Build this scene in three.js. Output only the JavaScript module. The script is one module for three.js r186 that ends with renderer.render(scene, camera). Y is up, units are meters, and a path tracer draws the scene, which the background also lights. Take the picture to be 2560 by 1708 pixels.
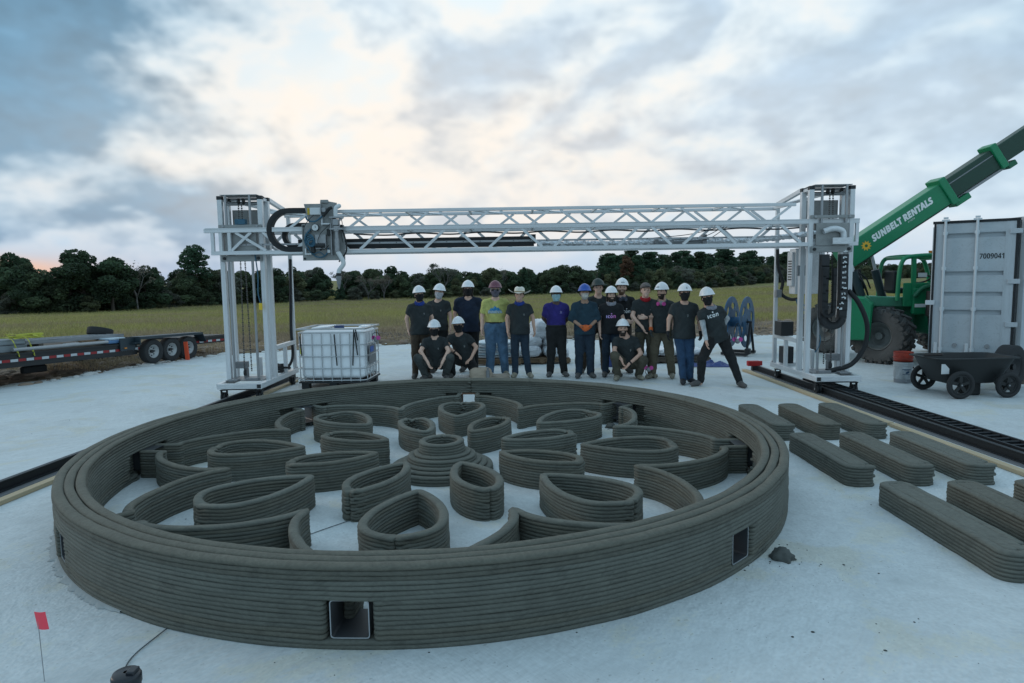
import * as THREE from 'three';
import { ImprovedNoise } from 'three/addons/math/ImprovedNoise.js';
import { mergeGeometries, mergeVertices, toCreasedNormals } from 'three/addons/utils/BufferGeometryUtils.js';
import { RoundedBoxGeometry } from 'three/addons/geometries/RoundedBoxGeometry.js';

// ---------------------------------------------------------------- camera, sky, sun, exposure
const scene = new THREE.Scene();
const camera = new THREE.PerspectiveCamera(54.69, 1024 / 683, 0.1, 2500);
camera.rotation.order = 'YXZ';
camera.position.set(0, 1.92, 0);
camera.rotation.set(-0.0976, 0.00172, -0.01523);
const renderer = new THREE.WebGLRenderer({ antialias: true });
renderer.toneMapping = THREE.LinearToneMapping;
renderer.toneMappingExposure = 1.14;
renderer.outputColorSpace = THREE.SRGBColorSpace;
renderer.shadowMap.enabled = true;
const SUN = new THREE.Vector3(-0.86, 0.30, -0.42).normalize();
const sun = new THREE.DirectionalLight(0xffe6cf, 0.5);
sun.position.copy(SUN).multiplyScalar(60); sun.target.position.set(0, 0, -8);
sun.castShadow = true; sun.shadow.radius = 40; sun.shadow.mapSize.set(2048, 2048);
Object.assign(sun.shadow.camera, { left: -40, right: 40, top: 40, bottom: -40, near: 1, far: 160 });
scene.add(sun, sun.target);

const NZ = new ImprovedNoise();
const noise = (x, y = 0, z = 0) => NZ.noise(x, y, z);
function fbm(x, y, z, o = 4) { let a = 0, s = 0.5; for (let i = 0; i < o; i++) { a += s * NZ.noise(x, y, z); x = x * 2.03 + 7.1; y = y * 2.03 + 3.7; z = z * 2.03 + 5.3; s *= 0.5; } return a; }
const clamp = (v, a = 0, b = 1) => Math.min(b, Math.max(a, v));
const lerp = (a, b, t) => a + (b - a) * t;
const sstep = (a, b, v) => { const t = clamp((v - a) / (b - a)); return t * t * (3 - 2 * t); };
const lin = c => { c /= 255; return c <= 0.04045 ? c / 12.92 : Math.pow((c + 0.055) / 1.055, 2.4); };
const L3 = (r, g, b) => [lin(r), lin(g), lin(b)];
const mix3 = (a, b, t) => [lerp(a[0], b[0], t), lerp(a[1], b[1], t), lerp(a[2], b[2], t)];

function makeSky() {
  const W = 2048, H = 1024, data = new Float32Array(W * H * 4);
  // cloud banks: azimuth, elevation, half sizes, tilt (degrees), thickness
  const banks = [
    [-36, 17, 9.5, 5.0, 8, 1.2], [-33, 11.4, 9, 2.0, 4, 0.75], [-38, 21, 6, 2.5, 10, 0.4], [-28, 6.6, 12, 2.6, -8, 0.7], [-40, 3.6, 12, 2.2, 0, 0.6], [-20, 3.8, 10, 1.3, -3, 0.3],
    [-2, 16.6, 9, 3.0, 24, 0.72], [-15, 20.8, 11, 1.8, 4, 0.45], [3, 20.5, 9, 2.2, 14, 0.6],
    [9.5, 16.0, 8, 2.2, 38, 0.8], [15, 20.5, 6, 2.2, 34, 0.6], [21, 14.2, 12, 2.5, 14, 0.9], [30, 18.4, 10, 2.7, 20, 0.85], [38, 15, 6, 3, 20, 0.5],
    [32, 12.4, 8, 1.9, 12, 0.8], [14, 9.2, 9, 2.0, 2, 0.5], [24, 8.0, 10, 1.6, 6, 0.55], [36, 7.4, 8, 2.0, 10, 0.6], [-13, 12.8, 3, 1.0, 6, 0.5], [-19, 9.8, 4, 1.2, 4, 0.45], [6, 6, 16, 1.5, 2, 0.25], [28, 4, 14, 1.4, 0, 0.4],
  ].map(([a, e, sa, se, t, k]) => ({ a, e, sa, se, c: Math.cos(t * Math.PI / 180), s: Math.sin(t * Math.PI / 180), k }));
  const white = L3(240, 234, 225), cool = L3(218, 235, 244), blue = L3(142, 186, 214), zen = L3(124, 174, 208);
  const kTop = L3(150, 188, 212), kLeft = L3(88, 134, 164), kRight = L3(156, 180, 204), edge = L3(250, 236, 222), hor = L3(182, 199, 220), horL = L3(150, 172, 203), glow = L3(255, 186, 122);
  for (let j = 0; j < H; j++) {
    const el = (j + 0.5) / H * 180 - 90, ce = Math.cos(el * Math.PI / 180), y = Math.sin(el * Math.PI / 180);
    for (let i = 0; i < W; i++) {
      const o = (j * W + i) * 4;
      if (el < -3) { data[o] = 0.42; data[o + 1] = 0.49; data[o + 2] = 0.56; data[o + 3] = 1; continue; }
      const ph = ((i + 0.5) / W - 0.5) * 2 * Math.PI, x = ce * Math.cos(ph), z = ce * Math.sin(ph);
      const az = Math.atan2(x, -z) * 180 / Math.PI;
      const e = Math.max(el, 0.05);
      // cloud noise, a little flattened; large billows, small tufts, fine fibres
      const f = 1 / (1 + 0.8 * Math.max(0, e) / 90), X = x * f, Y = y * 1.75 * f, Z = z * f;
      const w1 = fbm(X * 5 + 2, Y * 5, Z * 5, 3), w2 = fbm(X * 5 - 9, Y * 5 + 4, Z * 5 + 1, 3);
      const n1 = fbm(X * 6.2 + 0.5 * w1, Y * 6.2 + 0.5 * w2, Z * 6.2, 5), n2 = fbm(X * 17 + 1.1 * w1, Y * 19 + 1.1 * w2, Z * 17 + 4, 4), n3 = fbm(X * 2.3, Y * 2.3, Z * 2.3 + 11, 3);
      const wa = az + 9 * w1 + 4 * n1, we = e + 5 * w2 + 1.5 * n2;
      let k = 0;
      if (z < 0.3) for (const b of banks) {
        const da = wa - b.a, de = we - b.e, u = (da * b.c + de * b.s) / b.sa, v = (-da * b.s + de * b.c) / b.se, r = u * u + v * v;
        if (r < 6) k += b.k * Math.exp(-r);
      }
      const inView = Math.exp(-Math.pow(az / 62, 6)) * (1 - sstep(22, 40, e));
      k += (1 - inView) * (0.22 + 0.6 * n3);
      const n4 = inView < 0.02 ? 0 : fbm(X * 46 + 2 * w2, Y * 52, Z * 46 + 2 * w1, 3);
      k = k * 1.0 + 1.15 * n1 + 0.62 * n2 + 0.28 * n4 + 0.0;
      const thick = sstep(0.04, 0.9, k), rim = Math.exp(-Math.pow((k - 0.02) / 0.22, 2));
      // open sky behind the clouds: brightest low and a little left of centre, where the sun has gone behind cloud
      const g1 = Math.exp(-Math.pow((az + 8) / 27, 2) - Math.pow((e - 8.5) / 9, 2)), g2 = Math.exp(-Math.pow((az - 4) / 40, 2) - Math.pow((e - 13) / 14, 2));
      let c = mix3(blue, zen, sstep(20, 70, e));
      c = mix3(c, cool, clamp(0.95 * g2 + 0.30 + 1.1 * n3 + 0.5 * n1));
      c = mix3(c, white, clamp(g1 * 1.05 + 0.15 * g2 + 1.2 * n2 * g1));
      c = mix3(c, edge, rim * (0.12 + 0.26 * Math.exp(-Math.pow(az / 42, 2))));
      const kc = mix3(kLeft, kRight, sstep(-31, -8, az)).map(v => v * (0.98 - 0.4 * n2 - 0.2 * n1 - 0.25 * n4));
      c = mix3(c, mix3(kTop, kc, inView), thick * lerp(lerp(0.58, 0.92, sstep(-8, -27, az)), 0.46, clamp(g1)));
      // haze towards the horizon
      const hz = Math.exp(-e / 2.9), hc = mix3(horL, hor, sstep(-34, -4, az));
      c = mix3(c, hc, clamp(hz * 0.92));
      const gl = Math.exp(-Math.pow((az + 41) / 7, 2)) * Math.exp(-Math.pow((e - 0.9) / 0.9, 2));
      c = mix3(c, glow, clamp(gl * 1.1));
      data[o] = c[0]; data[o + 1] = c[1]; data[o + 2] = c[2]; data[o + 3] = 1;
    }
  }
  const t = new THREE.DataTexture(data, W, H, THREE.RGBAFormat, THREE.FloatType);
  t.mapping = THREE.EquirectangularReflectionMapping; t.magFilter = THREE.LinearFilter; t.minFilter = THREE.LinearFilter; t.colorSpace = THREE.LinearSRGBColorSpace; t.needsUpdate = true;
  return t;
}
const sky = makeSky();
scene.background = sky; scene.environment = sky;

// ---------------------------------------------------------------- helpers
function rng(seed) { return () => { seed |= 0; seed = seed + 0x6D2B79F5 | 0; let t = Math.imul(seed ^ seed >>> 15, 1 | seed); t = t + Math.imul(t ^ t >>> 7, 61 | t) ^ t; return ((t ^ t >>> 14) >>> 0) / 4294967296; }; }
const V = (x, y, z) => new THREE.Vector3(x, y, z);
const used = new Map();
function numbered(n) { const k = used.get(n) || 0; used.set(n, k + 1); return k ? `${n}_${String(k).padStart(3, '0')}` : n; }
function std(r, g, b, rough = 0.7, metal = 0, extra = {}) { const m = new THREE.MeshStandardMaterial({ roughness: rough, metalness: metal, ...extra }); m.color.setRGB(r, g, b); return m; }
function tag(o, label, category, group, kind) { if (label) o.userData.label = label; if (category) o.userData.category = category; if (group) o.userData.group = group; if (kind) o.userData.kind = kind; return o; }
function thing(name, label, category, pos = [0, 0, 0], turn = 0, group) {
  const o = new THREE.Group(); o.name = numbered(name); scene.add(o); o.position.set(...pos); o.rotation.y = turn; return tag(o, label, category, group);
}
function plain(g) { if (g.index) g = g.toNonIndexed(); for (const k of Object.keys(g.attributes)) if (!['position', 'normal', 'uv'].includes(k)) g.deleteAttribute(k); if (!g.attributes.uv) g.setAttribute('uv', new THREE.BufferAttribute(new Float32Array(g.attributes.position.count * 2), 2)); return g; }
function join(list) { list = list.flat(9); return list.length === 1 ? list[0] : mergeGeometries(list.map(plain)); }
function mesh(name, geo, mat, parent = scene) {
  const m = new THREE.Mesh(Array.isArray(geo) ? join(geo) : geo, mat); m.name = parent === scene ? numbered(name) : name; m.castShadow = m.receiveShadow = true; parent.add(m); return m;
}
function dup(root, label, pos, turn, group) {
  const r = root.clone(); r.name = numbered(root.name.replace(/_\d{3}$/, '')); r.userData = { ...root.userData }; if (label) r.userData.label = label; if (group) r.userData.group = group;
  if (pos) r.position.set(...pos); if (turn !== undefined) r.rotation.y = turn; scene.add(r); return r;
}
const at = (g, x = 0, y = 0, z = 0) => g.translate(x, y, z);
function bx(w, h, d, x = 0, y = 0, z = 0, r = 0) { const g = r ? new RoundedBoxGeometry(w, h, d, 1, Math.min(r, w / 2.01, h / 2.01, d / 2.01)) : new THREE.BoxGeometry(w, h, d); return g.translate(x, y, z); }
function orient(g, a, b, roll = 0) {   // g lies along +y about its centre; put it from a to b
  const d = b.clone().sub(a), q = new THREE.Quaternion().setFromUnitVectors(V(0, 1, 0), d.clone().normalize());
  if (roll) g.rotateY(roll);
  return g.applyQuaternion(q).translate((a.x + b.x) / 2, (a.y + b.y) / 2, (a.z + b.z) / 2);
}
const P = p => p.isVector3 ? p : V(...p);
function bar(a, b, w, t = w, r = 0, roll = 0) { a = P(a); b = P(b); const l = a.distanceTo(b); return orient(r ? new RoundedBoxGeometry(w, l, t, 1, r) : new THREE.BoxGeometry(w, l, t), a, b, roll); }
function rod(a, b, r, n = 10, r2 = r) { a = P(a); b = P(b); return orient(new THREE.CylinderGeometry(r2, r, a.distanceTo(b), n), a, b); }
function tube(pts, r, seg = 40, n = 8, closed = false) { return new THREE.TubeGeometry(new THREE.CatmullRomCurve3(pts.map(P), closed, 'centripetal'), seg, r, n, closed); }
function ring(R, r, n = 24, m = 8) { return new THREE.TorusGeometry(R, r, m, n); }
function extr(pts, depth, bevel = 0, holes = []) {
  const s = new THREE.Shape(pts.map(p => new THREE.Vector2(p[0], p[1]))); for (const h of holes) s.holes.push(h.isPath || h.curves ? h : new THREE.Path(h.map(p => new THREE.Vector2(p[0], p[1]))));
  return new THREE.ExtrudeGeometry(s, { depth, bevelEnabled: bevel > 0, bevelSize: bevel, bevelThickness: bevel, bevelSegments: 1, curveSegments: 10 });
}
function canvasTex(w, h, draw) { const c = document.createElement('canvas'); c.width = w; c.height = h; draw(c.getContext('2d'), w, h); const t = new THREE.CanvasTexture(c); t.colorSpace = THREE.SRGBColorSpace; return t; }
function dataTex(n, f, srgb, rep = 1) {   // f(u, v) -> [r, g, b] in 0..1 or a number; tiles when f does
  const d = new Uint8Array(n * n * 4);
  for (let j = 0; j < n; j++) for (let i = 0; i < n; i++) { const v = f(i / n, j / n), c = Array.isArray(v) ? v : [v, v, v], o = (j * n + i) * 4; for (let k = 0; k < 3; k++) d[o + k] = clamp(c[k]) * 255; d[o + 3] = 255; }
  const t = new THREE.DataTexture(d, n, n, THREE.RGBAFormat); t.wrapS = t.wrapT = THREE.RepeatWrapping; t.magFilter = THREE.LinearFilter; t.minFilter = THREE.LinearMipmapLinearFilter; t.generateMipmaps = true; t.repeat.set(rep, rep);
  if (srgb) t.colorSpace = THREE.SRGBColorSpace; t.needsUpdate = true; return t;
}
// noise that tiles over the unit square
function tile(u, v, f, s = 0, o = 4) { const a = u * 2 * Math.PI, b = v * 2 * Math.PI, R = f / (2 * Math.PI); let t = 0, w = 0.5, k = 1; for (let i = 0; i < o; i++) { t += w * NZ.noise(Math.cos(a) * R * k + s, Math.sin(a) * R * k + Math.cos(b) * R * k * 0.98 + 31.4, Math.sin(b) * R * k + s * 1.7 + 3.3); k *= 2; w *= 0.5; } return t; }
const toLin = c => c.map(v => v);
// ---------------------------------------------------------------- ground
const padTex = dataTex(1280, (u, v) => {   // 9 m square: crushed limestone with beige stains, scuffs and dark grit
  const a = tile(u, v, 9, 1, 4), b = tile(u, v, 90, 7, 3), c = tile(u, v, 420, 11, 2), st = tile(u, v, 16, 19, 4), sc = tile(u * 1, v, 30, 29, 2);
  const t = 0.815 + 0.055 * a + 0.05 * b + 0.085 * c, w = sstep(0.10, 0.30, st + 0.3 * b + 0.25 * c) * 0.045, scuff = sstep(0.22, 0.34, sc + 0.5 * c) * 0.035, sp = c > 0.38 ? -0.14 : 0;
  return [t + sp - scuff - w * 0.2, t + sp - scuff - w * 0.55, t + sp - scuff - 0.012 - w * 1.25];
}, true);
const padBump = dataTex(768, (u, v) => 0.5 + 0.35 * tile(u, v, 9, 3, 4) + 0.35 * tile(u, v, 60, 5, 3) + 0.25 * tile(u, v, 190, 13, 2));
padTex.repeat.set(0.111, 0.111); padBump.repeat.set(0.29, 0.24);
const padMat = new THREE.MeshStandardMaterial({ map: padTex, bumpMap: padBump, bumpScale: 0.012, roughness: 0.95, vertexColors: true });
// outline of the compacted white limestone pad, metres
const padEdge = [[-14, 30], [-12.5, 4], [-11.2, -6], [-10.4, -9.6], [-9.75, -12], [-9.25, -13.4], [-8.75, -15], [-8.3, -16.2], [-7.9, -16.9], [-6.8, -17.8], [-5, -18.7], [-3, -19.2], [0, -19.6], [3, -19.9], [6, -20.2], [9, -20.6], [13, -21.2], [20, -22], [34, -23], [40, 0], [30, 30]];
function inPad(x, z) { let c = false; for (let i = 0, j = padEdge.length - 1; i < padEdge.length; j = i++) { const a = padEdge[i], b = padEdge[j]; if ((a[1] > z) !== (b[1] > z) && x < (b[0] - a[0]) * (z - a[1]) / (b[1] - a[1]) + a[0]) c = !c; } return c; }
function edgeDist(x, z) { let m = 1e9; for (let i = 0; i < padEdge.length; i++) { const a = padEdge[i], b = padEdge[(i + 1) % padEdge.length], dx = b[0] - a[0], dz = b[1] - a[1], t = clamp(((x - a[0]) * dx + (z - a[1]) * dz) / (dx * dx + dz * dz)); m = Math.min(m, Math.hypot(x - a[0] - dx * t, z - a[1] - dz * t)); } return inPad(x, z) ? -m : m; }
function landY(x, z) {   // the field falls gently away beyond the pad
  const d = edgeDist(x, z); if (d < -0.6) return -0.12;
  const far = Math.max(-z - 22, 0), fall = -1.55 * sstep(0, 70, far + Math.max(-x - 16, 0) * 0.35);
  const berm = 0.26 * Math.exp(-Math.pow((d - 2.4) / 1.6, 2)) * (0.6 + 1.2 * noise(x * 0.55, z * 0.55, 4)) * sstep(-7, -4, x);
  const rise = 0.9 * sstep(25, 90, x) * sstep(60, 140, -z);
  const near = sstep(0.0, 0.5, d);
  return lerp(-0.10, fall + berm + rise + 0.10 * noise(x * 0.12, z * 0.12, 1) * sstep(1, 8, d) + 0.05 * noise(x * 0.9, z * 0.9, 2) - 0.03, near);
}
{ // pad: a fine sheet with an uneven rim
  const pts = [], r = rng(4);
  for (let i = 0; i < padEdge.length; i++) { const a = padEdge[i], b = padEdge[(i + 1) % padEdge.length], n = Math.max(2, Math.round(Math.hypot(b[0] - a[0], b[1] - a[1]) / 0.22)); for (let k = 0; k < n; k++) { const t = k / n, x = lerp(a[0], b[0], t), z = lerp(a[1], b[1], t); pts.push([x + 0.28 * noise(x * 1.1, z * 1.1, 9) + 0.16 * noise(x * 4, z * 4, 5), z + 0.28 * noise(x * 1.1, z * 1.1, 17) + 0.16 * noise(x * 4, z * 4, 25)]); } }
  const g = new THREE.ExtrudeGeometry(new THREE.Shape(pts.map(p => new THREE.Vector2(p[0], -p[1]))), { depth: 0.1, bevelEnabled: false });
  g.rotateX(-Math.PI / 2).translate(0, -0.1, 0);
  const p = g.attributes.position, uv = g.attributes.uv, col = new Float32Array(p.count * 3);
  for (let i = 0; i < p.count; i++) { uv.setXY(i, p.getX(i), p.getZ(i)); col.set([0.90, 0.965, 1.0], i * 3); }
  g.setAttribute('color', new THREE.BufferAttribute(col, 3));
  tag(mesh('limestone_pad', g, padMat), null, null, null, 'structure');
}
const fieldTex = dataTex(512, (u, v) => { const a = tile(u, v, 8, 2, 5), b = tile(u, v, 60, 6, 3), y = sstep(-0.1, 0.3, a); const t = 0.8 + 0.5 * b; return [t * lerp(0.50, 0.60, y), t * lerp(0.48, 0.58, y), t * lerp(0.33, 0.34, y)]; }, true);
fieldTex.repeat.set(0.14, 0.14);
{ // terrain: fine near the pad, coarse to the horizon
  const xs = [], zs = [];
  for (let x = -1400; x < -120; x += 120) xs.push(x); for (let x = -120; x < -20; x += 5) xs.push(x); for (let x = -20; x < 24; x += 0.4) xs.push(x); for (let x = 24; x < 120; x += 5) xs.push(x); for (let x = 120; x <= 1400; x += 120) xs.push(x);
  for (let z = 200; z > 0; z -= 25) zs.push(z); for (let z = 0; z > -32; z -= 0.4) zs.push(z); for (let z = -32; z > -200; z -= 3) zs.push(z); for (let z = -200; z >= -1800; z -= 100) zs.push(z);
  const pos = [], uv = [], col = [], idx = [], nx = xs.length;
  for (const z of zs) for (const x of xs) {
    pos.push(x, landY(x, z), z); uv.push(x, z);
    const d = edgeDist(x, z), soil = 1 - sstep(3.2, 7.5, d + 2.5 * noise(x * 0.3, z * 0.3, 3));
    const g = mix3([1.05, 1.12, 0.50], [1.0, 0.80, 0.72], sstep(-0.12, 0.38, noise(x * 0.05, z * 0.14, 8) + 0.7 * noise(x * 0.22, z * 0.4, 18)));
    const c = mix3(g, mix3([1.25, 1.02, 1.55], [0.72, 0.58, 0.85], sstep(-0.3, 0.3, noise(x * 0.8, z * 0.8, 12))), soil); col.push(...c);
  }
  for (let j = 0; j + 1 < zs.length; j++) for (let i = 0; i + 1 < nx; i++) { const a = j * nx + i, b = a + 1, c = a + nx, d = c + 1; idx.push(a, b, c, b, d, c); }
  const g = new THREE.BufferGeometry(); g.setAttribute('position', new THREE.Float32BufferAttribute(pos, 3)); g.setAttribute('uv', new THREE.Float32BufferAttribute(uv, 2)); g.setAttribute('color', new THREE.Float32BufferAttribute(col, 3)); g.setIndex(idx); g.computeVertexNormals();
  tag(mesh('field_ground', g, new THREE.MeshStandardMaterial({ map: fieldTex, vertexColors: true, roughness: 1 })), null, null, null, 'structure');
}
// ---------------------------------------------------------------- printed concrete
const LH = 0.0265;
const grain = dataTex(512, (u, v) => 0.5 + 0.3 * tile(u, v, 30, 4, 3) + 0.4 * tile(u, v, 120, 8, 2)); grain.repeat.set(3.3, 3.3);
const mortar = (tone, hue, seed) => { const m = dataTex(384, (u, v) => { const a = tile(u, v, 6, seed, 4), b = tile(u, v, 60, seed + 4, 3), d = sstep(0.12, 0.3, tile(u, v, 11, seed + 9, 3)) * 0.035, t = tone + 0.045 * a + 0.065 * b - d; return [t * (0.985 + hue), t, t * (0.915 - hue)]; }, true); m.repeat.set(0.8, 0.8); return new THREE.MeshStandardMaterial({ map: m, bumpMap: grain, bumpScale: 0.005, roughness: 0.84 }); };
const mortars = [mortar(0.390, 0.0, 14), mortar(0.370, 0.012, 34), mortar(0.408, -0.006, 54), mortar(0.380, 0.022, 74)];   // batches differ a little in damp and colour
const concrete = mortars[0], batch = k => mortars[Math.floor(97 * Math.abs(Math.sin(k * 12.9898))) % 4];
// one extruded bead: paths = [{pts: [[x, z] ...], closed}], laid at height y
function beadGeo(paths, y, w, h, o = {}) {
  const { seed = 0, M = 12, ex = h > LH * 1.3 ? 2.3 : 3.8, wob = 0.007, flare = 0, sag = 0 } = o, pos = [], uv = [], idx = [];
  for (const { pts, closed } of paths) {
    const n = pts.length, base = pos.length / 3, rows = []; let s = 0;
    const L = pts.reduce((a, p, i) => i ? a + Math.hypot(p[0] - pts[i - 1][0], p[1] - pts[i - 1][1]) : 0, 0);
    for (let i = 0; i < n; i++) {
      const p = pts[i], a = pts[closed ? (i + n - 1) % n : Math.max(0, i - 1)], b = pts[closed ? (i + 1) % n : Math.min(n - 1, i + 1)];
      if (i) s += Math.hypot(p[0] - pts[i - 1][0], p[1] - pts[i - 1][1]);
      let tx = b[0] - a[0], tz = b[1] - a[1]; const l = Math.hypot(tx, tz) || 1; tx /= l; tz /= l;
      const e = closed ? 9 : Math.min(s, L - s), f = Math.exp(-Math.pow(e / 0.045, 2)), f2 = Math.exp(-Math.pow(e / 0.09, 2));
      const q = noise(p[0] * 2.3 + 5, p[1] * 2.3, seed * 0.37), q2 = noise(p[0] * 11, p[1] * 11, seed * 1.9 + 3), rag = noise(p[0] * 24 + seed * 3.3, p[1] * 24, seed * 2.1);
      const off = wob * (q + 0.35 * q2) + flare * f2 * 0.020 * rag, ww = w * (1 + 0.06 * q2 + flare * f * (0.22 + 0.45 * rag)), hh = h * (1 + 0.05 * noise(p[0] * 6, p[1] * 6, seed + 40)), dy = 0.0042 * noise(p[0] * 3, p[1] * 3, seed * 0.8 + 60) - sag * f2 * (0.010 + 0.012 * rag);
      rows.push({ x: p[0] - tz * off, z: p[1] + tx * off, nx: -tz, nz: tx, ww, hh, dy, s, k: 1 });
    }
    if (!closed) { // rounded ends
      const cap = (r, d) => [{ ...r, x: r.x + d[0] * 0.45 * w, z: r.z + d[1] * 0.45 * w, k: 0.06 }, { ...r, x: r.x + d[0] * 0.40 * w, z: r.z + d[1] * 0.40 * w, k: 0.5 }, { ...r, x: r.x + d[0] * 0.25 * w, z: r.z + d[1] * 0.25 * w, k: 0.86 }];
      const r0 = rows[0], r1 = rows[rows.length - 1], c0 = cap(r0, [-r0.nz, r0.nx]), c1 = cap(r1, [r1.nz, -r1.nx]).reverse(); rows.unshift(...c0); rows.push(...c1);
    }
    for (const r of rows) for (let m = 0; m < M; m++) {
      const t = m / M * 2 * Math.PI, c = Math.cos(t), sn = Math.sin(t), u = Math.sign(c) * Math.pow(Math.abs(c), 2 / ex) * r.ww / 2 * r.k, v = Math.sign(sn) * Math.pow(Math.abs(sn), 2 / ex) * r.hh / 2 * Math.pow(r.k, 0.5);
      pos.push(r.x + r.nx * u, y + r.dy + v, r.z + r.nz * u); uv.push(r.s, y + m / M * 0.2);
    }
    const R = rows.length, lim = closed ? R : R - 1;
    for (let i = 0; i < lim; i++) for (let m = 0; m < M; m++) { const a = base + i * M + m, b = base + i * M + (m + 1) % M, c = base + ((i + 1) % R) * M + m, d = base + ((i + 1) % R) * M + (m + 1) % M; idx.push(a, b, c, b, d, c); }
    if (!closed) for (let m = 1; m + 1 < M; m++) { idx.push(base, base + m + 1, base + m); const e = base + (R - 1) * M; idx.push(e, e + m, e + m + 1); }
  }
  const g = new THREE.BufferGeometry(); g.setAttribute('position', new THREE.Float32BufferAttribute(pos, 3)); g.setAttribute('uv', new THREE.Float32BufferAttribute(uv, 2)); g.setIndex(idx); g.computeVertexNormals(); return g;
}
function resample(pts, step, closed) {   // even spacing along a polyline
  const P2 = closed ? [...pts, pts[0]] : pts, cum = [0]; for (let i = 1; i < P2.length; i++) cum.push(cum[i - 1] + Math.hypot(P2[i][0] - P2[i - 1][0], P2[i][1] - P2[i - 1][1]));
  const L = cum[cum.length - 1], n = Math.max(3, Math.round(L / step)), out = []; let k = 0;
  for (let i = 0; i < (closed ? n : n + 1); i++) { const s = L * i / n; while (k < cum.length - 2 && cum[k + 1] < s) k++; const t = (s - cum[k]) / (cum[k + 1] - cum[k] || 1); out.push([lerp(P2[k][0], P2[k + 1][0], t), lerp(P2[k][1], P2[k + 1][1], t)]); }
  return out;
}
const smoothCurve = (pts, n, closed = false) => new THREE.CatmullRomCurve3(pts.map(p => V(p[0], 0, p[1])), closed, 'centripetal').getPoints(n).map(p => [p.x, p.z]);
const layH = (i, n) => i === n - 1 ? LH * 1.42 : LH * 1.12;
const CX = -0.725, CZ = -6.44, TURN = 1.4 * Math.PI / 180, RW = 0.068;
const OPEN = k => TURN + (k % 8) * Math.PI / 4 + (k >= 8 ? 2 * Math.PI : 0) + (k === 4 ? 0.022 : k === 5 ? 0.012 : 0);
const pol = (r, a) => [r * Math.sin(a), -r * Math.cos(a)];
{ // ring wall: three concentric beads, eight openings
  const ringWall = thing('printed_ring_wall', 'round grey printed concrete wall of stacked beads enclosing all the petal shapes', 'concrete wall', [CX, 0, CZ]);
  const N = 17;
  const arcs = (r, half, step) => { if (!half) { const n = Math.round(2 * Math.PI * r / step), pts = []; const e = 0.024 / r; for (let i = 0; i <= n; i++) pts.push(pol(r, TURN + 0.012 + lerp(e, 2 * Math.PI - e, i / n))); return [{ pts, closed: false }]; }   // each lap starts and stops at the same seam
    const out = []; for (let k = 0; k < 8; k++) { const a0 = OPEN(k) + half / r, a1 = OPEN(k + 1) - half / r, n = Math.round((a1 - a0) * r / step), pts = []; for (let i = 0; i <= n; i++) pts.push(pol(r, lerp(a0, a1, i / n))); out.push({ pts, closed: false }); } return out; };
  for (let i = 0; i < N; i++) {
    const open = i >= 2 && i <= 9, y = (i + 0.5) * LH;
    mesh('bead_layer', beadGeo(arcs(3.148, open ? 0.155 : 0, 0.05), y, 0.074, layH(i, N), { seed: i + 1, flare: open ? 0.8 : 0 }), batch(i >> 1), ringWall);
    mesh('bead_layer', beadGeo(arcs(3.076, open ? 0.155 : 0, 0.09), y, 0.068, layH(i, N), { seed: i + 31, M: 8 }), batch(i >> 1), ringWall);
    mesh('bead_layer', beadGeo(arcs(3.003, i < 10 ? (i < 2 ? 0.2 : 0.36) : 0, 0.05), y, 0.068, layH(i, N), { seed: i + 61, flare: 1, sag: i < 10 ? 0.4 : 0 }), batch(i >> 1), ringWall);
  }
}
// petals in their own axes: u points away from the centre
function petalPath(tip, end, half, uMax, pow) {
  const pts = [], n = 40; // one side from the tip to the round end
  for (let i = 0; i <= n; i++) { const t = i / n, u = lerp(tip, end, t); let v; const m = (uMax - tip) / (end - tip); if (t < m) { const q = t / m; v = half * Math.pow(Math.sin(q * Math.PI / 2), pow); } else { const q = (t - m) / (1 - m); v = half * Math.sqrt(Math.max(0, 1 - Math.pow(q, 2.3))); } pts.push([u, v]); }
  const right = pts.slice(0).reverse(), left = pts.slice(1).map(p => [p[0], -p[1]]);
  const gap = [...right, ...left];   // from the round end over the tip back to the round end
  return resample(gap, 0.022, false);
}
function chaikin(p, n = 1) { for (let k = 0; k < n; k++) { const o = [p[0]]; for (let i = 0; i + 1 < p.length; i++) { const a = p[i], b = p[i + 1]; o.push([a[0] * 0.75 + b[0] * 0.25, a[1] * 0.75 + b[1] * 0.25], [a[0] * 0.25 + b[0] * 0.75, a[1] * 0.25 + b[1] * 0.75]); } o.push(p[p.length - 1]); p = o; } return p; }
function petalLayers(path, n, w, seed, opt) { const out = []; for (let i = 0; i < n; i++) { const tr = path.slice(1, -1); out.push(beadGeo([{ pts: tr, closed: false }], (i + 0.5) * LH, w, layH(i, n), { seed: seed + i, ...opt })); } return out; }
const outerPath = petalPath(1.40, 2.30, 0.275, 2.02, 0.8), innerPath = petalPath(0.66, 1.44, 0.168, 1.1, 0.72);
// path is (u, v): x = v, z = -u before the turn about the centre
const toXZ = p => p.map(([u, v]) => [v, -u]);
const outerKinds = [0, 1, 2].map(k => petalLayers(toXZ(outerPath), 10, 0.069, 200 + k * 20, { flare: 1.3, sag: 0.9 + 0.5 * k })), innerKinds = [0, 1, 2].map(k => petalLayers(toXZ(innerPath), 10, 0.069, 300 + k * 20, { flare: 1.3, sag: 0.9 + 0.4 * k }));
const whereIn = ['facing the red neckerchief and respirator wearers', 'facing the far row of beams', 'facing the middle row of beams', 'facing the clay lumps', 'facing the bare pad and open steel box', 'facing the pink marker flag', 'facing the trailer wheels', 'facing the white water tank'];
const where8 = ['on the side towards the group of people', 'towards the people and the row of concrete beams', 'on the side of the concrete beams', 'towards the beams on the side with the clay lumps', 'in front of the open steel box facing away from the people', 'on the side of the pink marker flag', 'on the side of the parked trailer', 'towards the white water tank'];
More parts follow.
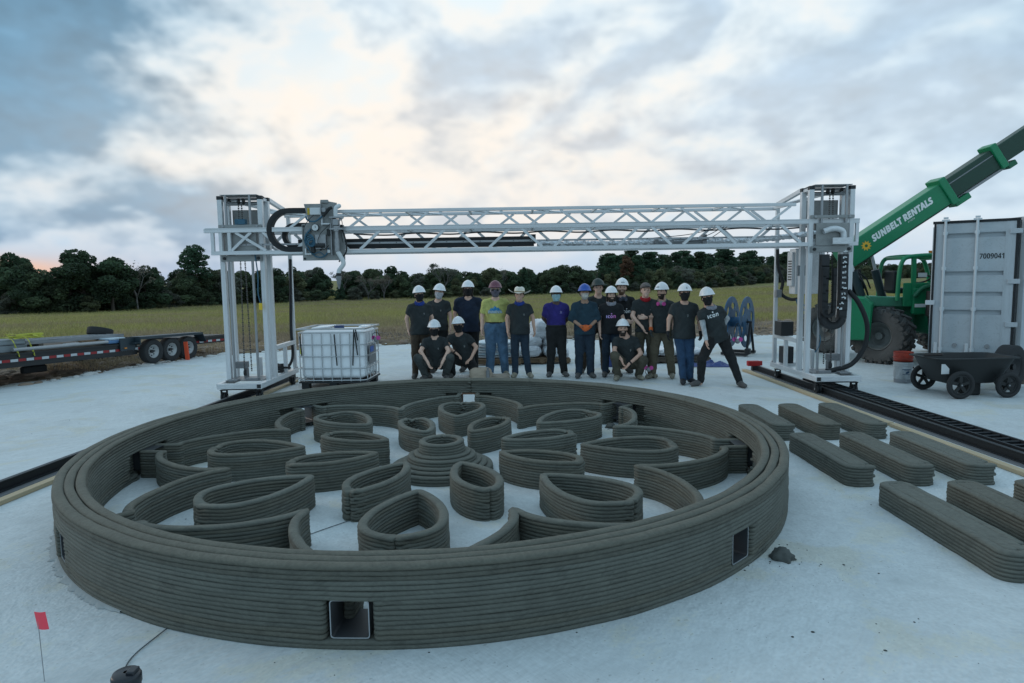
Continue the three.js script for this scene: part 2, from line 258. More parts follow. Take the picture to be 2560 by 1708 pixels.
function centredThing(name, label, cat, group, geos, ang, r) {   // group stands at the piece's own base, not at the centre of the medallion
  const o = thing(name, label, cat, [CX + r * Math.sin(ang), 0, CZ - r * Math.cos(ang)], -ang, group);
  geos.forEach((g, i) => mesh('bead_layer', g, batch(i * 0.37 + Math.round(ang * 9)), o));
  return o;
}
for (const set of [outerKinds]) for (const gs of set) for (const g of gs) g.translate(0, 0, 1.85);
for (const gs of innerKinds) for (const g of gs) g.translate(0, 0, 1.05);
for (let k = 0; k < 8; k++) {
  const a = TURN + k * Math.PI / 4;
  centredThing('outer_petal', `large concrete bead petal, ${where8[k]}`, 'concrete petal', 'large petals in the outer circle', outerKinds[(k * 2 + 1) % 3], a, 1.85);
  centredThing('inner_petal', `small concrete petal by the cone, ${whereIn[k]}`, 'concrete petal', 'small petals round the cone', innerKinds[(k * 2) % 3], a + Math.PI / 8, 1.05);
}
{ // scalloped walls between the openings
  const c = Math.cos(Math.PI / 8), s = Math.sin(Math.PI / 8), J = (r, off) => [r * c + off * s, r * s - off * c];
  const side = [[1.985, 0.012], [2.06, 0.03], [2.15, 0.07], [2.25, 0.145], [2.36, 0.255], [2.46, 0.40], [2.54, 0.55], [2.59, 0.70], [2.605, 0.80], [2.60, 0.885], J(2.72, 0.150), J(2.77, 0.135), J(2.86, 0.13), J(2.945, 0.13)];
  const half = smoothCurve(side, 70), path = resample([...half.slice().reverse().map(p => [p[0], -p[1]]), [1.965, 0], ...half], 0.024, false);
  const kinds = [0, 1].map(k => { const out = []; for (let i = 0; i < 10; i++) out.push(beadGeo([{ pts: toXZ(path), closed: false }], (i + 0.5) * LH, 0.068, layH(i, 10), { seed: 400 + 20 * k + i }).translate(0, 0, 2.4)); return out; });
  const w = ['between the opening facing the people and the one beside the clay crumbs', 'beside the far end of the concrete beams', 'on the side of the middle row of beams', 'beside the clay lumps', 'by the open steel box on the flag side', 'on the side of the pink marker flag', 'on the side of the left printer rail', 'in front of the white water tank'];
  for (let k = 0; k < 8; k++) centredThing('scalloped_wall', `double-curved concrete bead wall with a pointed cusp, ${w[k]}`, 'concrete wall', 'scalloped walls inside the ring', kinds[k % 2], TURN + (k + 0.5) * Math.PI / 4, 2.4);
}
{ // stepped cone in the middle
  const cone = thing('stepped_cone', 'low stepped concrete cone of stacked rings with an open top, amid the petals', 'concrete cone', [CX, 0, CZ]);
  const radii = [0.475, 0.475, 0.470, 0.415, 0.355, 0.305, 0.30, 0.245, 0.195, 0.193, 0.19, 0.19];
  radii.forEach((r, i) => {
    const mk = (R, sd) => { const n = Math.round(2 * Math.PI * R / 0.025), pts = [], last = i >= 8; for (let k = 0; k <= n - (last ? 1 : 0); k++) pts.push(pol(R, 0.06 + k / n * 2 * Math.PI)); return beadGeo([last ? { pts, closed: false } : { pts: pts.slice(0, -1), closed: true }], (i + 0.5) * LH, 0.07, i === radii.length - 1 || radii[i + 1] < r - 0.02 ? LH * 1.4 : LH * 1.17, { seed: 500 + i + sd, flare: 1 }); };
    mesh('bead_ring', mk(r, 0), concrete, cone);
    if (i < 3) mesh('bead_ring', mk(r - 0.068, 40), concrete, cone);
    if (i > 2 && i < 8) mesh('bead_ring', mk(r - 0.062, 50), concrete, cone);
  });
}
{ // steel boxes through the wall
  const steel = std(0.06, 0.066, 0.072, 0.45, 0.2), rusty = std(0.16, 0.085, 0.05, 0.8, 0.2);
  const rr = (w, r) => { const s = new THREE.Shape(), h = w / 2; s.moveTo(-h + r, -h); s.lineTo(h - r, -h); s.quadraticCurveTo(h, -h, h, -h + r); s.lineTo(h, h - r); s.quadraticCurveTo(h, h, h - r, h); s.lineTo(-h + r, h); s.quadraticCurveTo(-h, h, -h, h - r); s.lineTo(-h, -h + r); s.quadraticCurveTo(-h, -h, -h + r, -h); return s; };
  const s = rr(0.208, 0.02); s.holes.push(rr(0.199, 0.017));
  const g = new THREE.ExtrudeGeometry(s, { depth: 0.30, bevelEnabled: false, curveSegments: 4 }).translate(0, 0.16, -0.135);
  const s2 = rr(0.2085, 0.02); s2.holes.push(rr(0.1985, 0.017)); const rimG = new THREE.ExtrudeGeometry(s2, { depth: 0.004, bevelEnabled: false, curveSegments: 4 }).translate(0, 0.16, -0.1385), rimM = std(0.40, 0.43, 0.45, 0.45, 0.4);
  const lab = ['rust brown square steel tube through the ring wall facing the people', 'square steel tube through the wall beside the clay crumbs', 'square steel tube through the wall facing the middle of the beams', 'square steel tube through the wall above the clay lumps', 'square steel tube with bright cut rim through the wall, nothing but bare pad before it', 'square steel tube through the wall with spilled grout along its foot', 'square steel tube through the wall facing the printer rail away from the beams', 'square steel tube through the wall facing the white water tank'];
  for (let k = 0; k < 8; k++) { const a = OPEN(k), o = tag(mesh('steel_box_tube', g, k ? steel : rusty), lab[k], 'steel tube', 'steel tubes in the wall openings'); o.position.set(CX + 3.03 * Math.sin(a), 0, CZ - 3.03 * Math.cos(a)); o.rotation.y = -a; mesh('cut_rim', rimG, rimM, o); }
}
{ // loose beams beside the ring
  const N = 7, cols = ['nearest the ring wall', 'in the middle', 'nearest the timber plank'], rows = [['far row', -8.06, 1.16], ['middle row', -6.41, 1.22], ['near row', -4.62, 1.36]];
  const mk = (len, k) => { const hw = 0.098, hl = len / 2 - 0.035, out = [], loop = [];
    const add = (x, z) => loop.push([x, z]);
    for (let t = 0; t <= 8; t++) { const a = t / 8 * Math.PI; add(hw * Math.cos(a) * 1.0, -hl + 0.0 - 0.055 * Math.sin(a)); }
    for (let t = 0; t <= 8; t++) { const a = Math.PI + t / 8 * Math.PI; add(hw * Math.cos(a), hl - 0.055 * Math.sin(a)); }
    loop.push(loop[0]);
    const cut = resample(loop, 0.03, false), sh = Math.round(cut.length * 0.60), path = [...cut.slice(sh), ...cut.slice(1, sh)];
    for (let i = 0; i < N; i++) out.push([beadGeo([{ pts: path.slice(1, -1), closed: false }], (i + 0.5) * LH, 0.074, i === N - 1 ? LH * 1.35 : LH * 1.17, { seed: 600 + 30 * k + i, flare: 0.8, sag: 0.2, wob: 0.006 }), beadGeo([{ pts: resample([[0.03, -hl + 0.02], [0.03, hl - 0.02]], 0.06, false), closed: false }, { pts: resample([[-0.03, -hl + 0.02], [-0.03, hl - 0.02]], 0.06, false), closed: false }], (i + 0.5) * LH, 0.085, LH * 1.2, { seed: 660 + 30 * k + i })]);
    return out; };
  rows.forEach(([rn, z, len], r) => { const kinds = [mk(len, r * 2), mk(len, r * 2 + 1)]; for (let c = 0; c < 3; c++) {
    const o = thing('printed_beam', `straight low concrete beam of stacked beads, ${rn}, ${cols[c]}`.replace('far row', 'row beside the telehandler end').replace('near row', 'longest row, away from the people').replace('middle row', 'middle row of three'), 'concrete beam', [3.10 + 0.53 * c + 0.012 * r * c + (r === 2 ? 0.02 : 0), 0, z], 0.02 * noise(c * 3.1, r * 2.7, 5), 'straight printed beams');
    if ((c + r) % 2) o.rotation.y += 0.004;
    for (const [a, b] of kinds[c % 2]) { mesh('bead_layer', a, batch(c + 3 * r + (a.uuid ? 0 : 0)), o); mesh('infill_bead', b, batch(c + 3 * r), o); }
  } });
}
// ---------------------------------------------------------------- gantry printer
const scuff = dataTex(256, (u, v) => { const a = tile(u, v, 5, 21, 4), b = tile(u, v, 50, 23, 3), t = 0.86 + 0.12 * a + 0.12 * b; return [t, t, t]; }, true);
const alu = std(0.90, 0.92, 0.93, 0.36, 0.2, { map: scuff }), aluDark = std(0.34, 0.35, 0.36, 0.5, 0.4, { map: scuff }), galv = std(0.48, 0.49, 0.50, 0.45, 0.6, { map: scuff }), blackM = std(0.014, 0.016, 0.018, 0.55), rubber = std(0.018, 0.019, 0.02, 0.8), plate = std(0.40, 0.41, 0.40, 0.55, 0.25, { map: scuff });
const foil = std(0.62, 0.64, 0.66, 0.28, 0.9), pipeW = std(0.66, 0.68, 0.68, 0.45), cordBlue = std(0.03, 0.11, 0.17, 0.5), yel = std(0.75, 0.50, 0.03, 0.5), chainM = std(0.09, 0.085, 0.08, 0.5, 0.7);
function caster(parent, x, z, yTop, name = 'caster') {
  const r = 0.068, c = new THREE.Group(); c.name = name; c.position.set(x, 0, z); parent.add(c);
  mesh('fork', [bx(0.1, 0.012, 0.1, 0, r * 2 + 0.035, 0), bx(0.008, 0.11, 0.06, -0.044, r + 0.045, 0), bx(0.008, 0.11, 0.06, 0.044, r + 0.045, 0), rod([0, r * 2 + 0.03, 0], [0, yTop, 0], 0.018)], blackM, c);
  mesh('wheel', [0.022, -0.022].map(o => new THREE.CylinderGeometry(r, r, 0.03, 22).rotateZ(Math.PI / 2).translate(o, r, 0)), rubber, c);
  mesh('hub', rod([-0.05, r, 0], [0.05, r, 0], 0.02), galv, c);
}
function chain(a, b, parent, pitch = 0.032) {
  a = P(a); b = P(b); const n = Math.round(a.distanceTo(b) / pitch), gs = [], d = b.clone().sub(a).divideScalar(n);
  for (let i = 0; i < n; i++) { const p = a.clone().addScaledVector(d, i), q = p.clone().addScaledVector(d, 0.78); gs.push(i % 2 ? bar(p, q, 0.026, 0.006) : bar(p, q, 0.012, 0.018)); }
  return mesh('chain', gs, chainM, parent);
}
// local axes: x runs outwards from the printed area, z = 0 is the front of the base
function tower(pos, mir, label) {
  const t = thing('gantry_tower', label, 'gantry tower', pos); const m = mir ? -1 : 1;
  const X = x => x * m, C = 0.078, top = 3.26;
  const b = (w, h, d, x, y, z, r = 0.006) => bx(w, h, d, X(x), y, z, r);
  const sub = (n, g, mat) => mesh(n, g, mat, t);
  // wheeled base
  const base = sub('base_frame', [b(0.085, 0.085, 1.86, 0, 0.245, -0.95), b(0.63, 0.084, 0.08, 0.36, 0.245, -0.065), b(0.60, 0.08, 0.08, 0.345, 0.245, -0.92), b(0.08, 0.08, 0.80, 0.68, 0.245, -0.515), b(0.34, 0.08, 0.08, 0.21, 0.245, -1.80)], alu);
  mesh('end_cap', [b(0.062, 0.062, 0.004, 0, 0.245, -0.0185, 0), b(0.058, 0.058, 0.004, 0.685, 0.245, -0.114, 0), bx(0.004, 0.06, 0.056, X(0.676), 0.245, -0.065)], blackM, base);
  sub('base_plate', [b(0.60, 0.012, 0.50, 0.36, 0.296, -0.55), b(0.20, 0.05, 0.12, 0.2, 0.322, -0.30), b(0.16, 0.03, 0.14, 0.5, 0.312, -0.27)], aluDark);
  sub('skid_plate', b(0.46, 0.018, 0.10, 0.30, 0.192, -0.10), blackM);
  caster(t, X(0.62), -0.16, 0.21); caster(t, X(0.05), -0.16, 0.21); caster(t, X(0.03), -1.70, 0.21);
  for (const [x, z] of [[0.01, -0.50], [0.66, -0.50], [0.01, -0.78], [0.66, -0.78]]) {
    const c = sub('column', b(C, top - 0.285, C, x, (top + 0.285) / 2, z), alu);
    mesh('column_cap', b(C + 0.008, 0.06, C + 0.008, x, top - 0.0, z), blackM, c);
  }
  sub('rear_post', [b(0.062, top - 0.40, 0.062, 0, (top - 0.12 + 0.285) / 2, -1.80), b(0.062, 0.062, 0.10, 0, 0.285, -1.83)], alu);
  sub('top_beam', [bar([X(0), top + 0.0, -0.82], [X(0), top - 0.12, -1.83], 0.06, 0.07, 0.006), bar([X(0.62), top + 0.0, -0.82], [X(0.05), top - 0.14, -1.78], 0.05, 0.05, 0.005), b(0.05, 0.05, 0.2, 0.01, top - 0.02, -0.64), b(0.05, 0.05, 0.2, 0.66, top - 0.02, -0.64)], alu);
  sub('top_plate', [b(0.60, 0.012, 0.36, 0.335, top + 0.04, -0.60), b(0.66, 0.04, 0.05, 0.335, top + 0.012, -0.80)], galv);
  sub('drive_shaft', rod([X(0.04), top - 0.07, -0.70], [X(0.64), top - 0.07, -0.70], 0.032, 14), galv);
  const sp = sub('sprocket', [0.30, 0.38].map(x => new THREE.CylinderGeometry(0.05, 0.05, 0.02, 16).rotateZ(Math.PI / 2).translate(X(x), top - 0.05, -0.55)), blackM);
  for (const x of [0.16, 0.55]) sub('guide_rod', rod([X(x), 0.30, -0.44], [X(x), top + 0.035, -0.44], 0.021, 12), galv);
  chain([X(0.30), 0.42, -0.52], [X(0.33), top - 0.08, -0.54], t); chain([X(0.42), 0.42, -0.52], [X(0.38), top - 0.08, -0.54], t);
  const mo = sub('chain_motor', [b(0.20, 0.11, 0.12, 0.50, 0.52, -0.62), b(0.05, 0.16, 0.1, 0.42, 0.38, -0.6)], aluDark);
  mesh('chain_wheel', new THREE.CylinderGeometry(0.055, 0.055, 0.02, 16).rotateZ(Math.PI / 2).translate(X(0.41), 0.40, -0.52), blackM, mo);
  sub('brace_beam', [b(0.07, 0.07, 0.93, 0, 0.78, -1.29), b(0.06, 0.46, 0.06, 0, 0.51, -1.30), b(0.05, 0.32, 0.05, 0.3, 0.45, -0.92)], alu);
  // lifting carriage that carries the truss
  const car = sub('lift_carriage', [b(0.52, 0.36, 0.016, 0.33, 2.52, -0.42), b(0.66, 0.10, 0.03, 0.33, 2.285, -0.432), b(0.70, 0.05, 0.03, 0.33, 2.80, -0.432), b(0.016, 0.5, 0.30, 0.10, 2.54, -0.62), b(0.016, 0.5, 0.30, 0.57, 2.54, -0.62), b(0.56, 0.30, 0.016, 0.33, 2.95, -0.84)], plate);
  mesh('roller', [0.05, 0.60].map(x => new THREE.CylinderGeometry(0.026, 0.026, 0.02, 14).rotateX(Math.PI / 2).translate(X(x), 2.285, -0.41)), blackM, car);
  mesh('roller', [0.05, 0.60].map(x => new THREE.CylinderGeometry(0.018, 0.018, 0.02, 14).rotateX(Math.PI / 2).translate(X(x), 2.80, -0.412)), galv, car);
  return { t, X };
}
const LT = tower([-4.06, 0, -10.38], true, 'silver gantry tower on casters beside the white water tank');
const RT = tower([4.79, 0, -10.24], false, 'silver gantry tower on casters in front of the green telehandler');
{ // left tower extras
  const { t, X } = LT;
  mesh('motor_box', [bx(0.17, 0.12, 0.10, X(0.34), 2.86, -0.50, 0.01), bx(0.12, 0.07, 0.06, X(0.30), 2.86, -0.44, 0.01)], cordBlue, t);
  mesh('power_cable', tube([[X(-0.02), 2.3, -1.75], [X(0.0), 1.7, -1.74], [X(0.03), 1.0, -1.75], [X(0.02), 0.5, -1.73], [X(0.05), 0.36, -1.6], [X(0.12), 0.33, -1.4]], 0.026, 40, 8), rubber, t);
  mesh('cable_bundle', [[0.10, -1.15, 0.06], [0.06, -1.35, 0.07], [0.16, -1.55, 0.055], [0.20, -1.3, 0.05]].map(([x, z, r], i) => new THREE.TorusGeometry(r + 0.04, 0.02, 6, 20).rotateX(1.2 + 0.2 * i).translate(X(x), 0.34 + 0.02 * i, z)), rubber, t);
  mesh('pendant_switch', [bx(0.05, 0.11, 0.04, X(0.05), 1.50, -0.40, 0.008)], yel, t);
  mesh('pendant_cord', tube([[X(0.10), 2.35, -0.40], [X(0.07), 2.0, -0.40], [X(0.08), 1.7, -0.40], [X(0.05), 1.56, -0.40]], 0.010, 24, 6), cordBlue, t);
}
{ // right tower extras: cabinet, hose loops, trailing cables
  const { t, X } = RT;
  const cab = mesh('control_cabinet', [bx(0.50, 0.78, 0.26, 0.32, 1.94, -1.28, 0.012), bx(0.05, 0.58, 0.20, 0.045, 1.98, -1.28, 0.008)], alu, t);
  mesh('vent_slot', [...Array(8)].map((_, i) => bx(0.006, 0.018, 0.14, 0.018, 1.80 + i * 0.045, -1.26)), blackM, cab);
  mesh('junction_box', [bx(0.13, 0.17, 0.03, 0.0, 1.95, -0.765, 0.006), bx(0.10, 0.14, 0.10, -0.03, 1.55, -1.62, 0.01)], aluDark, t);
  mesh('crate', bx(0.22, 0.25, 0.30, 0.02, 0.94, -1.45, 0.01), blackM, t); mesh('crate', bx(0.18, 0.30, 0.22, 0.1, 0.46, -1.52, 0.01), blackM, t);
  const U = (x0, x1, yTop, yBot, z) => { const r = (x1 - x0) / 2, cx = (x0 + x1) / 2, pts = [[x0, yTop, z]]; for (let i = 0; i <= 8; i++) { const a = Math.PI + i / 8 * Math.PI; pts.push([cx + r * Math.cos(a), yBot + r + r * Math.sin(a), z]); } pts.push([x1, yTop, z]); return pts; };
  // flat-sided hose carriers hanging in loops
  const band = (pts, w, h) => { const cv = new THREE.CatmullRomCurve3(pts.map(P), false, 'centripetal', 0.5), n = 60, gs = []; for (let i = 0; i < n; i++) { const a = cv.getPoint(i / n), b = cv.getPoint((i + 1.08) / n > 1 ? 1 : (i + 1.08) / n); gs.push(bar(a, b, w * (1 + 0.04 * (i % 2)), h)); } return gs; };
  mesh('hose_carrier', band(U(0.20, 0.50, 2.20, 1.06, -0.38), 0.12, 0.10), blackM, t);
  mesh('hose_carrier', band(U(0.16, 0.33, 1.98, 1.22, -0.30), 0.05, 0.06), rubber, t);
  const r = rng(77), bits = [];
  for (let i = 0; i < 12; i++) { const y = 2.24 - i * 0.082; for (let k = 0; k < 3; k++) bits.push(bx(0.014 + 0.016 * r(), 0.016 + 0.02 * r(), 0.004, 0.50 - 0.03 + 0.02 * k + 0.02 * r() - (i > 9 ? (i - 9) * 0.03 : 0), y + 0.03 * (r() - 0.5), -0.3265)); }
  mesh('carrier_marking', bits, pipeW, t);
  mesh('feed_elbow', [tube([[0.16, 2.56, -0.36], [0.28, 2.60, -0.35], [0.38, 2.60, -0.36], [0.47, 2.56, -0.37], [0.49, 2.46, -0.37]], 0.045, 30, 12), bx(0.30, 0.10, 0.02, 0.44, 2.41, -0.315, 0.004)], alu, t);
  mesh('feed_hose', tube([[0.62, 1.62, -0.42], [0.78, 1.42, -0.40], [0.93, 1.05, -0.40], [0.90, 0.68, -0.42], [0.72, 0.42, -0.44], [0.45, 0.34, -0.42], [0.25, 0.33, -0.30]], 0.037, 60, 10), rubber, t);
  mesh('power_cable', tube([[-0.01, 2.34, -1.74], [0.01, 2.0, -1.73], [0.08, 1.75, -1.70], [0.05, 1.55, -1.68], [0.14, 1.45, -1.5], [0.25, 1.47, -1.3]], 0.03, 40, 8), rubber, t);
  mesh('blue_hose', [tube([[0.12, 1.46, -1.2], [0.14, 1.38, -1.18], [0.2, 1.3, -1.14], [0.3, 1.22, -1.1]], 0.018, 20, 6), tube([[0.18, 1.46, -1.2], [0.2, 1.39, -1.16], [0.27, 1.32, -1.12]], 0.016, 20, 6), tube([[0.15, 0.98, -0.46], [0.19, 0.86, -0.42], [0.17, 0.72, -0.42], [0.12, 0.62, -0.44]], 0.008, 20, 6)], cordBlue, t);
}
{ // truss
  const t = thing('truss_bridge', 'long silver lattice truss spanning between the two gantry towers', 'truss', [0.32, 2.35, -11]);
  const x0 = -4.94 - 0.32, x1 = 5.58 - 0.32, B = 0.02, Mi = 0.375, U = 0.655, zf = 0.26, zb = -0.40, c = 0.062, ux0 = -3.86 - 0.32, ux1 = 4.56 - 0.32;
  for (const [z, lo] of [[zf, 1], [zb, 0]]) {
    mesh('bottom_chord', bar([x0 + 0.1, B, z], [x1 - 0.01, B, z], c, c, 0.006), alu, t);
    mesh('middle_chord', [bar([x0, Mi, z], [x1, Mi, z], c, c, 0.006), lo ? bar([x0 + 0.02, Mi + 0.037, z - 0.004], [x1, Mi + 0.037, z - 0.004], 0.012, 0.075) : []].flat(), alu, t);
    mesh('upper_chord', bar([ux0, U, z], [ux1, U, z], 0.052, 0.052, 0.006), alu, t);
    const per = 1.04, rise = 0.33, gap = 0.19;
    for (let k = 0; k < 11; k++) { // warren bracing
      const s = x0 + 0.42 + k * per + (lo ? 0 : 0.3), e = [[s, B + 0.03, s + rise, Mi - 0.03], [s + rise + gap, Mi - 0.03, s + 2 * rise + gap, B + 0.03]];
      for (const [ax, ay, bx_, by] of e) if (bx_ < x1 - 0.05) mesh('diagonal', bar([ax, ay, z], [bx_, by, z], 0.042, 0.036), alu, t);
      const s2 = ux0 + 0.30 + k * per * 0.93 + (lo ? 0 : 0.4);
      for (const [ax, ay, bx_, by] of [[s2, Mi + 0.03, s2 + 0.30, U - 0.025], [s2 + 0.48, U - 0.025, s2 + 0.78, Mi + 0.03]]) if (bx_ < ux1 - 0.05) mesh('diagonal', bar([ax, ay, z], [bx_, by, z], 0.036, 0.032), alu, t);
    }
    for (const x of [x0 + 0.13, x0 + 0.26, x0 + 0.40, x1 - 0.03, x1 - 0.16]) mesh('end_post', bar([x, B + 0.03, z], [x, Mi - 0.03, z], 0.05, 0.045), alu, t);
    mesh('diagonal', [bar([x0 + 0.50, Mi - 0.03, z - 0.005], [x0 + 0.98, B + 0.03, z - 0.005], 0.042, 0.03)], alu, t);
  }
  for (let k = 0; k < 9; k++) for (const y of [B, Mi, U]) { const x = lerp(ux0 + 0.1, ux1 - 0.1, k / 8); mesh('cross_tie', bar([x, y, zf - 0.03], [x, y, zb + 0.03], 0.035, 0.035), alu, t); }
  for (let k = 0; k < 8; k++) mesh('cross_brace', bar([lerp(ux0 + 0.1, ux1 - 0.1, k / 8) + 0.03, U - 0.01, zf - 0.03], [lerp(ux0 + 0.1, ux1 - 0.1, (k + 0.5) / 8), U - 0.01, zb + 0.03], 0.028, 0.02), alu, t);
  const rail = mesh('guide_rail', bar([x0 + 0.55, 0.15, zf - 0.045], [x1 - 0.95, 0.15, zf - 0.045], 0.03, 0.02), galv, t);
  mesh('rail_bolt', [...Array(34)].map((_, i) => bx(0.012, 0.012, 0.008, x0 + 0.65 + i * 0.27, 0.15, zf - 0.032)), blackM, rail);
  mesh('cable_trough', [bx(3.9, 0.16, 0.16, -1.9, 0.155, -0.10), bx(0.12, 0.15, 0.15, 0.02, 0.19, -0.10)], blackM, t);
  // crinkled foil duct
  { const cv = new THREE.CatmullRomCurve3([[0.1, 0.11, -0.05], [1.2, 0.09, -0.04], [2.4, 0.11, -0.05], [3.2, 0.10, -0.05], [4.0, 0.14, -0.03], [4.62, 0.21, 0.28]].map(P)), g = new THREE.TubeGeometry(cv, 260, 0.046, 10), p = g.attributes.position; for (let i = 0; i < p.count; i++) { const k = 0.022 * noise(p.getX(i) * 24, p.getY(i) * 40, p.getZ(i) * 40); p.setY(i, p.getY(i) + k); p.setZ(i, p.getZ(i) + k * 0.7); } g.computeVertexNormals(); mesh('foil_duct', toCreasedNormals(g, 0.5), foil, t); }
  mesh('sagging_cable', [tube([...Array(15)].map((_, i) => [lerp(-3.0, 4.7, i / 14), 0.335 - (i % 2 ? 0.028 : 0), -0.34]), 0.014, 120, 6), tube([[1.9, 0.16, 0.1], [2.6, 0.22, 0.08], [3.1, 0.33, 0.1]], 0.006, 20, 5), tube([[2.3, 0.13, 0.1], [2.8, 0.17, 0.08], [3.15, 0.33, 0.1]], 0.006, 20, 5), tube([[2.5, 0.10, 0.12], [2.9, 0.14, 0.08], [3.2, 0.33, 0.1]], 0.006, 20, 5)], blackM, t);
  mesh('hose_joint', [rod([2.05, 0.09, -0.04], [2.8, 0.10, -0.05], 0.052, 12), bx(0.05, 0.13, 0.12, 2.06, 0.10, 0.02), bx(0.06, 0.17, 0.13, 2.85, 0.13, 0.0)], aluDark, t);
}
{ // print carriage on the truss
  const t = thing('print_carriage', 'grey plate carriage with gauge, coiled hoses and hanging nozzle mounted on the truss', 'print head', [-3.0, 2.2, -10.66]);
  const b = (n, g, m) => mesh(n, g, m, t);
  const pl = b('back_plate', [extr([[-0.34, 0.03], [0.33, 0.03], [0.33, 0.58], [0.20, 0.60], [0.23, 0.93], [0.10, 0.955], [-0.03, 0.955], [-0.03, 0.92], [-0.29, 0.92], [-0.22, 0.62], [-0.34, 0.60]], 0.012, 0.002)], plate);
  mesh('plate_bolt', [[-0.31, 0.06], [0.29, 0.06], [-0.31, 0.57], [0.30, 0.57], [-0.05, 0.2]].map(([x, y]) => new THREE.CylinderGeometry(0.018, 0.018, 0.014, 12).rotateX(Math.PI / 2).translate(x, y, 0.02)), blackM, pl);
  b('carriage_box', [bx(0.42, 0.44, 0.5, -0.05, 0.33, -0.33, 0.01)], aluDark);
  const pb = b('pressure_box', bx(0.17, 0.11, 0.06, -0.10, 0.80, 0.045, 0.006), pipeW); mesh('terminal_strip', [...Array(5)].map((_, i) => bx(0.035, 0.015, 0.02, -0.215, 0.76 + i * 0.021, 0.03)), yel, pb);
  b('valve_block', [bx(0.17, 0.23, 0.07, -0.03, 0.32, 0.05, 0.006), bx(0.07, 0.07, 0.05, 0.03, 0.82, 0.04, 0.006)], galv);
  const ga = b('pressure_gauge', new THREE.CylinderGeometry(0.058, 0.058, 0.03, 24).rotateX(Math.PI / 2).translate(-0.11, 0.545, 0.06), blackM); mesh('gauge_dial', [new THREE.CylinderGeometry(0.05, 0.05, 0.004, 24).rotateX(Math.PI / 2).translate(-0.11, 0.545, 0.077)], pipeW, ga); mesh('gauge_needle', bx(0.006, 0.035, 0.003, -0.105, 0.555, 0.081), blackM, ga);
  b('coiled_hose', [0, 1, 2, 3].map(i => new THREE.TorusGeometry(0.075 - 0.008 * i, 0.011, 8, 28).rotateY(0.25 * i - 0.3).translate(-0.21 + 0.015 * i, 0.36 - 0.02 * i, 0.07 + 0.012 * i)), cordBlue);
  b('air_line', [tube([[-0.18, 0.52, 0.08], [-0.26, 0.42, 0.09], [-0.27, 0.3, 0.08], [-0.22, 0.2, 0.07]], 0.013, 24, 6), tube([[0.02, 0.72, 0.09], [-0.1, 0.64, 0.09], [-0.22, 0.66, 0.07], [-0.26, 0.72, 0.05]], 0.014, 24, 6), tube([[-0.2, 0.16, 0.03], [-0.12, 0.09, 0.05], [-0.02, 0.08, 0.05], [0.06, 0.14, 0.05], [0.08, 0.22, 0.04]], 0.012, 24, 6), tube([[-0.26, 0.22, 0.05], [-0.16, 0.13, 0.06], [-0.06, 0.16, 0.06], [0.02, 0.1, 0.06]], 0.008, 24, 6)], cordBlue);
  b('black_hose', tube([[0.03, 0.72, 0.10], [0.08, 0.77, 0.10], [0.13, 0.83, 0.10], [0.17, 0.85, 0.08]], 0.026, 20, 8), rubber); b('black_hose', tube([[0.28, 0.58, 0.07], [0.34, 0.45, 0.09], [0.38, 0.28, 0.09], [0.37, 0.15, 0.09], [0.30, 0.06, 0.09], [0.25, 0.0, 0.08]], 0.012, 30, 6), rubber);
  b('motor', [new THREE.CylinderGeometry(0.035, 0.035, 0.14, 14).rotateZ(Math.PI / 2).translate(-0.03, 0.26, 0.11), bx(0.06, 0.09, 0.06, -0.16, 0.20, 0.06, 0.006)], blackM);
  const pump = b('pump_column', [rod([0.235, 0.16, 0.10], [0.235, 0.36, 0.10], 0.042, 16), rod([0.235, 0.36, 0.10], [0.235, 0.48, 0.10], 0.032, 16), rod([0.235, 0.48, 0.10], [0.235, 0.56, 0.10], 0.052, 16), bx(0.20, 0.03, 0.14, 0.235, 0.515, 0.08, 0.005), bx(0.18, 0.025, 0.12, 0.225, 0.695, 0.08, 0.005), rod([0.17, 0.52, 0.1], [0.17, 0.69, 0.1], 0.008), rod([0.285, 0.52, 0.1], [0.285, 0.69, 0.1], 0.008), bx(0.09, 0.10, 0.08, 0.228, 0.62, 0.09, 0.01)], galv);
  mesh('inlet_elbow', [tube([[0.225, 0.70, 0.08], [0.225, 0.80, 0.08], [0.235, 0.85, 0.07], [0.27, 0.875, 0.05]], 0.034, 24, 12), new THREE.SphereGeometry(0.036, 14, 10).translate(0.275, 0.878, 0.048)], pipeW, pump);
  b('outlet_bend', tube([[0.24, 0.16, 0.10], [0.30, 0.05, 0.10], [0.325, -0.03, 0.10], [0.28, -0.10, 0.10], [0.25, -0.14, 0.10], [0.243, -0.19, 0.10]], 0.036, 40, 12), pipeW);
  const no = b('nozzle', [rod([0.24, -0.225, 0.10], [0.24, -0.285, 0.10], 0.042, 14), rod([0.24, -0.285, 0.10], [0.24, -0.345, 0.10], 0.034, 14), rod([0.24, -0.345, 0.10], [0.24, -0.43, 0.10], 0.03, 14, 0.012)], aluDark); mesh('nozzle_collar', rod([0.24, -0.18, 0.10], [0.24, -0.225, 0.10], 0.041, 14), blackM, no);
  b('relay_box', bx(0.09, 0.07, 0.05, -0.24, 0.50, 0.04, 0.006), aluDark); b('relay_box', bx(0.06, 0.10, 0.06, 0.10, 0.47, 0.045, 0.006), blackM); b('relay_box', bx(0.05, 0.05, 0.05, 0.09, 0.17, 0.04, 0.006), pipeW);
  b('side_fin', bx(0.012, 0.50, 0.09, 0.145, 0.36, 0.055), galv); b('side_fin', bx(0.012, 0.22, 0.08, -0.01, 0.80, 0.05), galv);
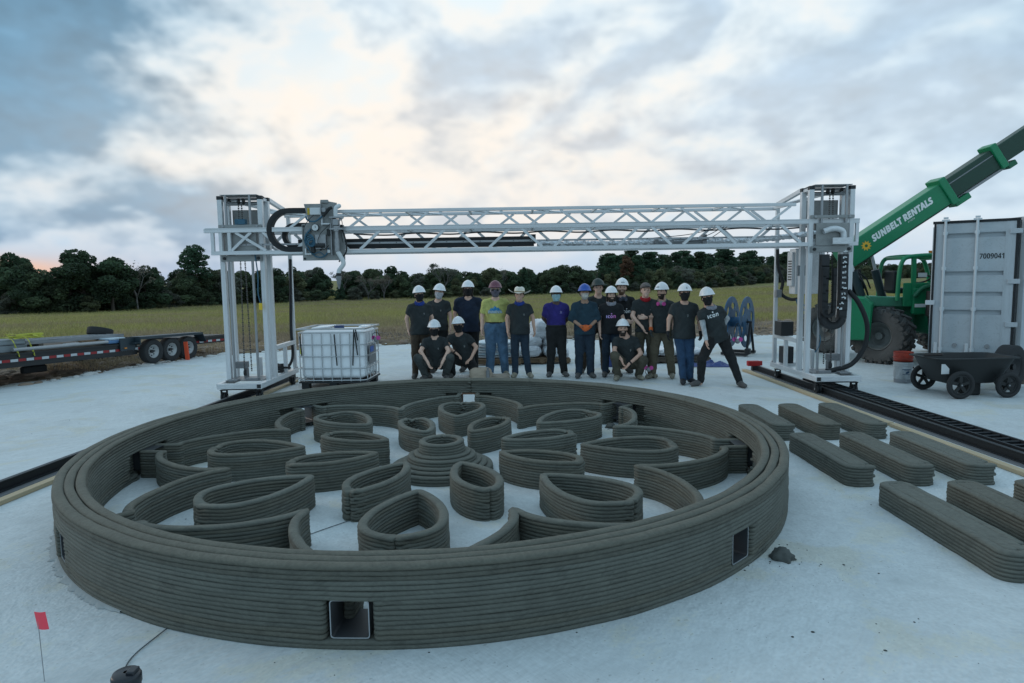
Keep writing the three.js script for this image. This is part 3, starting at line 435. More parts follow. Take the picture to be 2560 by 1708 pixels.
  b('mount_bracket', [bx(0.14, 0.02, 0.07, 0.06, 0.60, 0.05), bx(0.02, 0.16, 0.05, 0.0, 0.66, 0.045)], alu); b('mount_bracket', [bx(0.10, 0.02, 0.06, -0.24, 0.13, 0.045), bx(0.02, 0.10, 0.05, -0.28, 0.17, 0.04)], alu);
  b('top_cap', bx(0.12, 0.05, 0.05, 0.04, 0.955, 0.02, 0.006), plate);
  b('wire_loop', tube([[0.14, 0.60, 0.09], [0.06, 0.52, 0.12], [-0.02, 0.44, 0.11], [-0.06, 0.30, 0.12], [0.02, 0.2, 0.1], [0.1, 0.26, 0.09]], 0.006, 40, 5), blackM); b('wire_loop', tube([[-0.12, 0.74, 0.08], [-0.2, 0.66, 0.1], [-0.28, 0.55, 0.08], [-0.31, 0.4, 0.05], [-0.28, 0.28, 0.06]], 0.006, 40, 5), blackM); b('wire_loop', tube([[0.30, 0.7, 0.07], [0.33, 0.6, 0.1], [0.31, 0.45, 0.11], [0.33, 0.3, 0.09]], 0.006, 30, 5), blackM);
  // cable carrier looping back over the truss
  const arc = (r, y, xa, xc, xb, yb) => { const pts = [[xa, y + 2 * r, 0]]; for (let i = 0; i <= 12; i++) { const a = Math.PI / 2 + i / 12 * Math.PI; pts.push([xc + r * Math.cos(a), y + r + r * Math.sin(a), 0]); } pts.push([xb, yb, 0]); return pts; };
  const belt = (pts, w, h, z) => { const gs = [], cv = new THREE.CatmullRomCurve3(pts.map(p => V(p[0], p[1], z)), false, 'centripetal'); const n = 52; for (let i = 0; i < n; i++) { const a = cv.getPointAt(i / n), q = cv.getPointAt(Math.min(1, (i + 1.12) / n)); gs.push(bar(a, q, w, h)); } return gs; };
  b('cable_carrier', belt(arc(0.305, 0.215, -0.26, -0.58, -0.3, 0.215), 0.085, 0.11, -0.10), blackM);
  b('cable_carrier', belt(arc(0.175, 0.26, -0.26, -0.52, -0.3, 0.26), 0.065, 0.10, -0.22), blackM);
}
{ // rails with cable ladder
  const steelB = std(0.030, 0.034, 0.038, 0.45, 0.5), steelG = std(0.20, 0.21, 0.22, 0.5, 0.5), wood = std(0.46, 0.37, 0.24, 0.85);
  const track = (x, sgn, z0, z1, label) => {
    const L = z1 - z0, zc = 0, t = thing('floor_rail', label, 'rail', [x, 0, (z0 + z1) / 2]);
    mesh('base_strip', bx(0.22, 0.008, L, 0, 0.006, zc), steelG, t);
    mesh('running_rail', [bx(0.10, 0.012, L, 0.02 * sgn, 0.016, zc), bx(0.016, 0.075, L, 0.02 * sgn, 0.058, zc), bx(0.055, 0.014, L, 0.02 * sgn, 0.10, zc, 0.004)], steelB, t);
    return t;
  };
  const tr = track(5.06, 1, -12.9, 2, 'long black steel floor rail under the tower beside the concrete beams');
  const lad = thing('cable_ladder', 'black cable ladder with many rungs lying along the floor rail', 'cable ladder', [5.36, 0, -4.7], 0.035);
  mesh('side_rail', bx(0.03, 0.10, 13.2, -0.125, 0.055, 0), steelB, lad); mesh('side_rail', bx(0.03, 0.10, 13.2, 0.125, 0.055, 0), steelB, lad);
  { const g = bx(0.22, 0.022, 0.028, 0, 0.085, 0, 0.004), g2 = []; for (let i = 0; i < 95; i++) { const z = -6.4 + i * 0.135; if (z < 0.2) { const m = mesh('rung', g, steelB, lad); m.position.z = z; } else g2.push(bx(0.22, 0.022, 0.028, 0, 0.085, z)); } mesh('rung_row', g2, steelB, lad).userData.kind = 'stuff'; }
  mesh('tray_floor', bx(0.22, 0.004, 13.2, 0, 0.012, 0), blackM, lad);
  const tl = track(-4.80, -1, -12.9, 2, 'long black steel floor rail under the tower beside the water tank');
  tr.rotation.y = 0.035; tl.rotation.y = -0.07;
  const plank = (x, z0, z1, ry, label) => { const o = tag(mesh('timber_plank', bx(0.09, 0.04, z1 - z0, 0, 0.022, 0, 0.004), wood), label, 'plank'); o.position.set(x, 0, (z0 + z1) / 2); o.rotation.y = ry; };
  plank(4.62, -12.9, -8.1, 0.03, 'pale timber plank beside the rail, the length that starts behind the tower by the telehandler'); plank(4.77, -8.06, -3.2, 0.03, 'pale timber plank lying between the rail and the middle and longest beams');
  plank(-4.27, -12.4, -7.6, -0.06, 'pale timber plank along the rail, from the water tank to the ring wall'); plank(-4.56, -7.55, -2.7, -0.06, 'pale timber plank along the rail on the flag side of the ring wall');
  const red = thing('rail_end_stop', 'bright red painted end stop on the floor rail', 'end stop', [4.80, 0, -13.0]); mesh('stop_block', [bx(0.24, 0.10, 0.10, -0.04, 0.14, 0, 0.01), bx(0.06, 0.09, 0.06, 0.10, 0.14, 0, 0.008)], std(0.42, 0.015, 0.015, 0.5), red); mesh('stop_bracket', bx(0.14, 0.09, 0.08, 0, 0.045, 0), blackM, red);
  const cor = thing('rail_bracket', 'white metal bracket frame lying on the cable ladder', 'bracket', [5.31, 0.11, -6.2]); mesh('bracket_frame', [bx(0.24, 0.012, 0.02, 0, 0.05, 0.1), bx(0.24, 0.012, 0.02, 0, 0.05, -0.1), bx(0.02, 0.10, 0.2, -0.11, 0.05, 0), bx(0.02, 0.10, 0.2, 0.11, 0.05, 0)], alu, cor);
}
// ---------------------------------------------------------------- people
function netMesh(sdf, lo, hi, cell) {   // surface nets over a signed distance field
  const n = [0, 1, 2].map(k => Math.ceil((hi[k] - lo[k]) / cell) + 2), [nx, ny, nz] = n, f = new Float32Array(nx * ny * nz), id = (i, j, k) => i + nx * (j + ny * k);
  for (let k = 0; k < nz; k++) for (let j = 0; j < ny; j++) for (let i = 0; i < nx; i++) f[id(i, j, k)] = sdf(lo[0] + i * cell, lo[1] + j * cell, lo[2] + k * cell);
  const pos = [], idx = [], vid = new Int32Array(nx * ny * nz).fill(-1);
  for (let k = 0; k < nz - 1; k++) for (let j = 0; j < ny - 1; j++) for (let i = 0; i < nx - 1; i++) {
    let m = 0, cx = 0, cy = 0, cz = 0, c = 0; const v = [];
    for (let q = 0; q < 8; q++) { const t = f[id(i + (q & 1), j + (q >> 1 & 1), k + (q >> 2))]; v.push(t); if (t < 0) m |= 1 << q; }
    if (!m || m === 255) continue;
    for (let a = 0; a < 8; a++) for (const bit of [1, 2, 4]) if (!(a & bit)) { const b = a | bit; if ((v[a] < 0) !== (v[b] < 0)) { const t = v[a] / (v[a] - v[b]); cx += (a & 1) + (bit === 1 ? t : 0); cy += (a >> 1 & 1) + (bit === 2 ? t : 0); cz += (a >> 2) + (bit === 4 ? t : 0); c++; } }
    vid[id(i, j, k)] = pos.length / 3; pos.push(lo[0] + (i + cx / c) * cell, lo[1] + (j + cy / c) * cell, lo[2] + (k + cz / c) * cell);
  }
  for (let k = 1; k < nz - 1; k++) for (let j = 1; j < ny - 1; j++) for (let i = 1; i < nx - 1; i++) {
    const a = f[id(i, j, k)] < 0, quad = (p, q, r, s, flip) => { if (p < 0 || q < 0 || r < 0 || s < 0) return; if (flip) idx.push(p, r, q, p, s, r); else idx.push(p, q, r, p, r, s); };
    if (a !== f[id(i + 1, j, k)] < 0) quad(vid[id(i, j - 1, k - 1)], vid[id(i, j, k - 1)], vid[id(i, j, k)], vid[id(i, j - 1, k)], !a);
    if (a !== f[id(i, j + 1, k)] < 0) quad(vid[id(i - 1, j, k - 1)], vid[id(i - 1, j, k)], vid[id(i, j, k)], vid[id(i, j, k - 1)], !a);
    if (a !== f[id(i, j, k + 1)] < 0) quad(vid[id(i - 1, j - 1, k)], vid[id(i, j - 1, k)], vid[id(i, j, k)], vid[id(i - 1, j, k)], !a);
  }
  const g = new THREE.BufferGeometry(); g.setAttribute('position', new THREE.Float32BufferAttribute(pos, 3)); const uv = new Float32Array(pos.length / 3 * 2); for (let i = 0; i < pos.length / 3; i++) { uv[2 * i] = pos[3 * i] + pos[3 * i + 2]; uv[2 * i + 1] = pos[3 * i + 1]; }
  g.setAttribute('uv', new THREE.BufferAttribute(uv, 2)); g.setIndex(idx); g.computeVertexNormals(); return g;
}
const smin = (a, b, k) => { const h = Math.max(k - Math.abs(a - b), 0) / k; return Math.min(a, b) - h * h * k * 0.25; };
function cap(a, b, ra, rb) {   // tapered capsule
  const ax = a[0], ay = a[1], az = a[2], dx = b[0] - ax, dy = b[1] - ay, dz = b[2] - az, l = dx * dx + dy * dy + dz * dz || 1e-9;
  return (x, y, z) => { const px = x - ax, py = y - ay, pz = z - az, t = clamp((px * dx + py * dy + pz * dz) / l), ex = px - dx * t, ey = py - dy * t, ez = pz - dz * t; return Math.sqrt(ex * ex + ey * ey + ez * ez) - ra - (rb - ra) * t; };
}
function ell(c, r) { const m = Math.min(...r); return (x, y, z) => { const a = (x - c[0]) / r[0], b = (y - c[1]) / r[1], d = (z - c[2]) / r[2], q = Math.sqrt(a * a + b * b + d * d), w = Math.sqrt((a / r[0]) ** 2 + (b / r[1]) ** 2 + (d / r[2]) ** 2); return w > 1e-6 ? q * (q - 1) / w : -m; }; }
const un = (fs, k) => (x, y, z) => { let d = fs[0](x, y, z); for (let i = 1; i < fs.length; i++) d = smin(d, fs[i](x, y, z), k); return d; };
const inflate = (f, r) => (x, y, z) => f(x, y, z) - r;
const half = (p, n) => { const l = Math.hypot(...n); return (x, y, z) => ((x - p[0]) * n[0] + (y - p[1]) * n[1] + (z - p[2]) * n[2]) / l; };   // negative behind the plane
const cut = (f, ...hs) => (x, y, z) => { let d = f(x, y, z); for (const h of hs) d = Math.max(d, h(x, y, z)); return d; };
const add3 = (a, b, t = 1) => [a[0] + b[0] * t, a[1] + b[1] * t, a[2] + b[2] * t], sub3 = (a, b) => [a[0] - b[0], a[1] - b[1], a[2] - b[2]], mid3 = (a, b, t) => [lerp(a[0], b[0], t), lerp(a[1], b[1], t), lerp(a[2], b[2], t)];
function torso(pel, neck, rt, g, loose = false) {   // oval trunk from the hips to the shoulders
  const A = V(...pel), ax = V(...neck).sub(A), L = ax.length(); ax.normalize(); const R = V(...rt).addScaledVector(ax, -V(...rt).dot(ax)).normalize(), Fw = R.clone().cross(ax);
  const T0 = loose ? -0.36 : -0.12, W = [[T0, loose ? 0.178 * g : 0.135, loose ? 0.138 * g : 0.105], [0.0, (loose ? 0.172 : 0.165) * g, (loose ? 0.130 : 0.118) * g], [0.28, (loose ? 0.160 : 0.150) * g, (loose ? 0.122 : 0.112) * g * g], [0.60, 0.168 * g, 0.122 * g], [0.80, 0.164 * (0.5 + 0.5 * g), 0.112], [0.93, 0.105, 0.082], [1.06, 0.045, 0.045]];
  return (x, y, z) => { const px = x - A.x, py = y - A.y, pz = z - A.z, s = (px * ax.x + py * ax.y + pz * ax.z) / L, u = px * R.x + py * R.y + pz * R.z, v = px * Fw.x + py * Fw.y + pz * Fw.z, t = clamp(s, T0, 1.06);
    let i = 0; while (i < W.length - 2 && t > W[i + 1][0]) i++; let q = (t - W[i][0]) / (W[i + 1][0] - W[i][0]); q = q * q * (3 - 2 * q) * 0.5 + q * 0.5; const w = lerp(W[i][1], W[i + 1][1], q), d = lerp(W[i][2], W[i + 1][2], q), k = Math.sqrt((u / w) ** 2 + (v / d) ** 2), o = Math.abs(s - t) * L;
    const e = (k - 1) * Math.min(w, d); return o > 0 ? (e > 0 ? Math.hypot(e, o) : o) : e; };
}
// head in its own axes: origin between the ears, z forward
const headSdf = un([ell([0, 0.035, -0.012], [0.075, 0.088, 0.096]), ell([0, -0.03, 0.018], [0.062, 0.085, 0.072]), cap([0, -0.088, 0.055], [0, -0.085, 0.06], 0.028, 0.026), ell([0, -0.005, 0.092], [0.013, 0.026, 0.018]), ell([0, 0.03, 0.075], [0.05, 0.012, 0.02]), ell([0.077, -0.005, -0.005], [0.012, 0.032, 0.020]), ell([-0.077, -0.005, -0.005], [0.012, 0.032, 0.020]), cap([0, -0.06, -0.02], [0, -0.15, -0.03], 0.055, 0.054)], 0.018);
const box3 = (lo, hi) => (x, y, z) => Math.max(lo[0] - x, x - hi[0], lo[1] - y, y - hi[1], lo[2] - z, z - hi[2]);
const headGeo = netMesh(headSdf, [-0.11, -0.16, -0.13], [0.11, 0.14, 0.13], 0.0085);
const maskGeo = netMesh(cut(inflate(headSdf, 0.010), box3([-0.082, -0.12, 0.0], [0.082, 0.018, 0.2]), (x, y, z) => y - 0.016 + 0.0 - Math.max(0, 0.25 * (z - 0.06))), [-0.1, -0.14, -0.02], [0.1, 0.04, 0.14], 0.0075);
const coneMask = netMesh(cut(un([inflate(headSdf, 0.007), ell([0, -0.045, 0.085], [0.05, 0.05, 0.055])], 0.02), box3([-0.07, -0.11, 0.035], [0.07, 0.012, 0.2])), [-0.1, -0.14, 0.0], [0.1, 0.04, 0.16], 0.0075);
const beardGeo = netMesh(cut(inflate(headSdf, 0.006), box3([-0.08, -0.14, 0.005], [0.08, -0.028, 0.2]), (x, y, z) => -(Math.hypot(x / 0.030, (y + 0.052) / 0.011) - 1) * 0.01), [-0.1, -0.16, -0.02], [0.1, 0.0, 0.12], 0.006);
const hairGeo = netMesh(cut(inflate(headSdf, 0.011), half([0, -0.005, -0.004], [0, -0.45, 1]), box3([-0.2, -0.055, -0.2], [0.2, 0.2, 0.2])), [-0.12, -0.12, -0.14], [0.12, 0.15, 0.1], 0.009);
const longHair = netMesh(un([cut(inflate(headSdf, 0.014), half([0, -0.005, 0.018], [0, -0.3, 1]), box3([-0.2, -0.12, -0.2], [0.2, 0.2, 0.2])), ell([0.075, -0.075, -0.03], [0.02, 0.06, 0.04]), ell([-0.075, -0.075, -0.03], [0.02, 0.06, 0.04])], 0.02), [-0.13, -0.16, -0.15], [0.13, 0.15, 0.1], 0.009);
function hand() {   // wrist at the origin, fingers down -y, palm towards +z, thumb on +x
  const fs = [ell([0, -0.045, 0], [0.041, 0.05, 0.016]), cap([0, 0.015, 0], [0, -0.02, 0], 0.026, 0.026)], len = [0.068, 0.078, 0.072, 0.056];
  const fingers = len.map((l, i) => { const x = 0.030 - i * 0.0195, a = [x, -0.082, 0.002], b = [x * 1.08, -0.082 - l * 0.5, 0.012], c = [x * 1.08, -0.082 - l * 0.85, 0.034]; return [cap(a, b, 0.0098, 0.0088), cap(b, c, 0.0088, 0.0075)]; }).flat();
  const th = [cap([0.026, -0.022, 0.004], [0.05, -0.05, 0.014], 0.014, 0.011), cap([0.05, -0.05, 0.014], [0.052, -0.086, 0.026], 0.0105, 0.0085)];
  const palm = un([...fs, ...th], 0.012), fg = un(fingers, 0.003); return netMesh((x, y, z) => smin(palm(x, y, z), fg(x, y, z), 0.008), [-0.06, -0.17, -0.03], [0.07, 0.05, 0.06], 0.0062);
}
const handR = hand(), handL = hand(); handL.scale(-1, 1, 1); { const ix = handL.index.array; for (let i = 0; i < ix.length; i += 3) { const t = ix[i]; ix[i] = ix[i + 1]; ix[i + 1] = t; } handL.computeVertexNormals(); }
// hats, head axes
function hatDome() {
  const g = new THREE.SphereGeometry(1, 36, 14, 0, Math.PI * 2, 0, Math.PI * 0.5), p = g.attributes.position;
  for (let i = 0; i < p.count; i++) { let x = p.getX(i), y = p.getY(i), z = p.getZ(i); const ridge = Math.exp(-((x / 0.22) ** 2)) * 0.05 * sstep(0.3, 0.9, y), rim = Math.pow(1 - y, 6); p.setXYZ(i, x * (0.116 + 0.010 * rim), y * 0.134 + ridge * 0.11, z * (0.138 + 0.008 * rim + (z > 0 ? 0.032 * rim * Math.max(0, z) : 0))); }
  g.computeVertexNormals(); const inner = g.clone().scale(0.96, 0.96, 0.96); return [g, inner];
}
const hatGeo = join([...hatDome(), (() => { const s = new THREE.Shape(); s.absellipse(0, 0, 0.127, 0.153, 0, Math.PI * 2); const h = new THREE.Path(); h.absellipse(0, 0, 0.108, 0.128, 0, Math.PI * 2); s.holes.push(h); return new THREE.ExtrudeGeometry(s, { depth: 0.006, bevelEnabled: false, curveSegments: 20 }).rotateX(Math.PI / 2).translate(0, 0.004, 0.012); })()]);
const hatBand = new THREE.TorusGeometry(1, 0.06, 6, 30).rotateX(Math.PI / 2).scale(0.098, 0.16, 0.118);
const brimHat = join([...hatDome(), (() => { const s = new THREE.Shape(); s.absellipse(0, 0, 0.175, 0.195, 0, Math.PI * 2); const h = new THREE.Path(); h.absellipse(0, 0, 0.112, 0.134, 0, Math.PI * 2); s.holes.push(h); return new THREE.ExtrudeGeometry(s, { depth: 0.007, bevelEnabled: false, curveSegments: 24 }).rotateX(Math.PI / 2).translate(0, 0.006, 0); })()]);
const capGeo = join([(() => { const g = new THREE.SphereGeometry(1, 30, 10, 0, Math.PI * 2, 0, Math.PI / 2).scale(0.098, 0.098, 0.118); return g; })(), (() => { const s = new THREE.Shape(); s.absellipse(0, 0, 0.085, 0.10, 0, Math.PI); return new THREE.ExtrudeGeometry(s, { depth: 0.005, bevelEnabled: false }).rotateX(Math.PI / 2 - 0.12).rotateY(Math.PI).rotateX(0).rotateY(Math.PI).translate(0, 0.012, 0.075); })()]);
const cowboy = (() => {
  const g = new THREE.SphereGeometry(1, 40, 20, 0, Math.PI * 2, 0, Math.PI / 2), p = g.attributes.position;
  for (let i = 0; i < p.count; i++) { const x = p.getX(i), y = p.getY(i), z = p.getZ(i), k = Math.pow(y, 0.5); const cr = 1 - 0.18 * y; p.setXYZ(i, x * 0.10 * (1 + 0.25 * y) * cr, 0.125 * k - 0.035 * Math.exp(-((x / 0.25) ** 2)) * sstep(0.7, 1, y), z * 0.122 * (1 + 0.1 * y)); }
  g.computeVertexNormals();
  const R = 10, N = 48, pos = [], ix = []; for (const s of [0, -0.006]) for (let r = 0; r <= R; r++) for (let a = 0; a < N; a++) { const t = a / N * Math.PI * 2, q = r / R, rx = lerp(0.098, 0.215, q), rz = lerp(0.12, 0.245, q), x = Math.cos(t) * rx, z = Math.sin(t) * rz; pos.push(x, s + 0.062 * q * q * Math.pow(Math.abs(Math.cos(t)), 1.5) - 0.022 * q * Math.abs(Math.sin(t)), z); }
  for (const o of [0, (R + 1) * N]) for (let r = 0; r < R; r++) for (let a = 0; a < N; a++) { const A = o + r * N + a, B = o + r * N + (a + 1) % N, C = A + N, D = B + N; ix.push(A, C, B, B, C, D); }
  const b = new THREE.BufferGeometry(); b.setAttribute('position', new THREE.Float32BufferAttribute(pos, 3)); b.setIndex(ix); b.computeVertexNormals(); return join([g, b]);
})();
const weave = dataTex(256, (u, v) => 0.5 + 0.3 * tile(u, v, 6, 41, 4) + 0.35 * tile(u, v, 80, 43, 2)); weave.repeat.set(2.2, 2.2);
const wash = dataTex(256, (u, v) => { const t = 0.82 + 0.30 * tile(u, v, 5, 51, 4) + 0.12 * tile(u, v, 60, 53, 2); return [t, t, t]; }, true); wash.repeat.set(1.4, 1.4);
const cloth = (r, g, b) => std(r * 1.2, g * 1.2, b * 1.2, 0.92, 0, { bumpMap: weave, bumpScale: 0.012, map: wash });
const C = { tee: cloth(0.036, 0.045, 0.047), black: cloth(0.018, 0.020, 0.023), navy: cloth(0.012, 0.024, 0.052), yellow: cloth(0.62, 0.62, 0.20), purple: cloth(0.040, 0.030, 0.22), teal: cloth(0.022, 0.058, 0.085), jeans: cloth(0.10, 0.19, 0.30), darkJeans: cloth(0.024, 0.045, 0.072), blueJeans: cloth(0.035, 0.085, 0.17), brown: cloth(0.085, 0.062, 0.042), khaki: cloth(0.16, 0.135, 0.09), olive: cloth(0.11, 0.10, 0.07), grey: cloth(0.065, 0.075, 0.072), blackT: cloth(0.018, 0.019, 0.020), sleeve: cloth(0.56, 0.60, 0.62), red: cloth(0.42, 0.012, 0.02), blue: cloth(0.02, 0.06, 0.32), greyB: cloth(0.34, 0.35, 0.40), boot: std(0.10, 0.095, 0.09, 0.85), shoeB: std(0.02, 0.022, 0.026, 0.7), tan: std(0.28, 0.25, 0.19, 0.85) };
const hatW = std(0.84, 0.85, 0.86, 0.32), skinA = std(0.72, 0.47, 0.36, 0.6), skinB = std(0.62, 0.38, 0.28, 0.6), skinC = std(0.42, 0.25, 0.17, 0.6), skinD = std(0.11, 0.062, 0.045, 0.55), dark = std(0.012, 0.010, 0.010, 0.6), hairM = std(0.03, 0.02, 0.014, 0.7), hairL = std(0.16, 0.09, 0.05, 0.7), pinkM = std(0.55, 0.07, 0.30, 0.6), orangeM = std(0.70, 0.14, 0.03, 0.7), lens = std(0.012, 0.014, 0.016, 0.12), lip = std(0.36, 0.13, 0.11, 0.6), teeth = std(0.8, 0.78, 0.72, 0.4);
const iconPrint = (c1, c2) => canvasTex(512, 256, (x, w, h) => { x.clearRect(0, 0, w, h); const g = x.createLinearGradient(60, 0, 460, 0); g.addColorStop(0, c1); g.addColorStop(1, c2); x.fillStyle = g; x.font = 'bold 190px sans-serif'; x.textAlign = 'center'; x.textBaseline = 'alphabetic'; x.fillText('\u0131con', 256, 225); const a = x.measureText('\u0131c').width, b = x.measureText('\u0131con').width, o = x.measureText('o').width; x.beginPath(); x.arc(256 - b / 2 + a + o / 2, 62, 24, 0, 7); x.fill(); });
const prints = {
  icon: iconPrint('#e8ecec', '#e8ecec'), iconPink: iconPrint('#c9c6ff', '#ee7fd0'),
  badge: canvasTex(128, 128, (x) => { x.strokeStyle = '#aeb4b4'; x.fillStyle = '#aeb4b4'; x.lineWidth = 9; x.beginPath(); x.arc(64, 46, 27, 0, 7); x.stroke(); x.fillRect(57, 74, 14, 26); x.fillRect(48, 104, 32, 9); }),
  innova: canvasTex(512, 320, (x, w, h) => { x.fillStyle = '#2f7fae'; x.beginPath(); x.moveTo(60, 200); x.lineTo(130, 95); x.lineTo(175, 125); x.lineTo(255, 40); x.lineTo(330, 110); x.lineTo(370, 90); x.lineTo(455, 205); x.closePath(); x.fill(); x.strokeStyle = '#9fd0e6'; x.lineWidth = 8; for (const p of [[120, 150, 150, 118], [205, 130, 250, 80], [300, 130, 335, 150]]) { x.beginPath(); x.moveTo(p[0], p[1]); x.lineTo(p[2], p[3]); x.stroke(); } x.font = 'bold 118px sans-serif'; x.textAlign = 'center'; x.lineWidth = 14; x.strokeStyle = '#1f5f92'; x.strokeText('INNOVA', 256, 275); x.fillStyle = '#cfe3e8'; x.fillText('INNOVA', 256, 275); }),
  crest: canvasTex(128, 128, (x) => { x.strokeStyle = '#b9b4e0'; x.fillStyle = '#b9b4e0'; x.lineWidth = 7; x.beginPath(); x.arc(60, 42, 24, 0.4, 5.6); x.stroke(); x.beginPath(); x.arc(76, 56, 22, 2, 7.4); x.stroke(); x.fillRect(24, 100, 84, 8); }),
  hatIcon: canvasTex(256, 128, (x) => { x.fillStyle = '#20384a'; x.font = 'bold 92px sans-serif'; x.textAlign = 'center'; x.fillText('\u0131con', 128, 110); x.beginPath(); x.arc(136, 28, 11, 0, 7); x.fill(); }),
  hatStar: canvasTex(128, 128, (x) => { x.strokeStyle = '#1c2024'; x.lineWidth = 12; x.beginPath(); x.moveTo(64, 20); x.lineTo(64, 70); x.lineTo(40, 110); x.moveTo(64, 70); x.lineTo(90, 110); x.moveTo(36, 48); x.lineTo(92, 48); x.stroke(); }),
};
const printMat = Object.fromEntries(Object.entries(prints).map(([k, t]) => [k, new THREE.MeshStandardMaterial({ map: t, transparent: true, roughness: 0.85 })]));
function patch(sdf, cx, cy, w, h, roll = 0, z0 = 0.6, lift = 0.004) {   // a print laid on the front of a garment
  const nx = 10, ny = 7, pos = [], uv = [], ix = [], c = Math.cos(roll), s = Math.sin(roll);
  for (let j = 0; j <= ny; j++) for (let i = 0; i <= nx; i++) { const a = (i / nx - 0.5) * w, b = (j / ny - 0.5) * h, x = cx + a * c - b * s, y = cy + a * s + b * c; let z = z0; for (let k = 0; k < 60; k++) { const d = sdf(x, y, z); if (d < 0.0015) break; z -= Math.max(d * 0.8, 0.0015); } pos.push(x, y, z + lift); uv.push(i / nx, j / ny); }
  for (let j = 0; j < ny; j++) for (let i = 0; i < nx; i++) { const a = j * (nx + 1) + i; ix.push(a, a + 1, a + nx + 1, a + 1, a + nx + 2, a + nx + 1); }
  const g = new THREE.BufferGeometry(); g.setAttribute('position', new THREE.Float32BufferAttribute(pos, 3)); g.setAttribute('uv', new THREE.Float32BufferAttribute(uv, 2)); g.setIndex(ix); g.computeVertexNormals(); return g;
}
const handQuat = (dir, palm) => { const y = V(...dir).normalize().negate(), z = V(...palm); z.addScaledVector(y, -z.dot(y)).normalize(); const x = y.clone().cross(z); return new THREE.Quaternion().setFromRotationMatrix(new THREE.Matrix4().makeBasis(x, y, z)); };
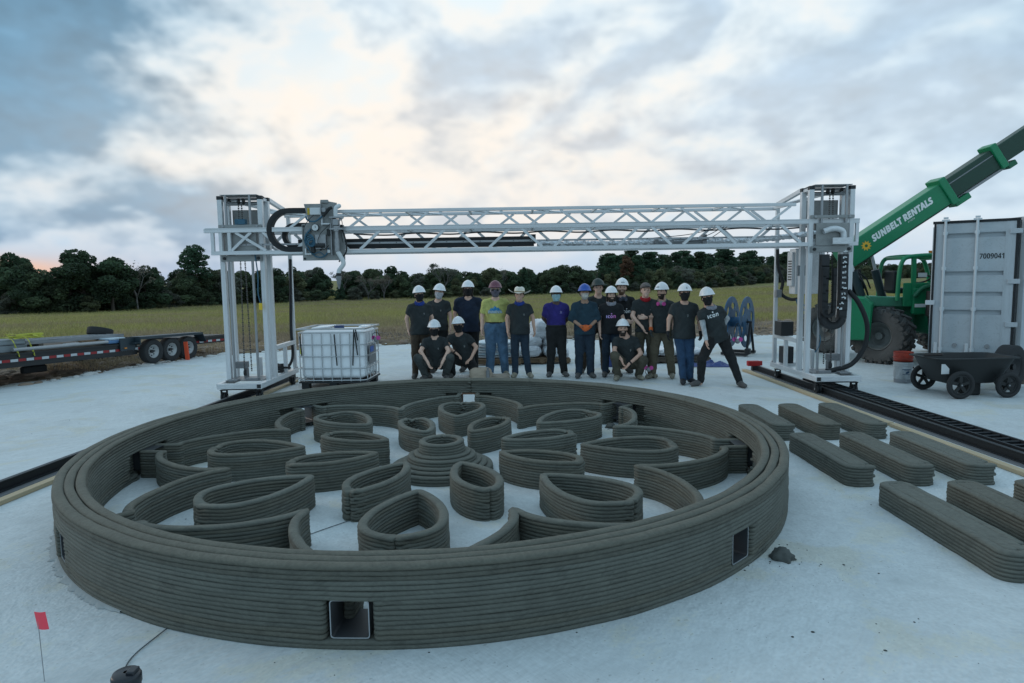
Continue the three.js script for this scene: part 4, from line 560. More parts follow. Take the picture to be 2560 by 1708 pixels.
// o.l / o.r are the limbs on the left and right as one faces the person
function person(o) {
  const k = (o.H || 1.72) / 1.75, g = o.girth || 1, S = p => p.map(v => v * k);
  const t = thing('person', o.label, 'person', [o.x, 0, o.z], o.ry || 0, null);
  const J = { pel: [0, 0.96, 0], neck: [0, 1.455, -0.01], head: [0, 1.625, 0.02], rt: [1, 0, 0], ...o.J }, pel = S(J.pel), neck = S(J.neck), hd = S(J.head);
  const limbs = [-1, 1].map(s => { const q = s < 0 ? o.l || {} : o.r || {}, R = V(...J.rt).normalize(); const sh = add3(neck, [R.x * 0.172 * s * (0.5 + 0.5 * g), -0.072 + R.y * 0.172 * s, R.z * 0.172 * s], k), hip = add3(pel, [R.x * 0.088 * s * g, -0.03, R.z * 0.088 * s], k); return { s, sh, hip, el: S(q.el || [s * 0.235 * (0.4 + 0.6 * g), 1.16, -0.03]), wr: S(q.wr || [s * 0.245 * (0.4 + 0.6 * g), 0.915, 0.035]), kn: S(q.kn || [s * 0.105, 0.51, 0.015]), an: S(q.an || [s * 0.115, 0.085, -0.02]), toe: q.toe ? S(q.toe) : null, hdir: q.hdir, palm: q.palm }; });
  for (const q of limbs) if (!q.toe) q.toe = add3(q.an, [q.s * 0.045, -0.035, 0.16], k);
  const trunk = torso(pel, neck, J.rt, g), legs = limbs.map(q => un([cap(q.hip, q.kn, 0.084 * g * k, 0.058 * k), cap(q.kn, q.an, 0.055 * k, 0.038 * k)], 0.02)), feet = limbs.map(q => cap(add3(q.an, [0, -0.035 * k, 0]), q.toe, 0.04 * k, 0.032 * k)), arms = limbs.map(q => un([cap(q.sh, q.el, 0.050 * g * k, 0.041 * k), cap(q.el, q.wr, 0.041 * k, 0.028 * k)], 0.015)), neckC = cap(neck, hd, 0.06 * k, 0.052 * k), traps = limbs.map(q => cap(add3(neck, [0, 0.012 * k, -0.012]), q.sh, 0.044 * k, 0.05 * g * k)), looseT = torso(pel, neck, J.rt, g, !o.tuck);
  const pts = [pel, neck, hd, ...limbs.flatMap(q => [q.sh, q.el, q.wr, q.kn, q.an, q.toe])], lo = [0, 1, 2].map(a => Math.min(...pts.map(p => p[a])) - 0.2), hi = [0, 1, 2].map(a => Math.max(...pts.map(p => p[a])) + 0.2); lo[1] = -0.03;
  const up = V(...sub3(neck, pel)).normalize(), U = [up.x, up.y, up.z];
  // skin: one continuous figure with a finer head and hands
  const headM = new THREE.Matrix4().compose(V(...hd), new THREE.Quaternion().setFromEuler(new THREE.Euler(o.nod || 0, o.look || 0, o.tilt || 0, 'YXZ')), V(k, k, k).multiplyScalar(1.02));
  const bodyS = un([trunk, ...legs, ...feet, ...arms, ...traps, neckC], 0.03), parts = [plain(netMesh(bodyS, lo, hi, 0.022)), plain(headGeo.clone().applyMatrix4(headM))];
  limbs.forEach((q, i) => { const dir = q.hdir || sub3(q.wr, q.el), palm = q.palm || [-q.s, 0, 0.35], m = new THREE.Matrix4().compose(V(...q.wr), handQuat(dir, palm), V(k, k, k)); const geo = q.s < 0 ? handL : handR; q.hm = m; if (!(o.gloves && o.gloves[i])) parts.push(plain(geo.clone().applyMatrix4(m))); });
  mesh('body', mergeGeometries(parts), o.skin || skinA, t);
  // shirt
  const wr = (f, a) => (x, y, z) => f(x, y, z) + a * (noise(x * 9 + o.x * 9, y * 8, z * 9) + 0.9 * noise(x * 7 + y * 15 + o.z * 7, y * 17 - x * 8, z * 20));
  const sl = o.sleeve ?? 0.62, sleeves = limbs.map((q, i) => { const e = sl <= 1 ? mid3(q.sh, q.el, sl) : mid3(q.el, q.wr, sl - 1), prev = sl <= 1 ? q.sh : q.el, f = sl <= 1 ? cap(q.sh, mid3(q.sh, q.el, Math.min(1, sl + 0.2)), 0.068 * g * k, 0.064 * k) : un([cap(q.sh, q.el, 0.066 * g * k, 0.056 * k), cap(q.el, mid3(q.el, q.wr, Math.min(1, sl - 0.9)), 0.055 * k, 0.046 * k)], 0.02); return cut(f, half(e, sub3(e, prev))); });
  const hem = o.tuck ? add3(pel, U, 0.045) : add3(pel, U, -(o.hem ?? 0.10) * k), collar = add3(neck, U, 0.012), hole = cap(add3(neck, [0, 0.028 * k, 0.022]), add3(hd, [0, 0, 0.0]), 0.076 * k, 0.09 * k);
  const shirtS = wr(cut(un([inflate(looseT, 0.014), ...traps.map(f => inflate(f, 0.013)), ...sleeves], 0.04), (x, y, z) => -(hole(x, y, z)), half(hem, U.map(v => -v))), 0.007);
  const sh = mesh('shirt', netMesh(shirtS, lo, hi, 0.0165), o.shirt || C.tee, t);
  if (o.collar) mesh('collar', netMesh(cut(un([cap(add3(neck, U, -0.01), add3(neck, U, 0.035), 0.082 * k, 0.07 * k)], 0.01), half(add3(neck, U, 0.045), U), half(add3(neck, U, -0.02), U.map(v => -v)), (x, y, z) => -(Math.hypot(x - neck[0], (z - neck[2] - 0.05)) - 0.055)), lo, hi, 0.014), o.shirt, sh);
  for (const [nm, cx, cy, w, h, roll] of o.print || []) mesh('print', patch(shirtS, cx * k, cy * k, w, h, roll || 0), printMat[nm], sh);
  // trousers
  const waist = add3(pel, U, o.tuck ? 0.075 : 0.03), loose = o.loose ?? 0.016;
  const trS = wr(cut(un([cut(inflate(trunk, 0.010), half(waist, U)), ...limbs.map((q, i) => cut(un([cap(q.hip, q.kn, (0.088 * g + loose) * k, (0.062 + loose) * k), cap(q.kn, add3(q.an, [0, -0.0, 0]), (0.060 + loose) * k, (0.046 + loose) * k)], 0.03), half(add3(q.an, [0, -0.03 * k, 0]), sub3(q.an, q.kn))))], 0.035)), 0.008);
  const tr = mesh('trousers', netMesh(trS, lo, hi, 0.0165), o.trousers || C.blackT, t);
  if (o.tuck) mesh('belt', netMesh(cut(inflate(trunk, 0.020), half(add3(pel, U, 0.08), U), half(add3(pel, U, 0.045), U.map(v => -v))), lo, hi, 0.0165), dark, tr);
  limbs.forEach(q => { const heel = add3(q.an, [0, -0.03 * k, -0.02 * k]), v = sub3(q.toe, heel), l = Math.hypot(v[0], v[2]), dx = v[0] / l, dz = v[2] / l; const b = un([cap(heel, mid3(heel, q.toe, 0.5), 0.046 * k, 0.046 * k), cap(mid3(heel, q.toe, 0.5), add3(q.toe, [dx * 0.03, 0.0, dz * 0.03]), 0.046 * k, 0.040 * k), cap(q.an, add3(q.an, [0, 0.03, 0]), 0.05 * k, 0.05 * k)], 0.03), fl = Math.min(heel[1], q.toe[1]) - 0.047 * k; mesh('shoe', netMesh(cut(b, (x, y, z) => fl - y), sub3([Math.min(heel[0], q.toe[0]), fl, Math.min(heel[2], q.toe[2])], [0.1, 0.03, 0.1]), [Math.max(heel[0], q.toe[0]) + 0.1, Math.max(q.an[1], q.toe[1]) + 0.12, Math.max(heel[2], q.toe[2]) + 0.1], 0.013), o.shoe || C.boot, t); });
  limbs.forEach((q, i) => { const gl = o.gloves && o.gloves[i]; if (gl) mesh('glove', (q.s < 0 ? handL : handR).clone().scale(1.06, 1.0, 1.15).applyMatrix4(q.hm), gl, t); });
  if (o.armSleeves) limbs.forEach(q => mesh('arm_sleeve', netMesh(cut(un([cap(q.sh, q.el, 0.054 * k, 0.046 * k), cap(q.el, q.wr, 0.045 * k, 0.034 * k)], 0.015), half(q.wr, sub3(q.wr, q.el)), half(mid3(q.sh, q.el, 0.3), sub3(q.sh, q.el))), lo, hi, 0.015), C.sleeve, t));
  if (o.band !== undefined) { const q = limbs[o.band < 0 ? 0 : 1], c = mid3(q.el, q.wr, 0.9), d = V(...sub3(q.wr, q.el)).normalize(); mesh('wristband', orient(new THREE.CylinderGeometry(0.036, 0.036, o.bandW || 0.03, 16), V(...add3(c, [d.x, d.y, d.z], -0.015)), V(...add3(c, [d.x, d.y, d.z], 0.015))), o.bandMat || dark, t); }
  // head wear and face
  const onHead = (n, geo, m, p = t) => mesh(n, geo.clone().applyMatrix4(headM), m, p);
  onHead('hair', o.longHair ? longHair : hairGeo, o.hair || hairM);
  for (const s of [-1, 1]) onHead('eye', new THREE.SphereGeometry(0.0105, 10, 8).scale(1.25, 0.7, 0.7).translate(s * 0.031, 0.014, 0.079), dark), onHead('eyebrow', bx(0.034, 0.007, 0.012, s * 0.031, 0.033, 0.085, 0.003), o.hair || hairM);
  if (o.mask) { const m = onHead(o.coneMask ? 'respirator_mask' : 'face_mask', o.coneMask ? coneMask : maskGeo, o.mask); onHead('ear_loop', join([-1, 1].map(s => tube([[s * 0.066, 0.0, 0.045], [s * 0.083, 0.012, 0.02], [s * 0.088, 0.0, -0.01], [s * 0.08, -0.04, 0.02], [s * 0.064, -0.06, 0.045]], 0.0025, 12, 4))), o.mask, m); }
  else { onHead('mouth', bx(0.042, o.smile ? 0.010 : 0.006, 0.012, 0, -0.052, 0.080, 0.003), o.smile ? teeth : lip); if (o.beard) onHead('beard', beardGeo, o.beard); }
  if (o.glasses) onHead('glasses', join([bx(0.055, 0.034, 0.006, -0.034, 0.012, 0.095, 0.01), bx(0.055, 0.034, 0.006, 0.034, 0.012, 0.095, 0.01), bx(0.02, 0.006, 0.006, 0, 0.02, 0.098), bx(0.004, 0.006, 0.1, -0.08, 0.018, 0.045), bx(0.004, 0.006, 0.1, 0.08, 0.018, 0.045)]), lens);
  const hy = o.hat === 'cap' ? 0.055 : 0.052, hatX = new THREE.Matrix4().makeRotationX(o.hatTip ?? -0.06).setPosition(0, hy, 0.0);
  const putHat = (n, geo, m, p = t) => onHead(n, geo.clone().applyMatrix4(hatX), m, p);
  if (o.hat === 'cowboy') { const h = putHat('cowboy_hat', cowboy, o.hatMat); putHat('hat_band', new THREE.CylinderGeometry(0.104, 0.103, 0.022, 30, 1, true).scale(1, 1, 1.2).translate(0, 0.016, 0), std(0.35, 0.28, 0.18, 0.8), h); }
  else if (o.hat === 'cap') putHat('cap', capGeo, o.hatMat);
  else if (o.hat === 'brim') { const h = putHat('hard_hat', brimHat, o.hatMat); putHat('suspension_band', hatBand, dark, h); }
  else { const h = putHat('hard_hat', hatGeo, o.hatMat || hatW); putHat('suspension_band', hatBand, dark, h); const dome = (x, y, z) => Math.hypot(x / 0.118, y / 0.125, z / 0.150) * 0.12 - 0.12; if (o.hatPrint) putHat('hat_print', patch(dome, 0.0, 0.052, o.hatPrint === 'hatIcon' ? 0.09 : 0.05, 0.045, 0, 0.3, 0.006), printMat[o.hatPrint], h); if (o.stripe) putHat('hat_stripe', new THREE.TorusGeometry(0.129, 0.007, 4, 20, Math.PI * 0.7).rotateY(Math.PI / 2).scale(2.4, 0.96, 1.12).rotateX(-0.3), hatW, h); }
  if (o.scarf) mesh('neckerchief', netMesh((x, y, z) => { const q = sub3(neck, [0, -0.02 * k, -0.012]), dx = x - q[0], dy = y - q[1] + 0.25 * (z - q[2]), dz = z - q[2]; const r = Math.hypot(dx, dz * 0.95) - 0.074 * k; return Math.hypot(r, dy * 0.75) - 0.026 + 0.009 * noise(x * 30, y * 40, z * 30); }, add3(neck, [-0.16, -0.12, -0.16]), add3(neck, [0.16, 0.13, 0.18]), 0.012), o.scarf, t);
  if (o.respirator) { const c = add3(neck, [0.01 * k, -0.03 * k, 0.13 * g * k]), rs = mesh('respirator', [new THREE.SphereGeometry(0.05, 14, 10).scale(1, 0.95, 0.75).translate(...c), ...[-1, 1].map(s => tube([[c[0] + s * 0.04, c[1], c[2] - 0.01], [c[0] + s * 0.075, c[1] + 0.04, c[2] - 0.05], [c[0] + s * 0.07, c[1] + 0.08, c[2] - 0.11]], 0.005, 12, 5))], o.respirator === 1 ? std(0.03, 0.04, 0.06, 0.5) : aluDark, t); for (const s of [-1, 1]) mesh('filter', new THREE.CylinderGeometry(0.036, 0.036, 0.022, 18).rotateX(Math.PI / 2).rotateY(s * 0.7).translate(c[0] + s * 0.052, c[1] - 0.012, c[2] + 0.022), o.respirator === 1 ? std(0.06, 0.07, 0.10, 0.6) : pinkM, rs); }
  return t;
}
const maskK = cloth(0.012, 0.012, 0.014), maskW = cloth(0.62, 0.64, 0.68), maskB = cloth(0.42, 0.68, 0.74), maskG = cloth(0.16, 0.15, 0.19), maskN = cloth(0.66, 0.64, 0.58), badge = [['badge', 0.075, 1.27, 0.045, 0.045]];
person({ x: -1.78, z: -12.63, H: 1.72, ry: 0.22, look: 0.1, tilt: 0.05, label: 'person in dark tee, blue neckerchief and black mask, brown trousers, holding arms back', mask: maskK, glasses: 1, scarf: C.blue, trousers: C.brown, print: badge, l: { el: [-0.25, 1.17, -0.08], wr: [-0.22, 0.95, -0.07] }, r: { el: [0.24, 1.17, -0.08], wr: [0.2, 0.95, -0.08] } });
person({ x: -1.50, z: -13.35, H: 1.75, ry: -0.12, tilt: -0.12, J: { head: [0.03, 1.62, 0.02] }, skin: skinA, label: 'person in dark tee, pale patterned mask and black trousers, head tilted, between two others', mask: maskW, print: badge, trousers: C.blackT });
person({ x: -0.90, z: -13.45, H: 1.80, girth: 1.24, ry: 0.05, skin: skinA, label: 'broad person in navy polo shirt and black mask with hands hanging at the thighs', mask: maskK, glasses: 1, shirt: C.navy, collar: 1, sleeve: 0.78, trousers: C.blackT, hem: 0.16, longHair: 1 });
person({ x: -0.33, z: -12.80, H: 1.79, girth: 1.14, skin: skinA, label: 'person in yellow printed tee, blue jeans, maroon hard hat and grey mask', mask: maskG, glasses: 1, shirt: C.yellow, tuck: 1, sleeve: 0.82, loose: 0.03, trousers: C.jeans, hatMat: std(0.16, 0.045, 0.07, 0.35), stripe: 1, hair: std(0.5, 0.5, 0.5, 0.8), print: [['innova', -0.01, 1.27, 0.30, 0.19]], shoe: C.tan, r: { an: [0.16, 0.085, 0.02], kn: [0.13, 0.51, 0.03] }, l: { an: [-0.13, 0.085, -0.02] } });
person({ x: 0.13, z: -12.54, H: 1.69, tilt: -0.05, look: -0.1, skin: skinB, label: 'smiling person in cream cowboy hat, dark tee and blue patterned neckerchief', hat: 'cowboy', hatMat: std(0.80, 0.76, 0.66, 0.85), smile: 1, scarf: C.blue, trousers: C.darkJeans, print: [['badge', 0.085, 1.25, 0.05, 0.05]], shoe: C.tan, l: { el: [-0.25, 1.17, -0.02], wr: [-0.235, 0.93, 0.08], an: [-0.10, 0.085, -0.02] }, r: { el: [0.26, 1.18, -0.03], wr: [0.285, 0.95, 0.04], an: [0.17, 0.085, 0] } });
person({ x: 0.83, z: -12.60, H: 1.68, skin: skinD, label: 'person in purple polo shirt and pale blue mask with hands behind the back', mask: maskB, shirt: C.purple, collar: 1, tuck: 1, sleeve: 0.8, loose: 0.026, trousers: C.blackT, girth: 1.06, print: [['crest', 0.085, 1.29, 0.06, 0.06]], l: { el: [-0.25, 1.17, -0.1], wr: [-0.12, 0.98, -0.17], an: [-0.13, 0.085, -0.02] }, r: { el: [0.25, 1.17, -0.1], wr: [0.12, 0.98, -0.17], an: [0.15, 0.085, -0.02] } });
person({ x: 1.35, z: -12.40, H: 1.71, skin: skinC, girth: 1.06, label: 'person in teal jacket and blue hard hat clasping orange gloves in front', mask: maskN, coneMask: 1, shirt: C.teal, collar: 1, sleeve: 1.35, hem: 0.12, trousers: C.darkJeans, loose: 0.024, hatMat: std(0.02, 0.09, 0.42, 0.35), gloves: [orangeM, orangeM], l: { el: [-0.265, 1.15, 0.0], wr: [-0.075, 1.0, 0.165], hdir: [0.9, -0.42, 0.12], palm: [0.2, -0.2, -1] }, r: { el: [0.265, 1.15, 0.0], wr: [0.08, 1.0, 0.175], hdir: [-0.9, -0.42, 0.12], palm: [-0.2, -0.2, -1] } });
person({ x: 1.68, z: -12.98, H: 1.80, girth: 1.06, tilt: 0.08, label: 'smiling person in dark green brimmed hard hat standing behind the teal jacket', hat: 'brim', hatMat: std(0.02, 0.035, 0.03, 0.5), hair: hairL, smile: 1, trousers: C.brown, print: [['icon', 0.03, 1.26, 0.24, 0.12]], l: { an: [-0.30, 0.085, -0.02], kn: [-0.2, 0.51, 0.02] } });
person({ x: 1.86, z: -12.48, H: 1.66, look: 0.1, label: 'bearded person in black tee with white and pink lettering and grey neck scarf', longHair: 1, beard: hairM, shirt: C.black, scarf: C.greyB, trousers: C.darkJeans, print: [['iconPink', -0.02, 1.235, 0.25, 0.125]], l: { el: [-0.24, 1.15, 0.0], wr: [-0.235, 0.90, 0.08] }, r: { el: [0.24, 1.15, 0.0], wr: [0.22, 0.9, 0.08] } });
person({ x: 2.14, z: -12.95, H: 1.80, ry: -0.06, tilt: -0.03, label: 'bearded person in black lettered tee with dark respirator hanging at the chest', beard: hairL, hair: hairL, smile: 1, hatPrint: 'hatIcon', shirt: C.black, respirator: 1, trousers: C.brown, print: [['icon', 0.07, 1.20, 0.25, 0.125]], skin: skinA, r: { el: [0.30, 1.14, -0.04], wr: [0.17, 0.98, 0.12], hdir: [-0.5, 0.1, 0.4] } });
person({ x: 2.47, z: -12.30, H: 1.75, tilt: 0.03, skin: skinA, label: 'person in red neckerchief and patterned cap with one forearm across the waist', hat: 'cap', hatMat: cloth(0.20, 0.18, 0.17), smile: 1, hair: hairL, scarf: C.red, trousers: C.olive, shoe: C.tan, print: badge, band: 1, l: { el: [-0.245, 1.16, 0.03], wr: [-0.09, 0.96, 0.19], hdir: [0.35, -0.8, 0.2] }, r: { el: [0.235, 1.15, 0.04], wr: [-0.03, 1.14, 0.21], hdir: [-0.95, 0.05, 0.1], palm: [0, 0.1, -1] } });
person({ x: 2.75, z: -12.17, H: 1.72, ry: -0.42, look: -0.35, skin: skinB, label: 'person in khaki trousers with pink respirator at the neck and orange wristband', beard: hairM, hatPrint: 'hatIcon', respirator: 2, trousers: C.khaki, loose: 0.026, bandMat: orangeM, bandW: 0.06, band: -1, gloves: [C.grey, C.grey], shoe: C.tan, hatTip: 0.0, print: [], l: { el: [-0.20, 1.15, 0.05], wr: [-0.16, 0.92, 0.20], an: [-0.17, 0.085, 0.03], kn: [-0.13, 0.51, 0.05] }, r: { el: [0.22, 1.14, -0.06], wr: [0.22, 0.9, 0.05], an: [0.17, 0.085, -0.12], kn: [0.14, 0.51, -0.02] } });
person({ x: 3.00, z: -11.55, H: 1.70, skin: skinB, girth: 1.04, label: 'person in blue jeans and black gloves with speckled black mask, arms straight down', mask: maskK, glasses: 1, hatPrint: 'hatStar', trousers: C.blueJeans, hem: 0.14, gloves: [C.black, C.black], shoe: C.shoeB, print: [['badge', 0.03, 1.24, 0.055, 0.055]], l: { el: [-0.275, 1.17, 0.0], wr: [-0.30, 0.94, 0.04], an: [-0.02, 0.085, 0.06], kn: [-0.05, 0.51, 0.03] }, r: { el: [0.27, 1.17, -0.02], wr: [0.29, 0.93, 0.02], an: [0.12, 0.085, 0] } });
person({ x: 3.47, z: -11.30, H: 1.74, ry: 0.1, tilt: 0.12, skin: skinB, label: 'person in lettered tee and white arm sleeves leaning with legs wide, hand on thigh', mask: maskK, glasses: 1, armSleeves: 1, scarf: C.greyB, print: [['icon', -0.10, 1.245, 0.27, 0.135, 0.28]], J: { pel: [0.045, 0.87, -0.02], neck: [-0.10, 1.35, 0.02], head: [-0.175, 1.52, 0.06], rt: [0.95, 0.17, -0.1] }, trousers: C.blackT, l: { el: [-0.245, 1.08, 0.06], wr: [-0.225, 0.80, 0.17], hdir: [0.05, -1, 0.15], kn: [-0.26, 0.48, 0.08], an: [-0.24, 0.085, -0.02], toe: [-0.40, 0.045, 0.06] }, r: { el: [0.26, 1.15, -0.12], wr: [0.14, 0.93, -0.10], kn: [0.25, 0.47, 0.12], an: [0.36, 0.085, 0.20], toe: [0.36, 0.045, 0.38] } });
const squat = { pel: [0, 0.31, -0.14], neck: [0, 0.80, -0.02], head: [0, 0.965, 0.03] };
person({ x: -1.48, z: -12.42, H: 1.74, J: squat, skin: skinA, nod: 0.08, label: 'person squatting in dark tee and grey trousers with black mask, forearms on knees', mask: maskK, trousers: C.grey, loose: 0.022, hem: 0.05, print: [['badge', 0.07, 0.60, 0.045, 0.045]], l: { el: [-0.255, 0.56, 0.14], wr: [-0.105, 0.37, 0.30], kn: [-0.29, 0.44, 0.24], an: [-0.19, 0.085, 0.02], hdir: [0.4, -0.9, 0.2] }, r: { el: [0.27, 0.56, 0.14], wr: [0.165, 0.37, 0.30], kn: [0.30, 0.43, 0.22], an: [0.19, 0.085, 0.02], hdir: [-0.3, -0.9, 0.2] } });
person({ x: -0.99, z: -12.70, H: 1.76, ry: -0.1, tilt: 0.06, skin: skinB, J: { pel: [0.03, 0.33, -0.12], neck: [-0.05, 0.82, -0.02], head: [-0.055, 0.985, 0.03] }, label: 'person kneeling on one knee in black trousers with black mask and sunglasses', mask: maskK, glasses: 1, beard: hairM, trousers: C.blackT, loose: 0.022, hem: 0.05, band: -1, print: [['badge', 0.06, 0.60, 0.05, 0.05]], l: { el: [-0.27, 0.60, 0.10], wr: [-0.07, 0.49, 0.25], kn: [-0.18, 0.43, 0.26], an: [-0.18, 0.085, 0.10], hdir: [0.7, -0.5, 0.2], palm: [0, -1, 0.1] }, r: { el: [0.29, 0.58, 0.06], wr: [0.20, 0.38, 0.20], kn: [0.30, 0.10, 0.22], an: [0.20, 0.07, -0.24], toe: [0.20, 0.05, -0.36], hdir: [-0.4, -0.3, 0.5], palm: [0, -1, 0.1] } });
person({ x: 2.07, z: -12.10, H: 1.72, ry: -0.08, nod: -0.05, skin: skinB, J: { pel: [0.06, 0.31, -0.13], neck: [0.0, 0.80, 0.02], head: [-0.06, 0.96, 0.08] }, label: 'smiling bearded person squatting in dark tee and olive trousers, wearing a watch', beard: hairM, smile: 1, trousers: C.olive, loose: 0.024, hem: 0.05, shoe: C.tan, band: 1, print: [['badge', 0.085, 0.56, 0.05, 0.05]], l: { el: [-0.22, 0.56, 0.12], wr: [-0.10, 0.41, 0.29], kn: [-0.22, 0.47, 0.24], an: [-0.15, 0.085, 0.06], hdir: [0.3, -0.9, 0.2] }, r: { el: [0.27, 0.50, 0.14], wr: [0.03, 0.33, 0.32], kn: [0.31, 0.38, 0.20], an: [0.24, 0.085, -0.02], hdir: [-0.6, -0.7, 0.2] } });
// ---------------------------------------------------------------- vehicles and site things
function wheelTyre(R, r, w, lugs, treadMat, rimMat, parent, pos, ry = 0, opts = {}) {   // axle along local x
  const g = new THREE.Group(); g.name = opts.name || 'wheel'; g.position.set(...pos); g.rotation.y = ry; parent.add(g);
  const prof = [[r, -w * 0.40], [r * 1.12, -w * 0.5], [R * 0.90, -w * 0.5], [R * 0.97, -w * 0.42], [R * 0.985, 0], [R * 0.97, w * 0.42], [R * 0.90, w * 0.5], [r * 1.12, w * 0.5], [r, w * 0.40], [r, -w * 0.40]].map(p => new THREE.Vector2(p[0], p[1]));
  mesh('tyre', new THREE.LatheGeometry(prof, 48).rotateZ(Math.PI / 2), treadMat, g);
  if (lugs) { const gs = []; for (let i = 0; i < lugs; i++) for (const s of [-1, 1]) { const a = (i + (s > 0 ? 0.5 : 0)) / lugs * Math.PI * 2; gs.push(bx(w * 0.54, R * 0.11, R * 0.12, s * w * 0.25, 0, 0).rotateY(s * 0.5).translate(0, R * 0.99, 0).rotateX(a)); gs.push(bx(w * 0.10, R * 0.16, R * 0.12, s * w * 0.47, R * 0.90, 0).rotateX(a)); } mesh('tread_lugs', gs, treadMat, g).userData.kind = 'stuff'; }
  const d = opts.dish ?? 0.1, rim = mesh('rim', [new THREE.LatheGeometry([[0.02, w * d], [r * 0.55, w * d], [r * 0.72, w * (d + 0.1)], [r * 0.92, w * 0.36], [r * 1.02, w * 0.42], [r * 1.03, -w * 0.42], [0.02, -w * 0.3]].map(p => new THREE.Vector2(p[0], p[1])), 32).rotateZ(-Math.PI / 2)], rimMat, g);
  mesh('hub', [new THREE.CylinderGeometry(r * 0.22, r * 0.26, w * 0.3, 16).rotateZ(Math.PI / 2).translate(w * (d + 0.1), 0, 0)], opts.hub || rimMat, rim);
  if (opts.holes) mesh('rim_hole', [...Array(8)].map((_, i) => new THREE.CylinderGeometry(r * 0.1, r * 0.1, 0.02, 10).rotateZ(Math.PI / 2).translate(w * (d + 0.03), r * 0.62 * Math.cos(i * Math.PI / 4), r * 0.62 * Math.sin(i * Math.PI / 4))), blackM, rim);
  return g;
}
const paintMap = dataTex(512, (u, v) => { const t = 0.93 + 0.05 * tile(u, v, 4, 61, 4) + 0.06 * tile(u, v, 70, 63, 3), d = tile(u, v, 26, 67, 3) > 0.24 ? 0.05 : 0; return [t - d, t - d * 1.05, t - d * 1.15]; }, true);
const tyreM = std(0.028, 0.029, 0.03, 0.9), dustyTyre = std(0.12, 0.12, 0.115, 0.95, 0, { map: wash });
const palletWood = std(0.30, 0.20, 0.12, 0.9, 0, { map: wash }), palletGrey = std(0.17, 0.14, 0.11, 0.9, 0, { map: wash });
const text = (w, h, draw, rough = 0.6) => new THREE.MeshStandardMaterial({ map: canvasTex(w, h, draw), transparent: true, roughness: rough });
